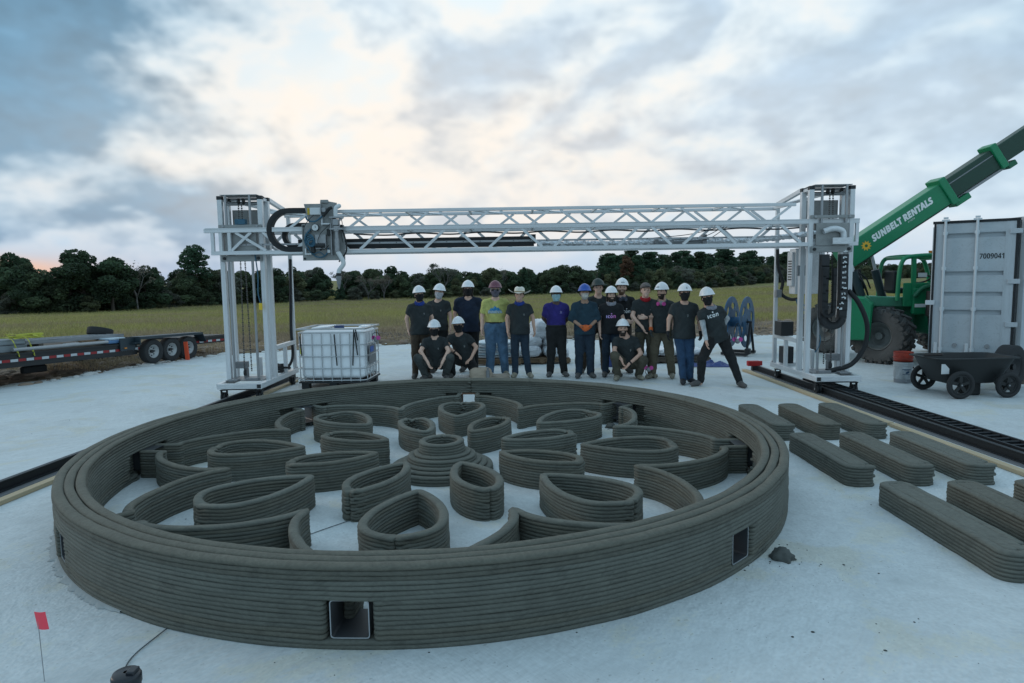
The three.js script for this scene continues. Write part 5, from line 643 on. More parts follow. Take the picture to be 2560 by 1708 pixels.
{ // telehandler: local x runs from the rear (0) to the front, y up, z towards the camera side
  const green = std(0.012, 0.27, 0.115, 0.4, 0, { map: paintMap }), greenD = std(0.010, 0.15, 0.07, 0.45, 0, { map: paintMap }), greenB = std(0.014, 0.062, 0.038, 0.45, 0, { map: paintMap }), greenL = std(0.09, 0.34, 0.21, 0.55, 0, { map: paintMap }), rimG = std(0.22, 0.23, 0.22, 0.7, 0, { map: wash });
  const t = thing('telehandler', 'green telehandler with raised telescopic boom and large lugged tyres behind the gantry tower', 'telehandler', [7.05, 0, -14.55], -0.04);
  const R = 0.575;
  wheelTyre(R, R * 0.52, 0.46, 18, dustyTyre, rimG, t, [0.72, R, 0.72], -Math.PI / 2 - 0.95, { dish: 0.05 });
  wheelTyre(R, R * 0.52, 0.46, 18, dustyTyre, rimG, t, [0.45, R, -1.25], -Math.PI / 2 - 0.95, { dish: 0.05 });
  wheelTyre(R, R * 0.52, 0.46, 18, dustyTyre, rimG, t, [3.1, R, 0.45], -Math.PI / 2, { dish: 0.05 });
  wheelTyre(R, R * 0.52, 0.46, 18, dustyTyre, rimG, t, [3.1, R, -1.2], -Math.PI / 2, { dish: 0.05 });
  // counterweight and engine hood
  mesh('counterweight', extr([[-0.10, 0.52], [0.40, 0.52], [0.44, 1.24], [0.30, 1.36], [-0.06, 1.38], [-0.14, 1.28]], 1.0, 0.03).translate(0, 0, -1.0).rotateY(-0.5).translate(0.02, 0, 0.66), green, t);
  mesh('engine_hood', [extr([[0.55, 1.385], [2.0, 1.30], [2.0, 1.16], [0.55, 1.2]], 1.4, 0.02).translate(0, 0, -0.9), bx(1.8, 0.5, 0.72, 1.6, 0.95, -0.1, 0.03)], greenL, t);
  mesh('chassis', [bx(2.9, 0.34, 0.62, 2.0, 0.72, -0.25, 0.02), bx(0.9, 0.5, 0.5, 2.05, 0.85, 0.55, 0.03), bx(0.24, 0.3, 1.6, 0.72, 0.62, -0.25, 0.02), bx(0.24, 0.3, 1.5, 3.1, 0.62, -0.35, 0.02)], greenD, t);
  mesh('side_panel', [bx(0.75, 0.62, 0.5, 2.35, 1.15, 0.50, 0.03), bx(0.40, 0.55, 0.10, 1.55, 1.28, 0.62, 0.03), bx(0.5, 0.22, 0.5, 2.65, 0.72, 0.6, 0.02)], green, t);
  mesh('headlight', new THREE.CylinderGeometry(0.06, 0.06, 0.05, 16).rotateX(Math.PI / 2).translate(2.12, 0.98, 0.84), std(0.5, 0.5, 0.46, 0.2), t);
  mesh('headlight', new THREE.CylinderGeometry(0.05, 0.05, 0.05, 16).rotateX(Math.PI / 2).translate(2.55, 0.92, 0.86), blackM, t);
  mesh('air_filter', [rod([1.62, 0.98, 0.86], [1.62, 1.50, 0.86], 0.10, 18), rod([1.62, 0.80, 0.86], [1.62, 0.98, 0.86], 0.05, 12)], blackM, t);
  mesh('exhaust_guard', tube([[1.35, 1.38, 0.7], [1.5, 1.55, 0.72], [1.75, 1.60, 0.72], [1.9, 1.5, 0.7]], 0.05, 20, 8), greenD, t);
  // open cab frame
  const cab = mesh('cab_frame', [[[1.05, 1.3], [1.10, 2.04], [1.18, 2.18], [1.36, 2.22], [1.92, 2.21], [2.02, 2.12], [2.24, 1.3]]].flatMap(l => [0.62, -0.18].map(z => tube(l.map(p => [p[0], p[1], z]), 0.045, 50, 8))).concat([bx(0.07, 0.07, 0.8, 1.20, 2.19, 0.22, 0.02), bx(0.07, 0.07, 0.8, 1.96, 2.18, 0.22, 0.02), bar([1.38, 1.3, 0.62], [1.36, 2.2, 0.62], 0.08, 0.06), bar([2.36, 2.15, 0.62], [2.36, 1.35, 0.62], 0.07, 0.06), ...[0, 1, 2, 3].map(i => bx(0.9, 0.03, 0.05, 1.90, 2.235, -0.1 + 0.2 * i)), bx(0.5, 0.06, 0.06, 2.14, 2.17, 0.62), bx(0.85, 0.5, 0.05, 1.60, 1.42, 0.60, 0.02)]), green, t);
  mesh('beacon', [rod([1.90, 2.22, 0.3], [1.90, 2.30, 0.3], 0.05, 14), rod([1.90, 2.30, 0.3], [1.90, 2.34, 0.3], 0.06, 14)], std(0.7, 0.22, 0.02, 0.3), cab);
  const dash = mesh('dashboard', [bx(0.42, 0.22, 0.5, 1.72, 1.55, 0.35, 0.05)], greenD, t); mesh('steering_wheel', new THREE.TorusGeometry(0.17, 0.018, 8, 24).rotateX(1.1).translate(1.68, 1.74, 0.36), blackM, dash); mesh('seat', [bx(0.4, 0.12, 0.4, 1.30, 1.50, 0.2, 0.04), bx(0.10, 0.45, 0.4, 1.12, 1.7, 0.2, 0.04)], blackM, t);
  mesh('warning_sign', [bx(0.15, 0.12, 0.01, 1.78, 1.72, 0.66), bx(0.18, 0.09, 0.01, 1.55, 1.83, 0.62), bx(0.26, 0.07, 0.01, 1.45, 1.20, 0.80)], pipeW, t);
  // boom
  const D0 = V(0.33, 2.28, -0.10), dir = V(0.832, 0.558, 0.02).normalize();
  const boomPart = (n, s0, s1, w, h, m, off = 0, p = t) => { const a = D0.clone().addScaledVector(dir, s0), b = D0.clone().addScaledVector(dir, s1), l = s1 - s0, g = new RoundedBoxGeometry(l, h, w, 1, 0.02); const x = dir.clone(), z = V(0, 0, 1).addScaledVector(x, -x.z).normalize(), y = z.clone().cross(x); const Mx = new THREE.Matrix4().makeBasis(x, y, z).setPosition((a.x + b.x) / 2 + y.x * off, (a.y + b.y) / 2 + y.y * off, (a.z + b.z) / 2 + y.z * off); g.applyMatrix4(Mx); return { m: mesh(n, g, m, p), M: Mx, l }; };
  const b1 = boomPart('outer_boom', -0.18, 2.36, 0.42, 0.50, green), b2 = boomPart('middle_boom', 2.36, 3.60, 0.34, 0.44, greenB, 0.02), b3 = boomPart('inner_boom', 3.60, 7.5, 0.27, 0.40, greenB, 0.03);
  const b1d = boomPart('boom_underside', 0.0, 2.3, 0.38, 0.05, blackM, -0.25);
  boomPart('boom_collar', 2.26, 2.42, 0.52, 0.63, green, 0.02); boomPart('boom_collar', 3.50, 3.65, 0.44, 0.57, green, 0.04);
  boomPart('boom_hook', 2.36, 2.72, 0.30, 0.13, green, -0.33); boomPart('boom_hook', 3.66, 3.86, 0.26, 0.12, greenD, -0.28);
  boomPart('boom_cylinder', 2.5, 3.9, 0.07, 0.07, galv, -0.27); boomPart('boom_hose', 0.7, 2.5, 0.03, 0.02, blackM, -0.31);
  boomPart('slide_pad', 2.44, 3.5, 0.36, 0.03, aluDark, 0.12);
  const bt = text(1024, 160, (x, w, h) => { x.fillStyle = '#eef2ee'; x.font = 'bold 118px sans-serif'; x.textBaseline = 'middle'; x.setTransform(1, 0, -0.16, 1, 12, 0); x.lineWidth = 10; x.strokeStyle = '#eef2ee'; x.fillText('SUNBELT RENTALS', 6, 68, 990); x.strokeText('SUNBELT RENTALS', 6, 68, 990); x.font = '30px sans-serif'; x.fillText('#1107IR', 560, 146); });
  const bp = mesh('boom_lettering', new THREE.PlaneGeometry(1.50, 0.25).translate(0.18, 0.03, 0.2145).applyMatrix4(b1.M), bt, b1.m);
  const sunT = text(128, 128, (x) => { x.translate(64, 64); x.fillStyle = '#e8b53a'; for (let i = 0; i < 10; i++) { x.rotate(Math.PI / 5); x.beginPath(); x.moveTo(30, -12); x.lineTo(62, 0); x.lineTo(30, 16); x.fill(); } x.beginPath(); x.arc(0, 0, 40, 0, 7); x.fill(); x.fillStyle = '#0f6b3d'; x.beginPath(); x.arc(0, 0, 17, 0, 7); x.fill(); });
  mesh('boom_emblem', new THREE.PlaneGeometry(0.24, 0.24).translate(-0.74, 0.0, 0.2145).applyMatrix4(b1.M), sunT, b1.m);
  mesh('lift_cylinder', [rod([0.52, 1.35, 0.22], [0.34, 1.92, 0.16], 0.085, 16)], std(0.012, 0.03, 0.035, 0.5), t); mesh('cylinder_rod', rod([0.36, 1.88, 0.16], [0.28, 2.14, 0.13], 0.035, 12), foil, t);
  mesh('lift_cylinder', [rod([1.12, 1.35, -0.12], [0.94, 1.95, -0.12], 0.085, 16)], std(0.012, 0.03, 0.035, 0.5), t); mesh('cylinder_rod', rod([0.95, 1.92, -0.12], [0.84, 2.35, -0.12], 0.035, 12), foil, t);
  mesh('linkage', [bx(0.30, 0.55, 0.06, 0.62, 1.62, 0.05).rotateZ(0.12), rod([0.45, 1.95, 0.05], [0.62, 1.55, 0.1], 0.05, 10)], blackM, t);
  mesh('hydraulic_hose', [tube([[0.3, 1.9, 0.2], [0.5, 1.7, 0.25], [0.62, 1.5, 0.2], [0.7, 1.4, 0.1]], 0.02, 24, 6), tube([[0.35, 1.95, 0.18], [0.58, 1.78, 0.22], [0.7, 1.55, 0.2]], 0.016, 24, 6)], blackM, t);
  const cw = text(256, 256, (x) => { x.fillStyle = '#eef2ee'; x.textAlign = 'center'; x.font = 'bold 52px sans-serif'; x.fillText('SUNBELT', 128, 92); x.font = '26px sans-serif'; x.fillText('RENTALS', 128, 124); x.font = 'bold 24px sans-serif'; x.fillText('1-800-508-4762', 128, 168); x.font = 'bold 40px sans-serif'; x.fillText('60428', 140, 240); });
  mesh('panel_lettering', new THREE.PlaneGeometry(0.42, 0.62).translate(0.12, 0.90, 0.6845), cw, t); mesh('panel_emblem', new THREE.PlaneGeometry(0.16, 0.16).translate(0.14, 1.27, 0.6845), sunT, t);
}
{ // shipping container standing end-on just out of the frame, one door leaf swung open towards the pad
  const paint = std(0.52, 0.57, 0.60, 0.5, 0, { map: paintMap }), gasket = std(0.012, 0.014, 0.016, 0.7), rod_ = std(0.60, 0.64, 0.66, 0.42, 0.1);
  const t = thing('shipping_container', 'pale grey shipping container with one numbered door leaf swung open on its hinges', 'container', [8.46, 0.0, -10.94]);
  const W = 2.44, H = 2.62, y0 = 0.16, L = 6.0;
  mesh('side_wall', [...Array(28)].flatMap((_, i) => [bx(0.11, H - 0.2, 0.03, 0.15 + i * 0.21, y0 + H / 2, -0.02), bx(0.11, H - 0.2, 0.03, 0.255 + i * 0.21, y0 + H / 2, -0.05)]), paint, t);
  mesh('back_wall', bx(L, H - 0.2, 0.04, L / 2, y0 + H / 2, -W + 0.03), paint, t); mesh('end_wall', bx(0.04, H - 0.2, W - 0.1, L - 0.02, y0 + H / 2, -W / 2), paint, t);
  mesh('roof', bx(L - 0.02, 0.05, W - 0.02, L / 2, y0 + H - 0.02, -W / 2), paint, t); mesh('floor_frame', bx(L - 0.02, 0.14, W - 0.02, L / 2, y0 + 0.07, -W / 2), paint, t);
  for (const z of [-0.06, -W + 0.06]) mesh('corner_post', bx(0.14, H, 0.12, 0.05, y0 + H / 2, z, 0.01), paint, t);
  for (const x of [0.1, L - 0.1]) for (const z of [-0.1, -W + 0.1]) mesh('support_block', bx(0.2, 0.158, 0.2, x, 0.079, z), palletGrey, t);
  const d = new THREE.Group(); d.name = 'door'; d.position.set(-1.09, y0 + 0.04, -0.68); d.rotation.y = -0.58; t.add(d); const dw = 1.15, hd = H - 0.10;
  const gs = [bx(0.12, hd, 0.035, 0.08, hd / 2, -0.02), bx(0.14, hd, 0.035, dw - 0.09, hd / 2, -0.02)], cx = 0.14 + (dw - 0.30) / 2, cw = dw - 0.30; let yy = 0;
  for (const [y, h] of [[0.20, 0.10], [0.95, 0.09], [1.27, 0.08], [1.62, 0.08], [2.26, 0.09]]) { gs.push(bx(cw, y - yy, 0.03, cx, (y + yy) / 2, -0.022)); gs.push(bx(cw, h, 0.02, cx, y + h / 2, -0.075)); for (const q of [y, y + h]) gs.push(bar([cx - cw / 2, q, -0.045], [cx + cw / 2, q, -0.045], 0.014, 0.06)); yy = y + h; }
  gs.push(bx(cw, hd - yy, 0.03, cx, (hd + yy) / 2, -0.022));
  const leaf = mesh('leaf', gs, paint, d);
  mesh('gasket', [bx(dw + 0.07, 0.045, 0.05, dw / 2, hd + 0.02, -0.02), bx(0.035, hd, 0.05, 0.0, hd / 2, -0.02), bx(0.035, hd, 0.05, dw, hd / 2, -0.02)], gasket, d);
  for (const x of [0.15, 0.60]) { const lb = mesh('locking_bar', [rod([x, -0.04, 0.04], [x, hd + 0.06, 0.04], 0.021, 12), ...[0.35, 1.05, 1.75, 2.35].map(y => bx(0.07, 0.06, 0.06, x, y, 0.02, 0.006)), bx(0.12, 0.03, 0.05, x, hd + 0.05, 0.03), bx(0.07, 0.03, 0.06, x, hd + 0.09, 0.03)], rod_, d); mesh('bar_handle', bx(0.05, 0.28, 0.03, x - 0.07, 0.32, 0.045, 0.006), rod_, lb); }
  for (const y of [0.80, 1.52, 2.35]) mesh('hinge', bx(0.17, 0.08, 0.03, dw - 0.02, y, 0.014, 0.005), paint, d);
  mesh('latch_plate', bx(0.14, 0.08, 0.03, -0.03, 1.16, 0.012, 0.005), rod_, d);
  for (const x of [0.36, 0.82]) mesh('bolt', new THREE.CylinderGeometry(0.032, 0.038, 0.03, 12).rotateX(Math.PI / 2).translate(x, 0.42, 0.006), galv, d);
  mesh('serial_number', new THREE.PlaneGeometry(0.42, 0.14).translate(0.85, 1.95, -0.004), text(512, 128, x => { x.fillStyle = '#171b1e'; x.font = 'bold 112px sans-serif'; x.textBaseline = 'middle'; x.fillText('7009041', 8, 66, 496); }), leaf);
}
{ // bulk water tank in its cage
  const poly = new THREE.MeshPhysicalMaterial({ roughness: 0.45 }); poly.color.setRGB(0.90, 0.93, 0.95);
  const t = thing('water_tank', 'white bulk liquid tank in a tubular steel cage with black straps', 'water tank', [-3.16, 0, -11.98], -0.05);
  const w = 1.20, d = 1.0, y0 = 0.14, h = 0.92, cage = std(0.52, 0.54, 0.55, 0.4, 0.6);
  mesh('pallet_base', [bx(w, 0.03, d, 0, 0.12, 0), ...[-0.5, 0, 0.5].flatMap(x => [-0.4, 0.4].map(z => bx(0.13, 0.11, 0.13, x, 0.055, z)))], blackM, t);
  const tk = mesh('tank_body', [new RoundedBoxGeometry(w - 0.06, h - 0.06, d - 0.06, 4, 0.10).translate(0, y0 + h / 2, 0)], poly, t); mesh('tank_lid', rod([0, y0 + h - 0.04, 0], [0, y0 + h + 0.03, 0], 0.09, 20), std(0.02, 0.05, 0.14, 0.5), tk);
  for (let i = 0; i < 5; i++) { const y = y0 + 0.02 + i * (h / 4.4); mesh('cage_hoop', tube([[-w / 2 + 0.1, y, d / 2], [w / 2 - 0.1, y, d / 2], [w / 2 - 0.02, y, d / 2 - 0.02], [w / 2, y, d / 2 - 0.1], [w / 2, y, -d / 2 + 0.1], [w / 2 - 0.02, y, -d / 2 + 0.02], [w / 2 - 0.1, y, -d / 2], [-w / 2 + 0.1, y, -d / 2], [-w / 2 + 0.02, y, -d / 2 + 0.02], [-w / 2, y, -d / 2 + 0.1], [-w / 2, y, d / 2 - 0.1], [-w / 2 + 0.02, y, d / 2 - 0.02]], 0.011, 90, 6, true), cage, t); }
  for (let i = 0; i < 7; i++) for (const z of [-d / 2, d / 2]) mesh('cage_bar', rod([lerp(-w / 2 + 0.1, w / 2 - 0.1, i / 6), y0, z], [lerp(-w / 2 + 0.1, w / 2 - 0.1, i / 6), y0 + h - 0.08, z], 0.010, 8), cage, t);
  for (let i = 0; i < 5; i++) for (const x of [-w / 2, w / 2]) mesh('cage_bar', rod([x, y0, lerp(-d / 2 + 0.1, d / 2 - 0.1, i / 4)], [x, y0 + h - 0.08, lerp(-d / 2 + 0.1, d / 2 - 0.1, i / 4)], 0.010, 8), cage, t);
  mesh('top_rim', [bx(w + 0.02, 0.03, 0.03, 0, y0 + h, d / 2), bx(w + 0.02, 0.03, 0.03, 0, y0 + h, -d / 2), bx(0.03, 0.03, d - 0.04, w / 2, y0 + h, 0), bx(0.03, 0.03, d - 0.04, -w / 2, y0 + h, 0)], cage, t);
  mesh('label_plate', bx(0.006, 0.34, 0.44, w / 2 + 0.016, y0 + 0.44, 0.08), aluDark, t); mesh('label_sticker', bx(0.004, 0.10, 0.22, w / 2 + 0.022, y0 + 0.53, 0.12), std(0.04, 0.12, 0.42, 0.5), t);
  for (const [x0_, x1_, ya, yb] of [[-0.54, -0.52, 0.94, 0.60], [0.07, 0.10, 0.97, 0.42], [0.42, 0.38, 1.05, 0.42], [0.45, 0.48, 1.05, 0.86], [0.43, 0.47, 1.0, 0.60]]) mesh('strap', bar([x0_, ya, d / 2 + 0.02], [x1_, yb, d / 2 + 0.018], 0.022, 0.008), blackM, t);
  mesh('folded_sheet', [bx(0.30, 0.02, 0.5, -0.25, y0 + h + 0.02, -0.1, 0.01).rotateZ(0.06), bx(0.16, 0.02, 0.3, 0.42, y0 + h + 0.0, -0.2, 0.01)], poly, t);
}
{ // garden dump cart
  const tub = std(0.016, 0.020, 0.021, 0.5, 0, { map: wash });
  const t = thing('dump_cart', 'black plastic dump cart with spoked wheels before the numbered container door', 'cart', [6.98, 0, -10.18], 0.04);
  const sec = (y, hw, hd) => { const pts = []; for (let i = 0; i < 24; i++) { const a = i / 24 * Math.PI * 2, c = Math.cos(a), s = Math.sin(a), e = 0.32; pts.push([Math.sign(c) * Math.pow(Math.abs(c), e) * hw, y, Math.sign(s) * Math.pow(Math.abs(s), e) * hd]); } return pts; };
  const rows = [sec(0.20, 0.36, 0.24), sec(0.22, 0.42, 0.27), sec(0.44, 0.55, 0.33), sec(0.58, 0.62, 0.36), sec(0.585, 0.68, 0.40), sec(0.60, 0.68, 0.40), sec(0.60, 0.60, 0.345), sec(0.46, 0.52, 0.31), sec(0.26, 0.40, 0.25)], pos = rows.flat(2), ix = []; for (let r = 0; r + 1 < rows.length; r++) for (let i = 0; i < 24; i++) { const a = r * 24 + i, b = r * 24 + (i + 1) % 24; ix.push(a, a + 24, b, b, a + 24, b + 24); } for (const [o, f] of [[0, 0], [8 * 24, 1]]) for (let i = 1; i < 23; i++) f ? ix.push(o, o + i + 1, o + i) : ix.push(o, o + i, o + i + 1);
  const g = new THREE.BufferGeometry(); g.setAttribute('position', new THREE.Float32BufferAttribute(pos, 3)); g.setIndex(ix); g.computeVertexNormals(); mesh('tub', toCreasedNormals(g, 0.7), tub, t);
  const wl = (x, z, R) => { const w = new THREE.Group(); w.name = 'wheel'; w.position.set(x, R, z); t.add(w); mesh('tyre', new THREE.TorusGeometry(R - 0.03, 0.032, 10, 36), tyreM, w); mesh('rim', [ring(R - 0.07, 0.016, 32, 6), ...[0, 1, 2, 3, 4].map(i => bx(0.045, R - 0.06, 0.02, 0, (R - 0.06) / 2, 0).rotateZ(i * Math.PI * 0.4)), new THREE.CylinderGeometry(0.035, 0.035, 0.06, 14).rotateX(Math.PI / 2)], tub, w); mesh('hub_cap', new THREE.CylinderGeometry(0.012, 0.012, 0.07, 10).rotateX(Math.PI / 2), galv, w); };
  wl(-0.33, 0.42, 0.21); wl(0.42, 0.40, 0.19); wl(0.42, -0.42, 0.19); wl(-0.33, -0.42, 0.21);
  mesh('axle_frame', [rod([-0.33, 0.2, -0.42], [-0.33, 0.2, 0.42], 0.012), rod([0.5, 0.2, -0.42], [0.5, 0.2, 0.36], 0.012), bx(0.20, 0.22, 0.26, 0.08, 0.11, 0.05, 0.03)], tub, t);
  const hb = mesh('handle_bar', [bar([-0.62, 0.62, 0.0], [-0.52, 0.66, 0.28], 0.03, 0.03)], blackM, t);
  mesh('tub_sticker', [bx(0.12, 0.15, 0.004, 0, 0, 0)], pipeW, t).position.set(-0.50, 0.44, 0.315);
}
{ const tc = thing('spare_tyre', 'large black tyre leaning behind the dump cart at the container corner', 'tyre', [7.98, 0, -10.55], 0.5); wheelTyre(0.36, 0.19, 0.22, 0, tyreM, blackM, tc, [0, 0.36, 0], -Math.PI / 2);
  const lg = thing('stand_leg', 'grey angled metal stand leg beside the dump cart', 'stand', [7.90, 0, -9.55]); mesh('leg_bar', bar([-0.16, 0.01, 0], [0.12, 0.72, 0], 0.07, 0.02), galv, lg); mesh('foot_plate', bx(0.13, 0.02, 0.07, -0.17, 0.01, 0), aluDark, lg); }
{ // buckets
  const t = thing('bucket', 'white plastic bucket with a red bucket nested in its top', 'bucket', [6.72, 0, -11.30]);
  const shell = (r0, r1, h, y) => new THREE.LatheGeometry([[0.01, y], [r0, y], [r1, y + h], [r1 + 0.008, y + h], [r1 - 0.004, y + h], [r0 - 0.005, y + 0.01]].map(p => new THREE.Vector2(p[0], p[1])), 32);
  const b = mesh('bucket_body', [shell(0.13, 0.15, 0.37, 0), ...[0.30, 0.335].map(y => ring(0.151, 0.006, 32, 6).rotateX(Math.PI / 2).translate(0, y, 0))], std(0.62, 0.66, 0.68, 0.5, 0, { map: wash }), t);
  mesh('grout_stain', new THREE.CylinderGeometry(0.1345, 0.1325, 0.09, 32, 1, true).translate(0, 0.055, 0), std(0.36, 0.38, 0.40, 0.8, 0, { map: wash }), b);
  mesh('bucket_print', new THREE.CylinderGeometry(0.1475, 0.140, 0.13, 14, 1, true, -0.75, 1.25).translate(0, 0.20, 0), text(256, 160, x => { x.fillStyle = '#2c4a68'; x.fillRect(30, 20, 200, 16); x.fillRect(70, 48, 120, 10); x.beginPath(); x.ellipse(150, 92, 50, 22, -0.3, 0, 7); x.fill(); x.fillRect(40, 128, 170, 10); }), b);
  mesh('handle_lug', bx(0.04, 0.03, 0.03, 0.155, 0.26, 0.02, 0.006), blackM, b);
  mesh('red_bucket', [shell(0.148, 0.152, 0.16, 0.375), ring(0.154, 0.007, 32, 6).rotateX(Math.PI / 2).translate(0, 0.44, 0)], std(0.55, 0.07, 0.04, 0.5, 0, { map: wash }), t);
}
{ // cable reel
  const blue = std(0.03, 0.13, 0.26, 0.45, 0.1, { map: wash }), t = thing('cable_reel', 'tall empty blue steel cable reel on a black stand at the field edge', 'cable reel', [5.35, 0, -15.6], -0.62);
  const disc = () => { const s = new THREE.Shape(); s.absarc(0, 0, 0.60, 0, Math.PI * 2); for (let i = 0; i < 6; i++) { const h = new THREE.Path(), a = i * Math.PI / 3 + 0.3; h.absellipse(0.38 * Math.cos(a), 0.38 * Math.sin(a), 0.14, 0.085, 0, Math.PI * 2, false, a + Math.PI / 2); s.holes.push(h); } const h = new THREE.Path(); h.absarc(0, 0, 0.07, 0, Math.PI * 2); s.holes.push(h); return new THREE.ExtrudeGeometry(s, { depth: 0.025, bevelEnabled: false, curveSegments: 28 }).rotateY(Math.PI / 2); };
  for (const x of [-0.19, 0.17]) mesh('flange', disc().translate(x, 0.78, 0), blue, t);
  mesh('drum', new THREE.CylinderGeometry(0.12, 0.12, 0.36, 24).rotateZ(Math.PI / 2).translate(0, 0.78, 0), blue, t);
  mesh('stand', [bx(0.6, 0.06, 0.12, 0, 0.05, 0.32), bx(0.6, 0.06, 0.12, 0, 0.05, -0.32), bar([-0.27, 0.05, 0.3], [-0.27, 0.78, 0], 0.05, 0.04), bar([-0.27, 0.05, -0.3], [-0.27, 0.78, 0], 0.05, 0.04), bar([0.27, 0.05, 0.3], [0.27, 0.78, 0], 0.05, 0.04), bar([0.27, 0.05, -0.3], [0.27, 0.78, 0], 0.05, 0.04), rod([-0.3, 0.78, 0], [0.3, 0.78, 0], 0.025), bx(0.12, 0.14, 0.14, 0.3, 0.12, 0.3, 0.02)], blackM, t);
}
// pallets of sacks
function pallet(pos, ry, m, label) {
  const t = thing('pallet', label, 'pallet', pos, ry); for (let i = 0; i < 7; i++) mesh('deck_board', bx(1.18, 0.02, 0.10, 0, 0.13, -0.45 + 0.15 * i), m, t); for (const z of [-0.45, 0, 0.45]) mesh('stringer', bx(1.2, 0.08, 0.06, 0, 0.08, z), m, t); for (let i = 0; i < 3; i++) mesh('bottom_board', bx(0.10, 0.02, 1.0, -0.54 + 0.54 * i, 0.02, 0), m, t);
  for (const x of [-0.56, -0.02, 0.56]) mesh('end_block', bx(0.10, 0.085, 0.07, x, 0.075, 0.49), m, t); return t;
}
const sackMat = new THREE.MeshPhysicalMaterial({ roughness: 0.42, bumpMap: weave, bumpScale: 0.03 }); sackMat.color.setRGB(0.82, 0.85, 0.88);
const sackB = sackMat.clone(); sackB.color.setRGB(0.62, 0.76, 0.84);
function sackGeo(seed, w, h, d, crumple = 0.05) { const g = mergeVertices(new THREE.BoxGeometry(2, 2, 2, 14, 8, 12)), p = g.attributes.position; for (let i = 0; i < p.count; i++) { let x = p.getX(i), y = p.getY(i), z = p.getZ(i); const l = Math.pow(Math.abs(x) ** 4 + Math.abs(y) ** 4 + Math.abs(z) ** 4, 0.25); x /= l; y /= l; z /= l; const n = crumple * (noise(x * 2.1 + seed, y * 3, z * 2.1) + 0.6 * noise(x * 6 + seed, y * 8, z * 6) + 0.35 * Math.abs(noise(x * 13, y * 15 + seed, z * 13))); const pl = 1 - 0.42 * Math.pow(Math.max(Math.abs(x), Math.abs(z)), 6); p.setXYZ(i, x * w / 2 * (1 + n), y * h / 2 * pl * (1 + 2 * n) , z * d / 2 * (1 + n)); } g.computeVertexNormals(); return g; }
{
  pallet([0.62, 0, -14.85], 0.05, palletWood, 'brown wooden pallet under the heap of white sacks');
  pallet([-0.42, 0, -14.75], -0.04, palletWood, 'low wooden pallet of flattened pale blue sacks behind the yellow shirt');
  pallet([2.72, 0, -14.7], 0.02, palletGrey, 'dark weathered pallet topped by a white sheet, behind the red neckerchief'); pallet([3.66, 0, -14.66], -0.02, palletGrey, 'dark weathered pallet topped by a white sheet, behind the blue jeans');
  const r = rng(12); let k = 0; const heap = [[0.30, 0.26, 0.24], [0.92, 0.25, 0.22], [0.62, 0.27, -0.2], [0.36, 0.48, 0.12], [0.90, 0.46, 0.14], [0.55, 0.66, 0.05], [0.84, 0.64, 0.0], [0.62, 0.82, 0.06]];
  const lab = ['white sack at the bottom of the heap, beside the cowboy hat wearer', 'white sack at the bottom of the heap, behind the purple polo shirt', 'white sack at the back of the bottom of the heap', 'crumpled white sack in the heap middle, beside the cowboy hat wearer', 'crumpled white sack in the heap middle, behind the purple shirt', 'crumpled white sack just under the topmost one, towards the cowboy hat', 'crumpled white sack just under the topmost one, towards the purple shirt', 'topmost crumpled white sack of the heap'];
  heap.forEach(([x, y, z], i) => { const o = tag(mesh('sack', sackGeo(i * 3.3, 0.58 - 0.02 * i, 0.27, 0.52, 0.10), sackMat), lab[i], 'sack', 'white sacks heaped on the pallet'); o.position.set(x + 0.02, y, -14.85 + z); o.rotation.set(0.25 * (r() - 0.5), r() * 0.8, 0.3 * (r() - 0.5)); });
  for (let i = 0; i < 6; i++) { const o = tag(mesh('flat_sack', sackGeo(50 + i * 2.7, 0.98 - 0.04 * i, 0.085, 0.82, 0.04), i % 2 ? sackB : sackMat), ['pale flat sack at the bottom of the low stack', 'pale flat sack in the low stack, second from the bottom', 'pale flat sack in the low stack, third from the bottom', 'pale flat sack in the low stack, third from the top', 'pale flat sack in the low stack, second from the top', 'topmost pale flat sack of the low stack'][i], 'sack', 'flat sacks stacked behind the yellow shirt'); o.position.set(-0.42 + 0.03 * (r() - 0.5), 0.175 + i * 0.058, -14.75 + 0.04 * (r() - 0.5)); o.rotation.y = 0.12 * (r() - 0.5); }
  for (const [x, l, sx, gp] of [[2.72, 'white crumpled plastic sheet over the pallet behind the red neckerchief', 3.1], [3.66, 'white crumpled plastic sheet over the pallet behind the blue jeans', 7.7]]) { const o = tag(mesh('plastic_sheet', sackGeo(sx, 1.1, 0.18, 0.95, 0.06), sackMat), l, 'plastic sheet'); o.position.set(x, 0.22, -14.68); }
  // blue tarpaulin rags
  const tarp = std(0.016, 0.045, 0.19, 0.5), mk = (label, pos, w, d, h, s) => { const g = new THREE.PlaneGeometry(w, d, 22, 14).rotateX(-Math.PI / 2), p = g.attributes.position; for (let i = 0; i < p.count; i++) { const x = p.getX(i), z = p.getZ(i), e = Math.min(1, 5 * (0.5 - Math.abs(x) / w)) * Math.min(1, 5 * (0.5 - Math.abs(z) / d)); p.setY(i, 0.012 + h * e * Math.abs(noise(x * 5 + s, z * 5, s) + 0.4 * noise(x * 14, z * 14, s))); p.setX(i, x + 0.08 * noise(z * 4, s, x)); p.setZ(i, z + 0.12 * x * (s % 2 ? 1 : -0.3)); } g.computeVertexNormals(); const lo = g.clone().translate(0, -0.008, 0); const o = tag(mesh('tarpaulin', [g, lo], tarp), label, 'tarpaulin'); o.position.set(...pos); };
  mk('crumpled blue tarpaulin on the pad behind the leaning person', [4.05, 0, -13.75], 0.95, 0.5, 0.16, 3); mk('crumpled blue plastic between the pallets behind the squatting person', [2.05, 0.0, -14.0], 0.35, 0.5, 0.62, 8);
}
const TRP = [-8.62, 0.03, -15.2], TRY = 1.30;
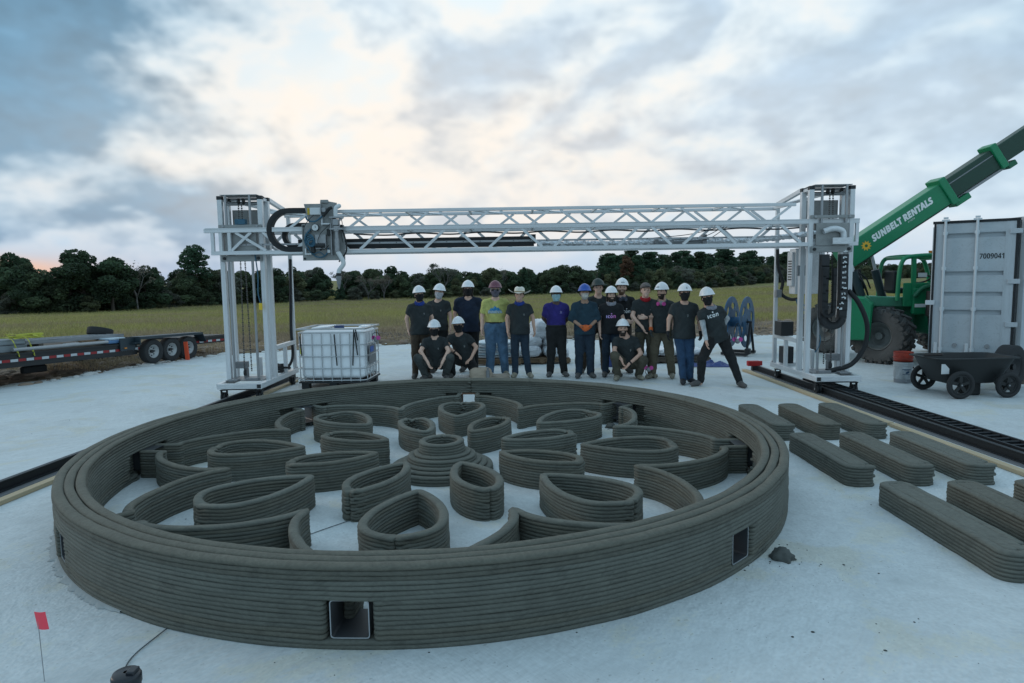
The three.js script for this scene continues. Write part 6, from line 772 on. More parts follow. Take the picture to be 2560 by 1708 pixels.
{ // equipment trailer: local x runs along the deck towards the far end, z faces the camera
  const t = thing('equipment_trailer', 'long black flatbed trailer with red and white reflective tape and triple axles', 'trailer', TRP, TRY);
  const frame = std(0.016, 0.018, 0.020, 0.5, 0, { map: wash }), fender = std(0.02, 0.035, 0.045, 0.5), deckW = std(0.16, 0.13, 0.10, 0.9, 0, { map: wash }), rimS = std(0.42, 0.43, 0.43, 0.5, 0.5);
  const yD = 0.48;
  for (const z of [0.0, -2.0]) mesh('side_beam', [bx(6.9, 0.26, 0.06, -3.6, yD - 0.10, z), bx(6.9, 0.03, 0.10, -3.6, yD + 0.02, z)], frame, t);
  for (let i = 0; i < 9; i++) mesh('cross_member', bx(0.06, 0.12, 1.9, -6.8 + 0.75 * i, yD - 0.1, -1.0), frame, t);
  for (let i = 0; i < 9; i++) mesh('deck_board', bx(6.8, 0.04, 0.19, -3.6, yD + 0.03, -0.14 - 0.215 * i), deckW, t);
  const tape = (x0, n, z, y, p = t) => { for (let i = 0; i < n; i++) mesh('reflective_tape', bx(0.145, 0.05, 0.004, x0 + i * 0.155, y, z), i % 2 ? std2R : std2W, p); }; const std2R = std(0.28, 0.012, 0.015, 0.5), std2W = std(0.48, 0.51, 0.53, 0.5);
  tape(-6.4, 42, 0.034, yD - 0.10);
  for (const [i, x] of [[0, 0.18], [1, 0.74], [2, 1.30]]) { wheelTyre(0.29, 0.155, 0.19, 0, tyreM, rimS, t, [x, 0.29, 0.10], -Math.PI / 2, { holes: 1, dish: 0.0, hub: blackM }); wheelTyre(0.29, 0.155, 0.19, 0, tyreM, rimS, t, [x, 0.29, -2.1], Math.PI / 2, { dish: 0.0 }); }
  mesh('fender', [bx(1.98, 0.02, 0.30, 0.74, 0.645, 0.08), bx(0.02, 0.17, 0.30, -0.24, 0.56, 0.08).rotateZ(0), bx(0.18, 0.012, 0.30, -0.31, 0.52, 0.08).rotateZ(0), bx(1.98, 0.05, 0.012, 0.74, 0.625, 0.236), bar([1.72, 0.64, 0.08], [1.86, 0.40, 0.08], 0.30, 0.012, 0, Math.PI / 2), bx(0.40, 0.28, 0.03, -0.44, 0.50, 0.06)], fender, t);
  mesh('marker_lamp', bx(0.06, 0.03, 0.02, -0.52, 0.42, 0.09), std(0.55, 0.2, 0.03, 0.4), t);
  mesh('tail_deck', [bx(1.5, 0.05, 1.9, 2.15, yD + 0.02, -1.0), bx(1.5, 0.17, 0.05, 2.15, yD - 0.06, 0.0), bx(0.05, 0.17, 1.9, 2.88, yD - 0.06, -1.0)], frame, t); tape(1.60, 8, 0.028, yD - 0.085);
  mesh('axle', [0.18, 0.74, 1.30].map(x => rod([x, 0.29, 0], [x, 0.29, -2.0], 0.04)), frame, t);
  mesh('landing_wheel', [bx(0.5, 0.14, 0.12, -2.2, 0.12, -0.5, 0.03), bx(0.4, 0.14, 0.12, -1.7, 0.12, -1.1, 0.03)], rubber, t);
  // cargo
  const box = std(0.30, 0.34, 0.36, 0.6, 0.1, { map: wash }), al2 = std(0.40, 0.42, 0.44, 0.5, 0.3, { map: wash });
  const c1 = thing('cargo_case', 'long grey panelled case strapped on the trailer deck under yellow straps', 'case', TRP, TRY); mesh('case_body', [bx(2.6, 0.13, 1.0, -3.95, yD + 0.12, -0.56, 0.01), bx(2.56, 0.10, 0.96, -3.95, yD + 0.237, -0.56, 0.01)], box, c1); mesh('case_seam', bx(2.5, 0.008, 0.004, -3.95, yD + 0.187, -0.061), blackM, c1);
  const c2 = thing('cargo_toolbox', 'small pale blue toolbox on top of the strapped grey case', 'toolbox', TRP, TRY); mesh('box_body', bx(0.55, 0.10, 0.32, -3.95, yD + 0.34, -0.62, 0.015), std(0.26, 0.34, 0.40, 0.5), c2); mesh('box_lid', bx(0.57, 0.03, 0.34, -3.95, yD + 0.41, -0.62, 0.01), std(0.30, 0.38, 0.44, 0.5), c2);
  const c3 = thing('steel_ramp', 'grey steel ramp with slotted rungs lying on the trailer deck', 'ramp', TRP, TRY); mesh('ramp_rail', bx(2.3, 0.08, 0.05, -1.35, yD + 0.20, -0.30), al2, c3); mesh('ramp_rail', bx(2.3, 0.08, 0.05, -1.35, yD + 0.20, -0.85), al2, c3); for (let i = 0; i < 12; i++) mesh('ramp_rung', bx(0.05, 0.03, 0.50, -2.4 + i * 0.19, yD + 0.225, -0.575), al2, c3); mesh('ramp_sheet', bx(2.2, 0.006, 0.5, -1.35, yD + 0.175, -0.575), aluDark, c3); for (const x of [-2.2, -0.5]) mesh('ramp_support', bx(0.10, 0.11, 0.6, x, yD + 0.105, -0.57), deckW, c3);
  const c4 = thing('timber_offcuts', 'short brown and pale timber offcuts under the steel ramp', 'timber', TRP, TRY); [[-1.2, 0.35, 0.10, -0.22], [-0.85, 0.3, 0.08, -0.18], [-1.6, 0.3, 0.07, -0.2]].forEach(([x, l, h, z], i) => mesh('offcut', bx(l, h, 0.09, x, yD + 0.06 + h / 2, z), i === 2 ? alu : palletWood, c4));
  const c5 = tag(mesh('metal_pipe', rod([-3.0, yD + 0.10, 0.02], [-0.9, yD + 0.10, 0.0], 0.035, 12), galv), 'bright metal pipe lying along the trailer edge', 'pipe'); c5.position.set(...TRP); c5.rotation.y = TRY;
  const c6 = thing('loose_wheel', 'black spare wheel lying flat on the trailer deck by the fender', 'wheel', TRP, TRY); { const w = wheelTyre(0.27, 0.15, 0.17, 0, tyreM, rimS, c6, [-0.25, yD + 0.28, -0.9], 0); w.rotation.set(0, 0, Math.PI / 2 - 0.25); }
  const c7 = thing('blue_bundle', 'blue and white bundled sheets on the trailer deck before the fender', 'bundle', TRP, TRY); [[-0.72, 0.5, 0.07], [-0.62, 0.45, 0.05]].forEach(([x, l, h], i) => mesh('folded_sheet', bx(l, h, 0.3, x, yD + 0.09 + 0.06 * i, -0.14 - 0.03 * i, 0.02), i ? sackB : std(0.08, 0.18, 0.34, 0.6), c7));
  // yellow ratchet straps: crumpled ribbons
  const strapM = std(0.50, 0.50, 0.07, 0.6), r = rng(9);
  const ribbon = (pts, w) => { const cv = new THREE.CatmullRomCurve3(pts.map(P)), n = 60, gs = []; for (let i = 0; i < n; i++) gs.push(bar(cv.getPoint(i / n), cv.getPoint((i + 1.1) / n > 1 ? 1 : (i + 1.1) / n), w, 0.006, 0, 0.6 * noise(i * 0.3, w * 50))); return gs; };
  [['yellow ratchet strap pulled over the grey case by the toolbox', -4.25], ['yellow ratchet strap in a loose tangle on the near end of the grey case', -3.0], ['yellow ratchet strap over the end of the grey case towards the ramp', -2.7]].forEach(([l, x], k) => { const s = thing('ratchet_strap', l, 'strap', TRP, TRY, 'yellow straps on the trailer'); const tangle = []; for (let i = 0; i < 6 + 4 * k; i++) tangle.push([x + 0.1 + 0.28 * (r() - 0.5) * 2, yD + 0.30 + 0.10 * r(), -0.28 + 0.28 * r()]); mesh('webbing', [...ribbon([[x, yD + 0.30, -1.1], [x + 0.02, yD + 0.31, -0.4], [x + 0.04, yD + 0.29, -0.04], [x + 0.07, yD + 0.12, 0.02], [x + 0.1, yD - 0.04, 0.05]], 0.032), ...ribbon(tangle, 0.028)], strapM, s); });
  const st = tag(mesh('marker_stake', [bx(0.10, 0.46, 0.03, 0, 0.22, 0, 0.006)], std(0.75, 0.09, 0.03, 0.6)), 'orange painted stake in front of the rear trailer wheel', 'stake'); st.position.set(-8.05, 0, -16.2); st.rotation.z = 0.06;
}
scene.children.filter(o => o.position.x === TRP[0] && o.position.z === TRP[2]).forEach(o => { o.rotation.order = 'YXZ'; o.rotation.z = -0.028; });
{ // small things on the pad
  const flag = thing('marker_flag', 'bright pink marker flag on a thin wire', 'marker flag', [-2.30, 0, -3.03], 0.15); mesh('wire', rod([0, 0, 0], [-0.006, 0.34, 0], 0.0018, 6), galv, flag);
  { const g = new THREE.BoxGeometry(0.054, 0.088, 0.0015, 8, 8, 1), p = g.attributes.position; for (let i = 0; i < p.count; i++) { p.setZ(i, p.getZ(i) + 0.010 * Math.sin(p.getX(i) * 50 + 1)); p.setX(i, p.getX(i) + 0.12 * p.getY(i) * -1); } g.computeVertexNormals(); mesh('flag_sheet', g.translate(0.012, 0.31, 0), std(0.92, 0.075, 0.11, 0.6), flag); }
  const yf = thing('marker_flag', 'small yellow-green marker flag at the pad edge behind the gantry tower', 'marker flag', [-4.35, 0, -13.6], 0.3); mesh('wire', rod([0, 0, 0], [0, 0.50, 0], 0.003, 6), galv, yf); mesh('flag_sheet', bx(0.09, 0.13, 0.004, 0.04, 0.46, 0).rotateZ(0.15), std(0.72, 0.74, 0.02, 0.6), yf);
  const bol = thing('black_post', 'top of a black plastic post standing in front of the ring wall', 'post', [-1.60, -0.012, -2.55]); mesh('post_body', new THREE.LatheGeometry([[0.01, 0], [0.055, 0], [0.053, 0.30], [0.057, 0.305], [0.057, 0.335], [0.05, 0.35], [0.01, 0.352]].map(p => new THREE.Vector2(p[0], p[1])), 28), std(0.012, 0.015, 0.02, 0.35), bol); mesh('post_cap', [bx(0.035, 0.02, 0.05, 0.028, 0.355, 0, 0.006)], std(0.012, 0.015, 0.02, 0.35), bol);
  const cordM = std(0.10, 0.12, 0.13, 0.8); tag(mesh('string_line', tube([[-1.85, 0.006, -2.7], [-1.9, 0.006, -2.95], [-1.98, 0.006, -3.2], [-1.96, 0.006, -3.42], [-1.93, 0.006, -3.6], [-1.92, 0.006, -3.75]], 0.0035, 40, 5), cordM), 'thin dark string line on the pad running to the ring wall from the black post', 'string');
  tag(mesh('string_line', tube([[-1.62, 0.006, -4.75], [-1.5, 0.006, -4.9], [-1.33, 0.006, -5.1]], 0.003, 20, 5), cordM), 'thin string line on the ground between petals', 'string');
  // clay lumps
  const clay = std(0.085, 0.092, 0.085, 0.95, 0, { bumpMap: grain, bumpScale: 0.01 });
  const lump = (s, R) => { const g = mergeVertices(new THREE.IcosahedronGeometry(1, 4).deleteAttribute('uv').deleteAttribute('normal')), p = g.attributes.position; for (let i = 0; i < p.count; i++) { const v = V(p.getX(i), p.getY(i), p.getZ(i)), n = 1 + 0.4 * noise(v.x * 1.5 + s, v.y * 1.5, v.z * 1.5) + 0.45 * Math.abs(noise(v.x * 3.5, v.y * 3.5 + s, v.z * 3.5)) + 0.15 * noise(v.x * 9, v.y * 9, v.z * 9 + s); p.setXYZ(i, v.x * R * n, Math.max(-0.1 * R, v.y * R * 0.8 * n) + 0.08 * R, v.z * R * n); } g.computeVertexNormals(); return g; };
  const put = (n, l, gp, x, z, R, s) => { const o = tag(mesh(n, lump(s, R), clay), l, 'clay lump', gp); o.position.set(x, 0, z); o.rotation.y = s; };
  put('clay_lump', 'large dark lump of clay on the white pad outside the ring wall', null, 1.80, -4.30, 0.07, 1.3); put('clay_lump', 'smaller crumbly clay lump against the foot of the ring wall', null, 1.64, -4.46, 0.045, 4.1); put('clay_lump', 'flat clay lump inside the ring beyond the large petals', null, 1.22, -8.22, 0.06, 7.7);
  { const r = rng(31), gs = []; const cl = [[1.75, -4.35, 0.5, 120], [1.2, -8.2, 0.22, 40], [-0.9, -3.1, 1.6, 60], [1.6, -3.0, 1.8, 90], [3.4, -10.8, 2.0, 60], [-6.5, -9, 3, 90], [-2.9, -4.9, 0.5, 40], [2.9, -5.4, 0.3, 20]]; for (const [x, z, R, n] of cl) for (let i = 0; i < n; i++) { const a = r() * 6.28, q = R * Math.pow(r(), 0.7), s = 0.0012 + 0.005 * Math.pow(r(), 6); gs.push(new THREE.IcosahedronGeometry(s, 0).scale(1 + r(), 0.6, 1 + r()).rotateY(r() * 6).translate(x + q * Math.cos(a), s * 0.3, z + q * Math.sin(a))); } tag(mesh('clay_crumbs', gs, clay), 'scattered dark clay crumbs on the white pad', 'crumbs', null, 'stuff'); }
  { // grout smeared outwards along the foot of the wall on the flag side
    const pos = [], ix = [], N = 170, a0 = -2.62, a1 = -1.95; for (let i = 0; i <= N; i++) { const a = lerp(a0, a1, i / N), w = (0.012 + 0.06 * Math.max(0, noise(a * 40, 3) + 0.5 * noise(a * 140, 9) + 0.35)) * sstep(0, 0.12, i / N) * sstep(1, 0.85, i / N); for (const [r, y] of [[3.15, 0.02], [3.19, 0.016], [3.19 + w * 0.6, 0.010], [3.19 + w, 0.003]]) { const p = pol(r, a); pos.push(p[0], y, p[1]); } } for (let i = 0; i < N; i++) for (let k = 0; k < 3; k++) { const a = i * 4 + k; ix.push(a, a + 1, a + 4, a + 1, a + 5, a + 4); }
    const g = new THREE.BufferGeometry(); g.setAttribute('position', new THREE.Float32BufferAttribute(pos, 3)); g.setAttribute('uv', new THREE.BufferAttribute(new Float32Array(pos.length / 3 * 2), 2)); g.setIndex(ix); g.computeVertexNormals(); const o = tag(mesh('grout_spill', g, std(0.34, 0.37, 0.37, 0.9, 0, { side: THREE.DoubleSide })), 'ragged grey grout spill along the foot of the ring wall', 'grout spill'); o.position.set(CX, 0, CZ); }
  const bag = thing('tool_bag', 'tan cloth bag with a steel bottle on the pad by the kneeling person', 'bag', [-0.62, 0, -12.35]); mesh('bag_body', sackGeo(5.5, 0.42, 0.24, 0.26, 0.12).translate(0, 0.10, 0), std(0.42, 0.34, 0.26, 0.9), bag); mesh('bag_flap', sackGeo(8.1, 0.36, 0.10, 0.2, 0.2).translate(0.36, 0.05, 0.02), std(0.36, 0.30, 0.24, 0.9), bag); mesh('bottle', [rod([0.14, 0.02, 0.15], [0.14, 0.19, 0.15], 0.035, 14), rod([0.14, 0.19, 0.15], [0.14, 0.24, 0.15], 0.02, 12)], aluDark, bag);
  const resp = (label, x, y, z, up) => { const o = thing('respirator', label, 'respirator', [x, y, z]); for (const s of [-1, 1]) mesh('filter', new THREE.CylinderGeometry(0.037, 0.037, 0.026, 20).rotateX(Math.PI / 2).rotateY(s * 0.4).translate(s * 0.045, 0, 0.02 * s), pinkM, o); mesh('facepiece', new THREE.SphereGeometry(0.045, 12, 10).translate(0, -0.03, 0), aluDark, o); mesh('strap', tube([[-0.04, -0.02, 0], [-0.06, up * 0.15, 0], [0.0, up * 0.28, 0.0], [0.06, up * 0.15, 0], [0.04, -0.02, 0]], 0.006, 30, 5), blackM, o); };
  resp('pink filtered respirator hanging by its strap from the water tank cage', -2.44, 0.88, -11.70, 0.35); resp('pink filtered respirator hanging at the hip of the leaning person', 3.83, 0.80, -11.22, 1); resp('pink filtered respirator resting by the boots of the squatting olive trousers', 2.45, 0.24, -11.88, -0.5);
}
// ---------------------------------------------------------------- trees and grass
const leafM = (r, g, b) => { const m = new THREE.MeshPhysicalMaterial({ roughness: 1, side: THREE.DoubleSide, vertexColors: true, transmission: 0.45, thickness: 0, specularIntensity: 0.3 }); m.color.setRGB(r, g, b); return m; };
const barkM = std(0.075, 0.062, 0.05, 0.95), barkG = std(0.17, 0.16, 0.15, 0.95), barkP = std(0.10, 0.065, 0.045, 0.95);
function limb(pts, r0, r1, n = 6) { const gs = []; for (let i = 0; i + 1 < pts.length; i++) gs.push(rod(pts[i], pts[i + 1], lerp(r0, r1, i / (pts.length - 1)), n, lerp(r0, r1, (i + 1) / (pts.length - 1)))); return gs; }
function leaves(blobs, n, size, r, tint = 0.35) {   // leaf-sized faces through a set of clumps
  const pos = [], nor = [], col = [], tot = blobs.reduce((a, b) => a + b.r * b.r * b.h, 0), v = V(), u = V(), w = V();
  for (const b of blobs) { const m = Math.round(n * b.r * b.r * b.h / tot); const shade = 1 + tint * (r() - 0.5) * 2;
    for (let i = 0; i < m; i++) {
      v.set(r() * 2 - 1, r() * 2 - 1, r() * 2 - 1); const l = v.length(); if (l > 1 || l < 0.05) { i--; continue; } v.multiplyScalar(Math.pow(l, 0.45) / l);
      const cx = b.x + v.x * b.r, cy = b.y + v.y * b.h, cz = b.z + v.z * b.r, s = size * (0.55 + 0.9 * r());
      u.set(r() - 0.5, (r() - 0.5) * 0.7, r() - 0.5).normalize(); w.set(r() - 0.5, r() - 0.3, r() - 0.5).cross(u).normalize(); u.multiplyScalar(s); w.multiplyScalar(s * 0.62);
      const k = shade * (0.8 + 0.4 * r()), nn = u.clone().cross(w).normalize(); if (nn.y < 0) nn.negate();
      const A = [cx - u.x, cy - u.y, cz - u.z], B = [cx + w.x, cy + w.y - s * 0.12, cz + w.z], Cc = [cx + u.x, cy + u.y, cz + u.z], D = [cx - w.x, cy - w.y - s * 0.12, cz - w.z];
      for (const p of [A, B, Cc, A, Cc, D]) { pos.push(...p); nor.push(nn.x, nn.y, nn.z); col.push(k, k, k * 0.95); }
    } }
  const g = new THREE.BufferGeometry(); g.setAttribute('position', new THREE.Float32BufferAttribute(pos, 3)); g.computeVertexNormals(); g.setAttribute('color', new THREE.Float32BufferAttribute(col, 3)); return g;
}
function protoTree(kind, seed) {   // about 6 to 8 m tall; returns {trunk, crown}
  const r = rng(seed), tr = [], bl = []; let n = 3200, size = 0.15;
  if (kind === 'broad' || kind === 'bushy') {
    const H = 6.4, low = kind === 'bushy' ? 0.35 : 1.5; const lean = (r() - 0.5) * 0.6; tr.push(...limb([[0, -0.3, 0], [lean * 0.3, 1.2, 0], [lean * 0.6, 2.6, 0.1], [lean, 4.2, 0]], 0.19, 0.07, 8));
    const N = 26; for (let i = 0; i < N; i++) { const t = (i + 0.5) / N, y = lerp(low, H - 0.7, t), R = 2.3 * Math.pow(Math.sin(Math.PI * clamp(0.14 + 0.80 * t)), 0.7) * (0.75 + 0.5 * r()), a = r() * 6.28, q = R * (0.45 + 0.4 * r()); const b = { x: lean * t + q * Math.cos(a), y: y + (r() - 0.5) * 0.6, z: q * Math.sin(a), r: 0.62 + 0.45 * r(), h: 0.45 + 0.35 * r() }; bl.push(b); tr.push(...limb([[lean * 0.6, Math.min(y * 0.7, 3.6), 0], [(lean * 0.6 + b.x) / 2, (y * 0.75 + b.y) / 2, b.z / 2], [b.x, b.y, b.z]], 0.05, 0.012, 5)); }
    n = 7200;
  } else if (kind === 'pine') {
    const H = 7.4; tr.push(...limb([[0, -0.3, 0], [0.05, 2.5, 0], [0.1, 5, 0.05], [0.05, H - 0.3, 0]], 0.15, 0.04, 8));
    for (let i = 0; i < 24; i++) { const t = i / 24, y = lerp(3.4, H, t), R = lerp(1.7, 0.35, Math.pow(t, 1.2)) * (0.6 + 0.6 * r()), a = i * 2.4 + r(), b = { x: R * 0.75 * Math.cos(a), y: y + 0.25 * (r() - 0.5), z: R * 0.75 * Math.sin(a), r: 0.48 + 0.25 * r(), h: 0.26 + 0.14 * r() }; bl.push(b); tr.push(...limb([[0.05, y - 0.35, 0], [b.x, b.y, b.z]], 0.035, 0.01, 5)); }
    n = 4600; size = 0.13;
  } else if (kind === 'cone') {
    const H = 6.2; tr.push(...limb([[0, -0.3, 0], [0, 3, 0], [0.03, H - 0.3, 0]], 0.14, 0.03, 8));
    for (let i = 0; i < 34; i++) { const t = i / 34, y = lerp(0.5, H, t), R = lerp(1.75, 0.1, Math.pow(t, 0.9)) * (0.7 + 0.5 * r()), a = i * 2.4 + r(), b = { x: R * 0.7 * Math.cos(a), y, z: R * 0.7 * Math.sin(a), r: 0.28 + 0.38 * (1 - t), h: 0.28 + 0.1 * r() }; bl.push(b); tr.push(...limb([[0, y, 0], [b.x, b.y, b.z]], 0.03, 0.008, 4)); }
    n = 5600; size = 0.13;
  } else { // bare: forked twigs with few leaves
    const grow = (p, d, len, rad, lv) => { const e = p.clone().addScaledVector(d, len * 0.55).add(V((r() - 0.5) * 0.1 * len, 0, (r() - 0.5) * 0.1 * len)), f = p.clone().addScaledVector(d, len); tr.push(rod(p, e, rad, lv > 2 ? 7 : 4, rad * 0.8), rod(e, f, rad * 0.8, lv > 2 ? 7 : 4, rad * 0.6)); if (lv <= 0) { if (r() < 0.5) bl.push({ x: f.x, y: f.y, z: f.z, r: 0.35, h: 0.25 }); return; } const k = lv > 3 ? 4 : 3; for (let i = 0; i < k; i++) { const a = r() * 6.28, sp = 0.45 + 0.35 * r(), nd = d.clone().add(V(Math.cos(a) * sp, 0.12 + (r() - 0.5) * 0.3, Math.sin(a) * sp)).normalize(); grow(i ? p.clone().lerp(f, 0.6 + 0.4 * r()) : f, nd, len * (0.62 + 0.18 * r()), rad * 0.58, lv - 1); } };
    grow(V(0, -0.3, 0), V(0.03, 1, 0).normalize(), 2.3, 0.13, 4); n = kind === 'bare' ? 260 : 1500; size = 0.10; if (!bl.length) bl.push({ x: 0, y: 5, z: 0, r: 1, h: 1 });
  }
  return { trunk: join(tr), crown: leaves(bl, n, size, r) };
}
const T = { broadA: protoTree('broad', 11), broadB: protoTree('broad', 23), bushyA: protoTree('bushy', 5), bushyB: protoTree('bushy', 41), pineA: protoTree('pine', 7), pineB: protoTree('pine', 19), coneA: protoTree('cone', 3), coneB: protoTree('cone', 29), bareA: protoTree('bare', 13), sparse: protoTree('sparse', 17) };
const LV = { dark: leafM(0.066, 0.105, 0.06), mid: leafM(0.10, 0.135, 0.075), olive: leafM(0.14, 0.155, 0.085), grey: leafM(0.14, 0.15, 0.12), pine: leafM(0.066, 0.125, 0.075), rust: leafM(0.17, 0.10, 0.065), twig: leafM(0.19, 0.17, 0.14) };
function tree(kind, mat, x, z, sc, ry, label, group, name = 'tree', wide = 1) {

  sc *= x > -34 && z > -160 ? 0.90 : 1; const o = thing(name, label, name === 'shrub' ? 'shrub' : 'tree', [x, landY(x, z) - 0.05, z], ry, group); o.scale.set(sc * wide, sc, sc * wide);
  mesh('trunk', T[kind].trunk, kind.startsWith('pine') ? barkP : kind.startsWith('bare') || kind === 'sparse' ? barkG : barkM, o); mesh('crown', T[kind].crown, LV[mat], o); return o;
}
const treeLine = [[-150, -10], [-112, -40], [-80, -60], [-57, -73], [-49, -80], [-43, -97], [-27, -108], [0, -119], [30, -141], [71, -186], [120, -225], [200, -270]];
{
  const r = rng(2024), kinds = ['bushyA', 'bushyB', 'broadA', 'broadB', 'coneA', 'sparse', 'bushyA', 'bushyB'], mats = { bushyA: ['dark', 'mid', 'olive', 'grey'], bushyB: ['dark', 'mid', 'olive', 'grey'], broadA: ['dark', 'mid', 'olive'], broadB: ['dark', 'mid', 'grey'], coneA: ['dark', 'pine'], sparse: ['grey', 'twig'] };
  const what = { bushyA: 'bushy tree leafy to the ground', bushyB: 'wide bushy tree leafy to the ground', broadA: 'round-crowned broadleaf tree', broadB: 'spreading broadleaf tree', coneA: 'pointed dark evergreen', sparse: 'thin grey half-bare tree' }, tone = { dark: 'dark green', mid: 'mid green', olive: 'olive green', grey: 'grey green', pine: 'deep green', twig: 'brown' };
  const along = (step, off, jit, f) => { for (let i = 0; i + 1 < treeLine.length; i++) { const a = treeLine[i], b = treeLine[i + 1], L = Math.hypot(b[0] - a[0], b[1] - a[1]), n = Math.round(L / step); for (let k = 0; k < n; k++) { const t = (k + r()) / n, x = lerp(a[0], b[0], t), z = lerp(a[1], b[1], t), nx = (b[1] - a[1]) / L, nz = -(b[0] - a[0]) / L, d = off + jit * (r() - 0.5); f(x + nx * d, z + nz * d, t, i); } } };
  const inView = (x, z) => z < 0 && Math.abs(x / -z) < 0.86;
  along(3.0, 0, 3, (x, z) => { if (!inView(x, z)) return; const k = kinds[Math.floor(r() * kinds.length)], m = mats[k][Math.floor(r() * mats[k].length)], left = x < -30; const dm = m; tree(k, dm, x, z, (0.48 + 0.30 * r()) * (left ? 1.3 : 1), r() * 6.28, `${tone[dm]} ${what[k]} in the front of the far treeline`, 'trees in the front of the treeline', 'tree', 1.15); });
  along(4.2, 5, 4, (x, z) => { if (!inView(x, z)) return; const k = kinds[Math.floor(r() * kinds.length)], m = mats[k][Math.floor(r() * mats[k].length)]; tree(k, m, x, z, 0.68 + 0.26 * r(), r() * 6.28, `${tone[m]} ${what[k]} rising behind the front of the treeline`, 'trees behind the front of the treeline', 'tree', 1.1); });
  along(3.4, -2.2, 2.5, (x, z) => { if (!inView(x, z)) return; const m = ['olive', 'grey', 'mid', 'dark'][Math.floor(r() * 4)]; tree(r() < 0.5 ? 'bushyA' : 'bushyB', m, x, z, 0.26 + 0.18 * r(), r() * 6.28, `low ${tone[m]} shrub at the foot of the treeline`, 'shrubs at the foot of the treeline', 'shrub', 1.5); });
  { // the wood behind the first trees reads as one mass
    const im = new THREE.InstancedMesh(T.bushyB.crown, LV.mid, 420), M = new THREE.Matrix4(), Q = new THREE.Quaternion(); let n = 0;
    for (const off of [9, 13, 18]) along(4.6, off, 4, (x, z) => { if (!inView(x, z) || n >= 420) return; const s = 0.66 + 0.24 * r(); M.compose(V(x, landY(x, z) - 0.1, z), Q.setFromAxisAngle(V(0, 1, 0), r() * 6.28), V(s * 1.3, s, s * 1.3)); im.setMatrixAt(n++, M); });
    im.count = n; im.name = 'wood_behind'; im.castShadow = im.receiveShadow = true; tag(im, 'dense dark wood filling in behind the treeline', 'wood', null, 'stuff'); scene.add(im);
  }
  // trees that stand out
  const N = (kind, mat, x, z, sc, label, wide = 1) => tree(kind, mat, x, z, sc, r() * 6.28, label, null, 'tree', wide);
  N('broadA', 'dark', -57.5, -77, 1.13, 'tall dark narrow-crowned tree against the orange glow on the horizon', 0.85); N('broadB', 'dark', -50.0, -77, 1.16, 'large dark spreading tree, broadest of the treeline', 1.25); N('broadA', 'dark', -47.2, -78, 1.05, 'dark round tree beside the broadest spreading tree', 1.1);
  N('bareA', 'twig', -46.5, -82, 1.05, 'leafless grey tree with fine twigs beside the broad dark trees', 1.1); N('bareA', 'twig', -45.6, -92, 0.92, 'smaller leafless grey tree in the treeline'); N('pineA', 'pine', -44, -92, 1.12, 'tall round-topped pine standing above the treeline on its own', 1.35); N('broadA', 'grey', -33, -111, 1.0, 'tall rounded tree behind the hanging nozzle'); N('sparse', 'grey', -29, -113, 0.95, 'tall thin half-bare tree behind the truss', 1.1);
  N('broadB', 'dark', -21.5, -117, 1.0, 'dark round tree rising over the water tank'); N('sparse', 'grey', -12.6, -119.5, 1.15, 'tallest thin tree over the navy polo shirt'); N('bareA', 'twig', -1.5, -121, 1.0, 'bare dead snag over the cowboy hat', 0.6); N('coneA', 'pine', 2.2, -120, 0.92, 'pointed evergreen between the cowboy hat and the purple shirt', 1.1); N('broadA', 'mid', 9.5, -127, 1.0, 'large rounded green tree beyond the purple shirt', 1.4); N('broadB', 'mid', 12.2, -128, 0.96, 'large spreading green tree beyond the blue hard hat', 1.3); N('pineB', 'pine', 20, -136, 1.12, 'tall pine over the green brimmed hat', 1.2); N('pineA', 'rust', 24, -139, 1.1, 'rust brown pine top in the treeline', 1.0); N('pineB', 'pine', 26.5, -140, 1.16, 'tall dark pine next to the rust brown one', 1.2);
  [[-42, -97], [-45.2, -91], [-40.5, -100.5], [-47, -87], [-38.5, -103], [-43.5, -94.5]].forEach(([x, z], i) => tree(i % 2 ? 'bushyA' : 'bushyB', i % 3 ? 'mid' : 'grey', x, z, 0.74 + 0.1 * r(), r() * 6.28, `bushy ${i % 3 ? 'mid green' : 'grey green'} tree filling the wood below the round-topped pine`, 'bushy trees below the pine', 'tree', 1.3));
  // pine wood on the right, farther off
  for (let i = 0; i < 95; i++) { const t = r(), x = lerp(20, 150, t), z = -lerp(165, 270, t) - 25 * r(); if (Math.abs(x / -z) < 0.84) { const k = r() < 0.6 ? 'coneB' : 'pineB'; tree(k, r() < 0.7 ? 'pine' : 'dark', x, z, 1.05 + 0.4 * r(), r() * 6.28, k === 'coneB' ? 'pointed pine in the far wood beyond the field' : 'flat-topped pine in the far wood beyond the field', 'pines of the far wood', 'tree', 1.5); } }
}
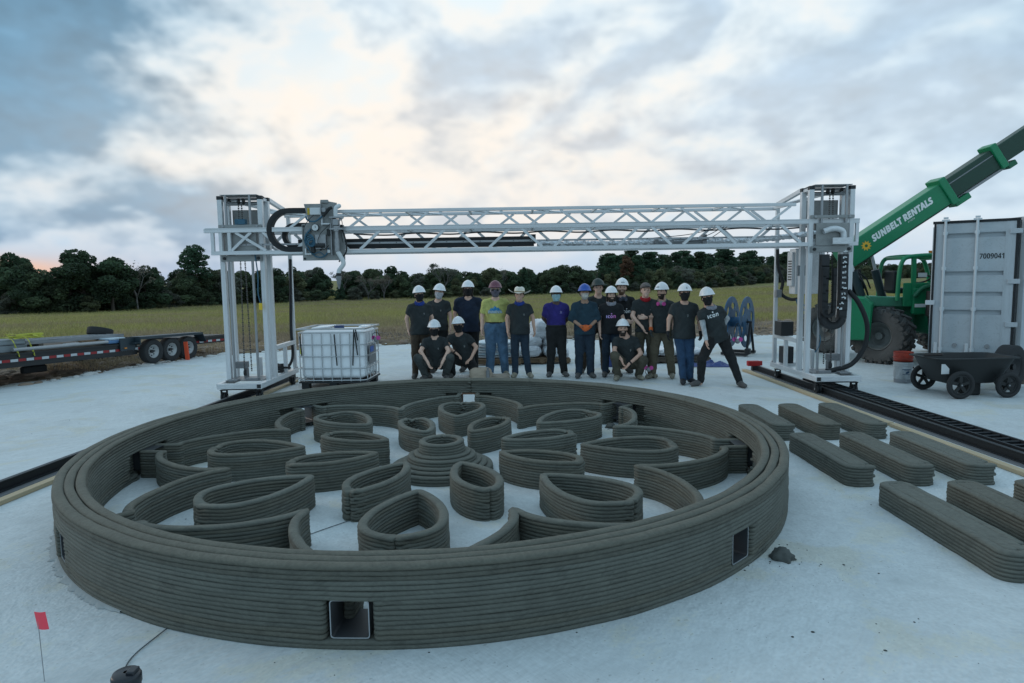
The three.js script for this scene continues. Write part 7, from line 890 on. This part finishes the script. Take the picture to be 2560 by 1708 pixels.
{ // grass: three kinds of tuft over the field
  const r = rng(88);
  const tuft = (n, h, spread, w, seed) => { const q = rng(seed), pos = [], nor = []; for (let i = 0; i < n; i++) { const a = q() * 6.28, b = q() * 6.28, x = spread * (q() - 0.5), z = spread * (q() - 0.5), hh = h * (0.5 + 0.6 * q()), lx = Math.cos(a) * hh * 0.9 * q(), lz = Math.sin(a) * hh * 0.9 * q(), dx = Math.cos(b) * w, dz = Math.sin(b) * w; const P0 = [x - dx, -0.05, z - dz], P1 = [x + dx, -0.05, z + dz], M0 = [x + lx * 0.4 - dx * 0.8, hh * 0.55, z + lz * 0.4 - dz * 0.8], M1 = [x + lx * 0.4 + dx * 0.8, hh * 0.55, z + lz * 0.4 + dz * 0.8], Tp = [x + lx, hh, z + lz]; for (const p of [P0, P1, M1, P0, M1, M0, M0, M1, Tp]) { pos.push(...p); nor.push(0, 1, 0.2); } } const g = new THREE.BufferGeometry(); g.setAttribute('position', new THREE.Float32BufferAttribute(pos, 3)); g.computeVertexNormals(); return g; };
  const gm = new THREE.MeshPhysicalMaterial({ roughness: 1, side: THREE.DoubleSide, transmission: 0.4, thickness: 0, specularIntensity: 0.3 }), kinds = [tuft(26, 0.15, 0.8, 0.012, 1), tuft(14, 0.24, 0.8, 0.006, 2), tuft(30, 0.10, 0.9, 0.016, 3)];
  const M = new THREE.Matrix4(), Q = new THREE.Quaternion(), up = V(0, 1, 0), c = new THREE.Color();
  kinds.forEach((g, k) => {
    const N = [30000, 20000, 26000][k], im = new THREE.InstancedMesh(g, gm, N); let i = 0, guard = 0;
    while (i < N && guard++ < N * 6) {
      const d = 15 + 125 * Math.pow(r(), 1.7), az = (r() - 0.5) * 1.5, x = d * Math.tan(az), z = -d; const e = edgeDist(x, z); if (e < 0.8) continue;
      const patch = noise(x * 0.05, z * 0.14, 8) + 0.7 * noise(x * 0.22, z * 0.4, 18) + 0.4 * noise(x * 0.9, z * 0.9, 28), dry = sstep(-0.12, 0.38, patch) , soil = 1 - sstep(3.0, 7.0, e + 2 * noise(x * 0.4, z * 0.4, 3)); if (r() < soil * 0.88) continue;
      const s = (0.7 + 0.6 * r()) * (1 + d * 0.006) * lerp(1, 0.7, soil); M.compose(V(x, landY(x, z), z), Q.setFromAxisAngle(up, r() * 6.28), V(s * (1 + d * 0.008), s, s * (1 + d * 0.008))); im.setMatrixAt(i, M);
      const y = r(), b = mix3(mix3([0.28, 0.285, 0.10], [0.46, 0.41, 0.16], y), [0.37, 0.295, 0.20], clamp(dry * (0.6 + 0.4 * r()) + soil)); const v = 0.8 + 0.4 * r(); im.setColorAt(i, c.setRGB(b[0] * v, b[1] * v, b[2] * v)); i++;
    }
    im.count = i; im.name = numbered('field_grass'); im.castShadow = im.receiveShadow = true; tag(im, ['yellow green field grass beyond the pad', 'tall seeding field grass beyond the pad', 'low tangled field weeds beyond the pad'][k], 'grass', null, 'stuff'); scene.add(im);
  });
  // clods of earth and dead brush on the verge
  const cl = new THREE.InstancedMesh(new THREE.IcosahedronGeometry(0.09, 1), std(1, 1, 1, 1), 2600); let n = 0, gd = 0;
  while (n < 2600 && gd++ < 30000) { const x = -14 + 30 * r(), z = -11 - 14 * r(), e = edgeDist(x, z); if (e < -0.25 || e > 4.2 || r() < e / 5) continue; const s = 0.25 + 1.1 * Math.pow(r(), 3), pale = e < 0.4; M.compose(V(x, (e < 0 ? 0 : landY(x, z)), z), Q.setFromAxisAngle(up, r() * 6), V(s * (1 + r()), s * 0.6, s)); cl.setMatrixAt(n, M); const v = 0.7 + 0.6 * r(); c.setRGB(...(pale && r() < 0.7 ? [0.5 * v, 0.5 * v, 0.48 * v] : [0.24 * v, 0.18 * v, 0.135 * v])); cl.setColorAt(n, c); n++; }
  cl.count = n; cl.name = 'earth_clods'; cl.castShadow = cl.receiveShadow = true; tag(cl, 'loose stones and clods of brown earth along the pad edge', 'clods', null, 'stuff'); scene.add(cl);
}

renderer.render(scene, camera);
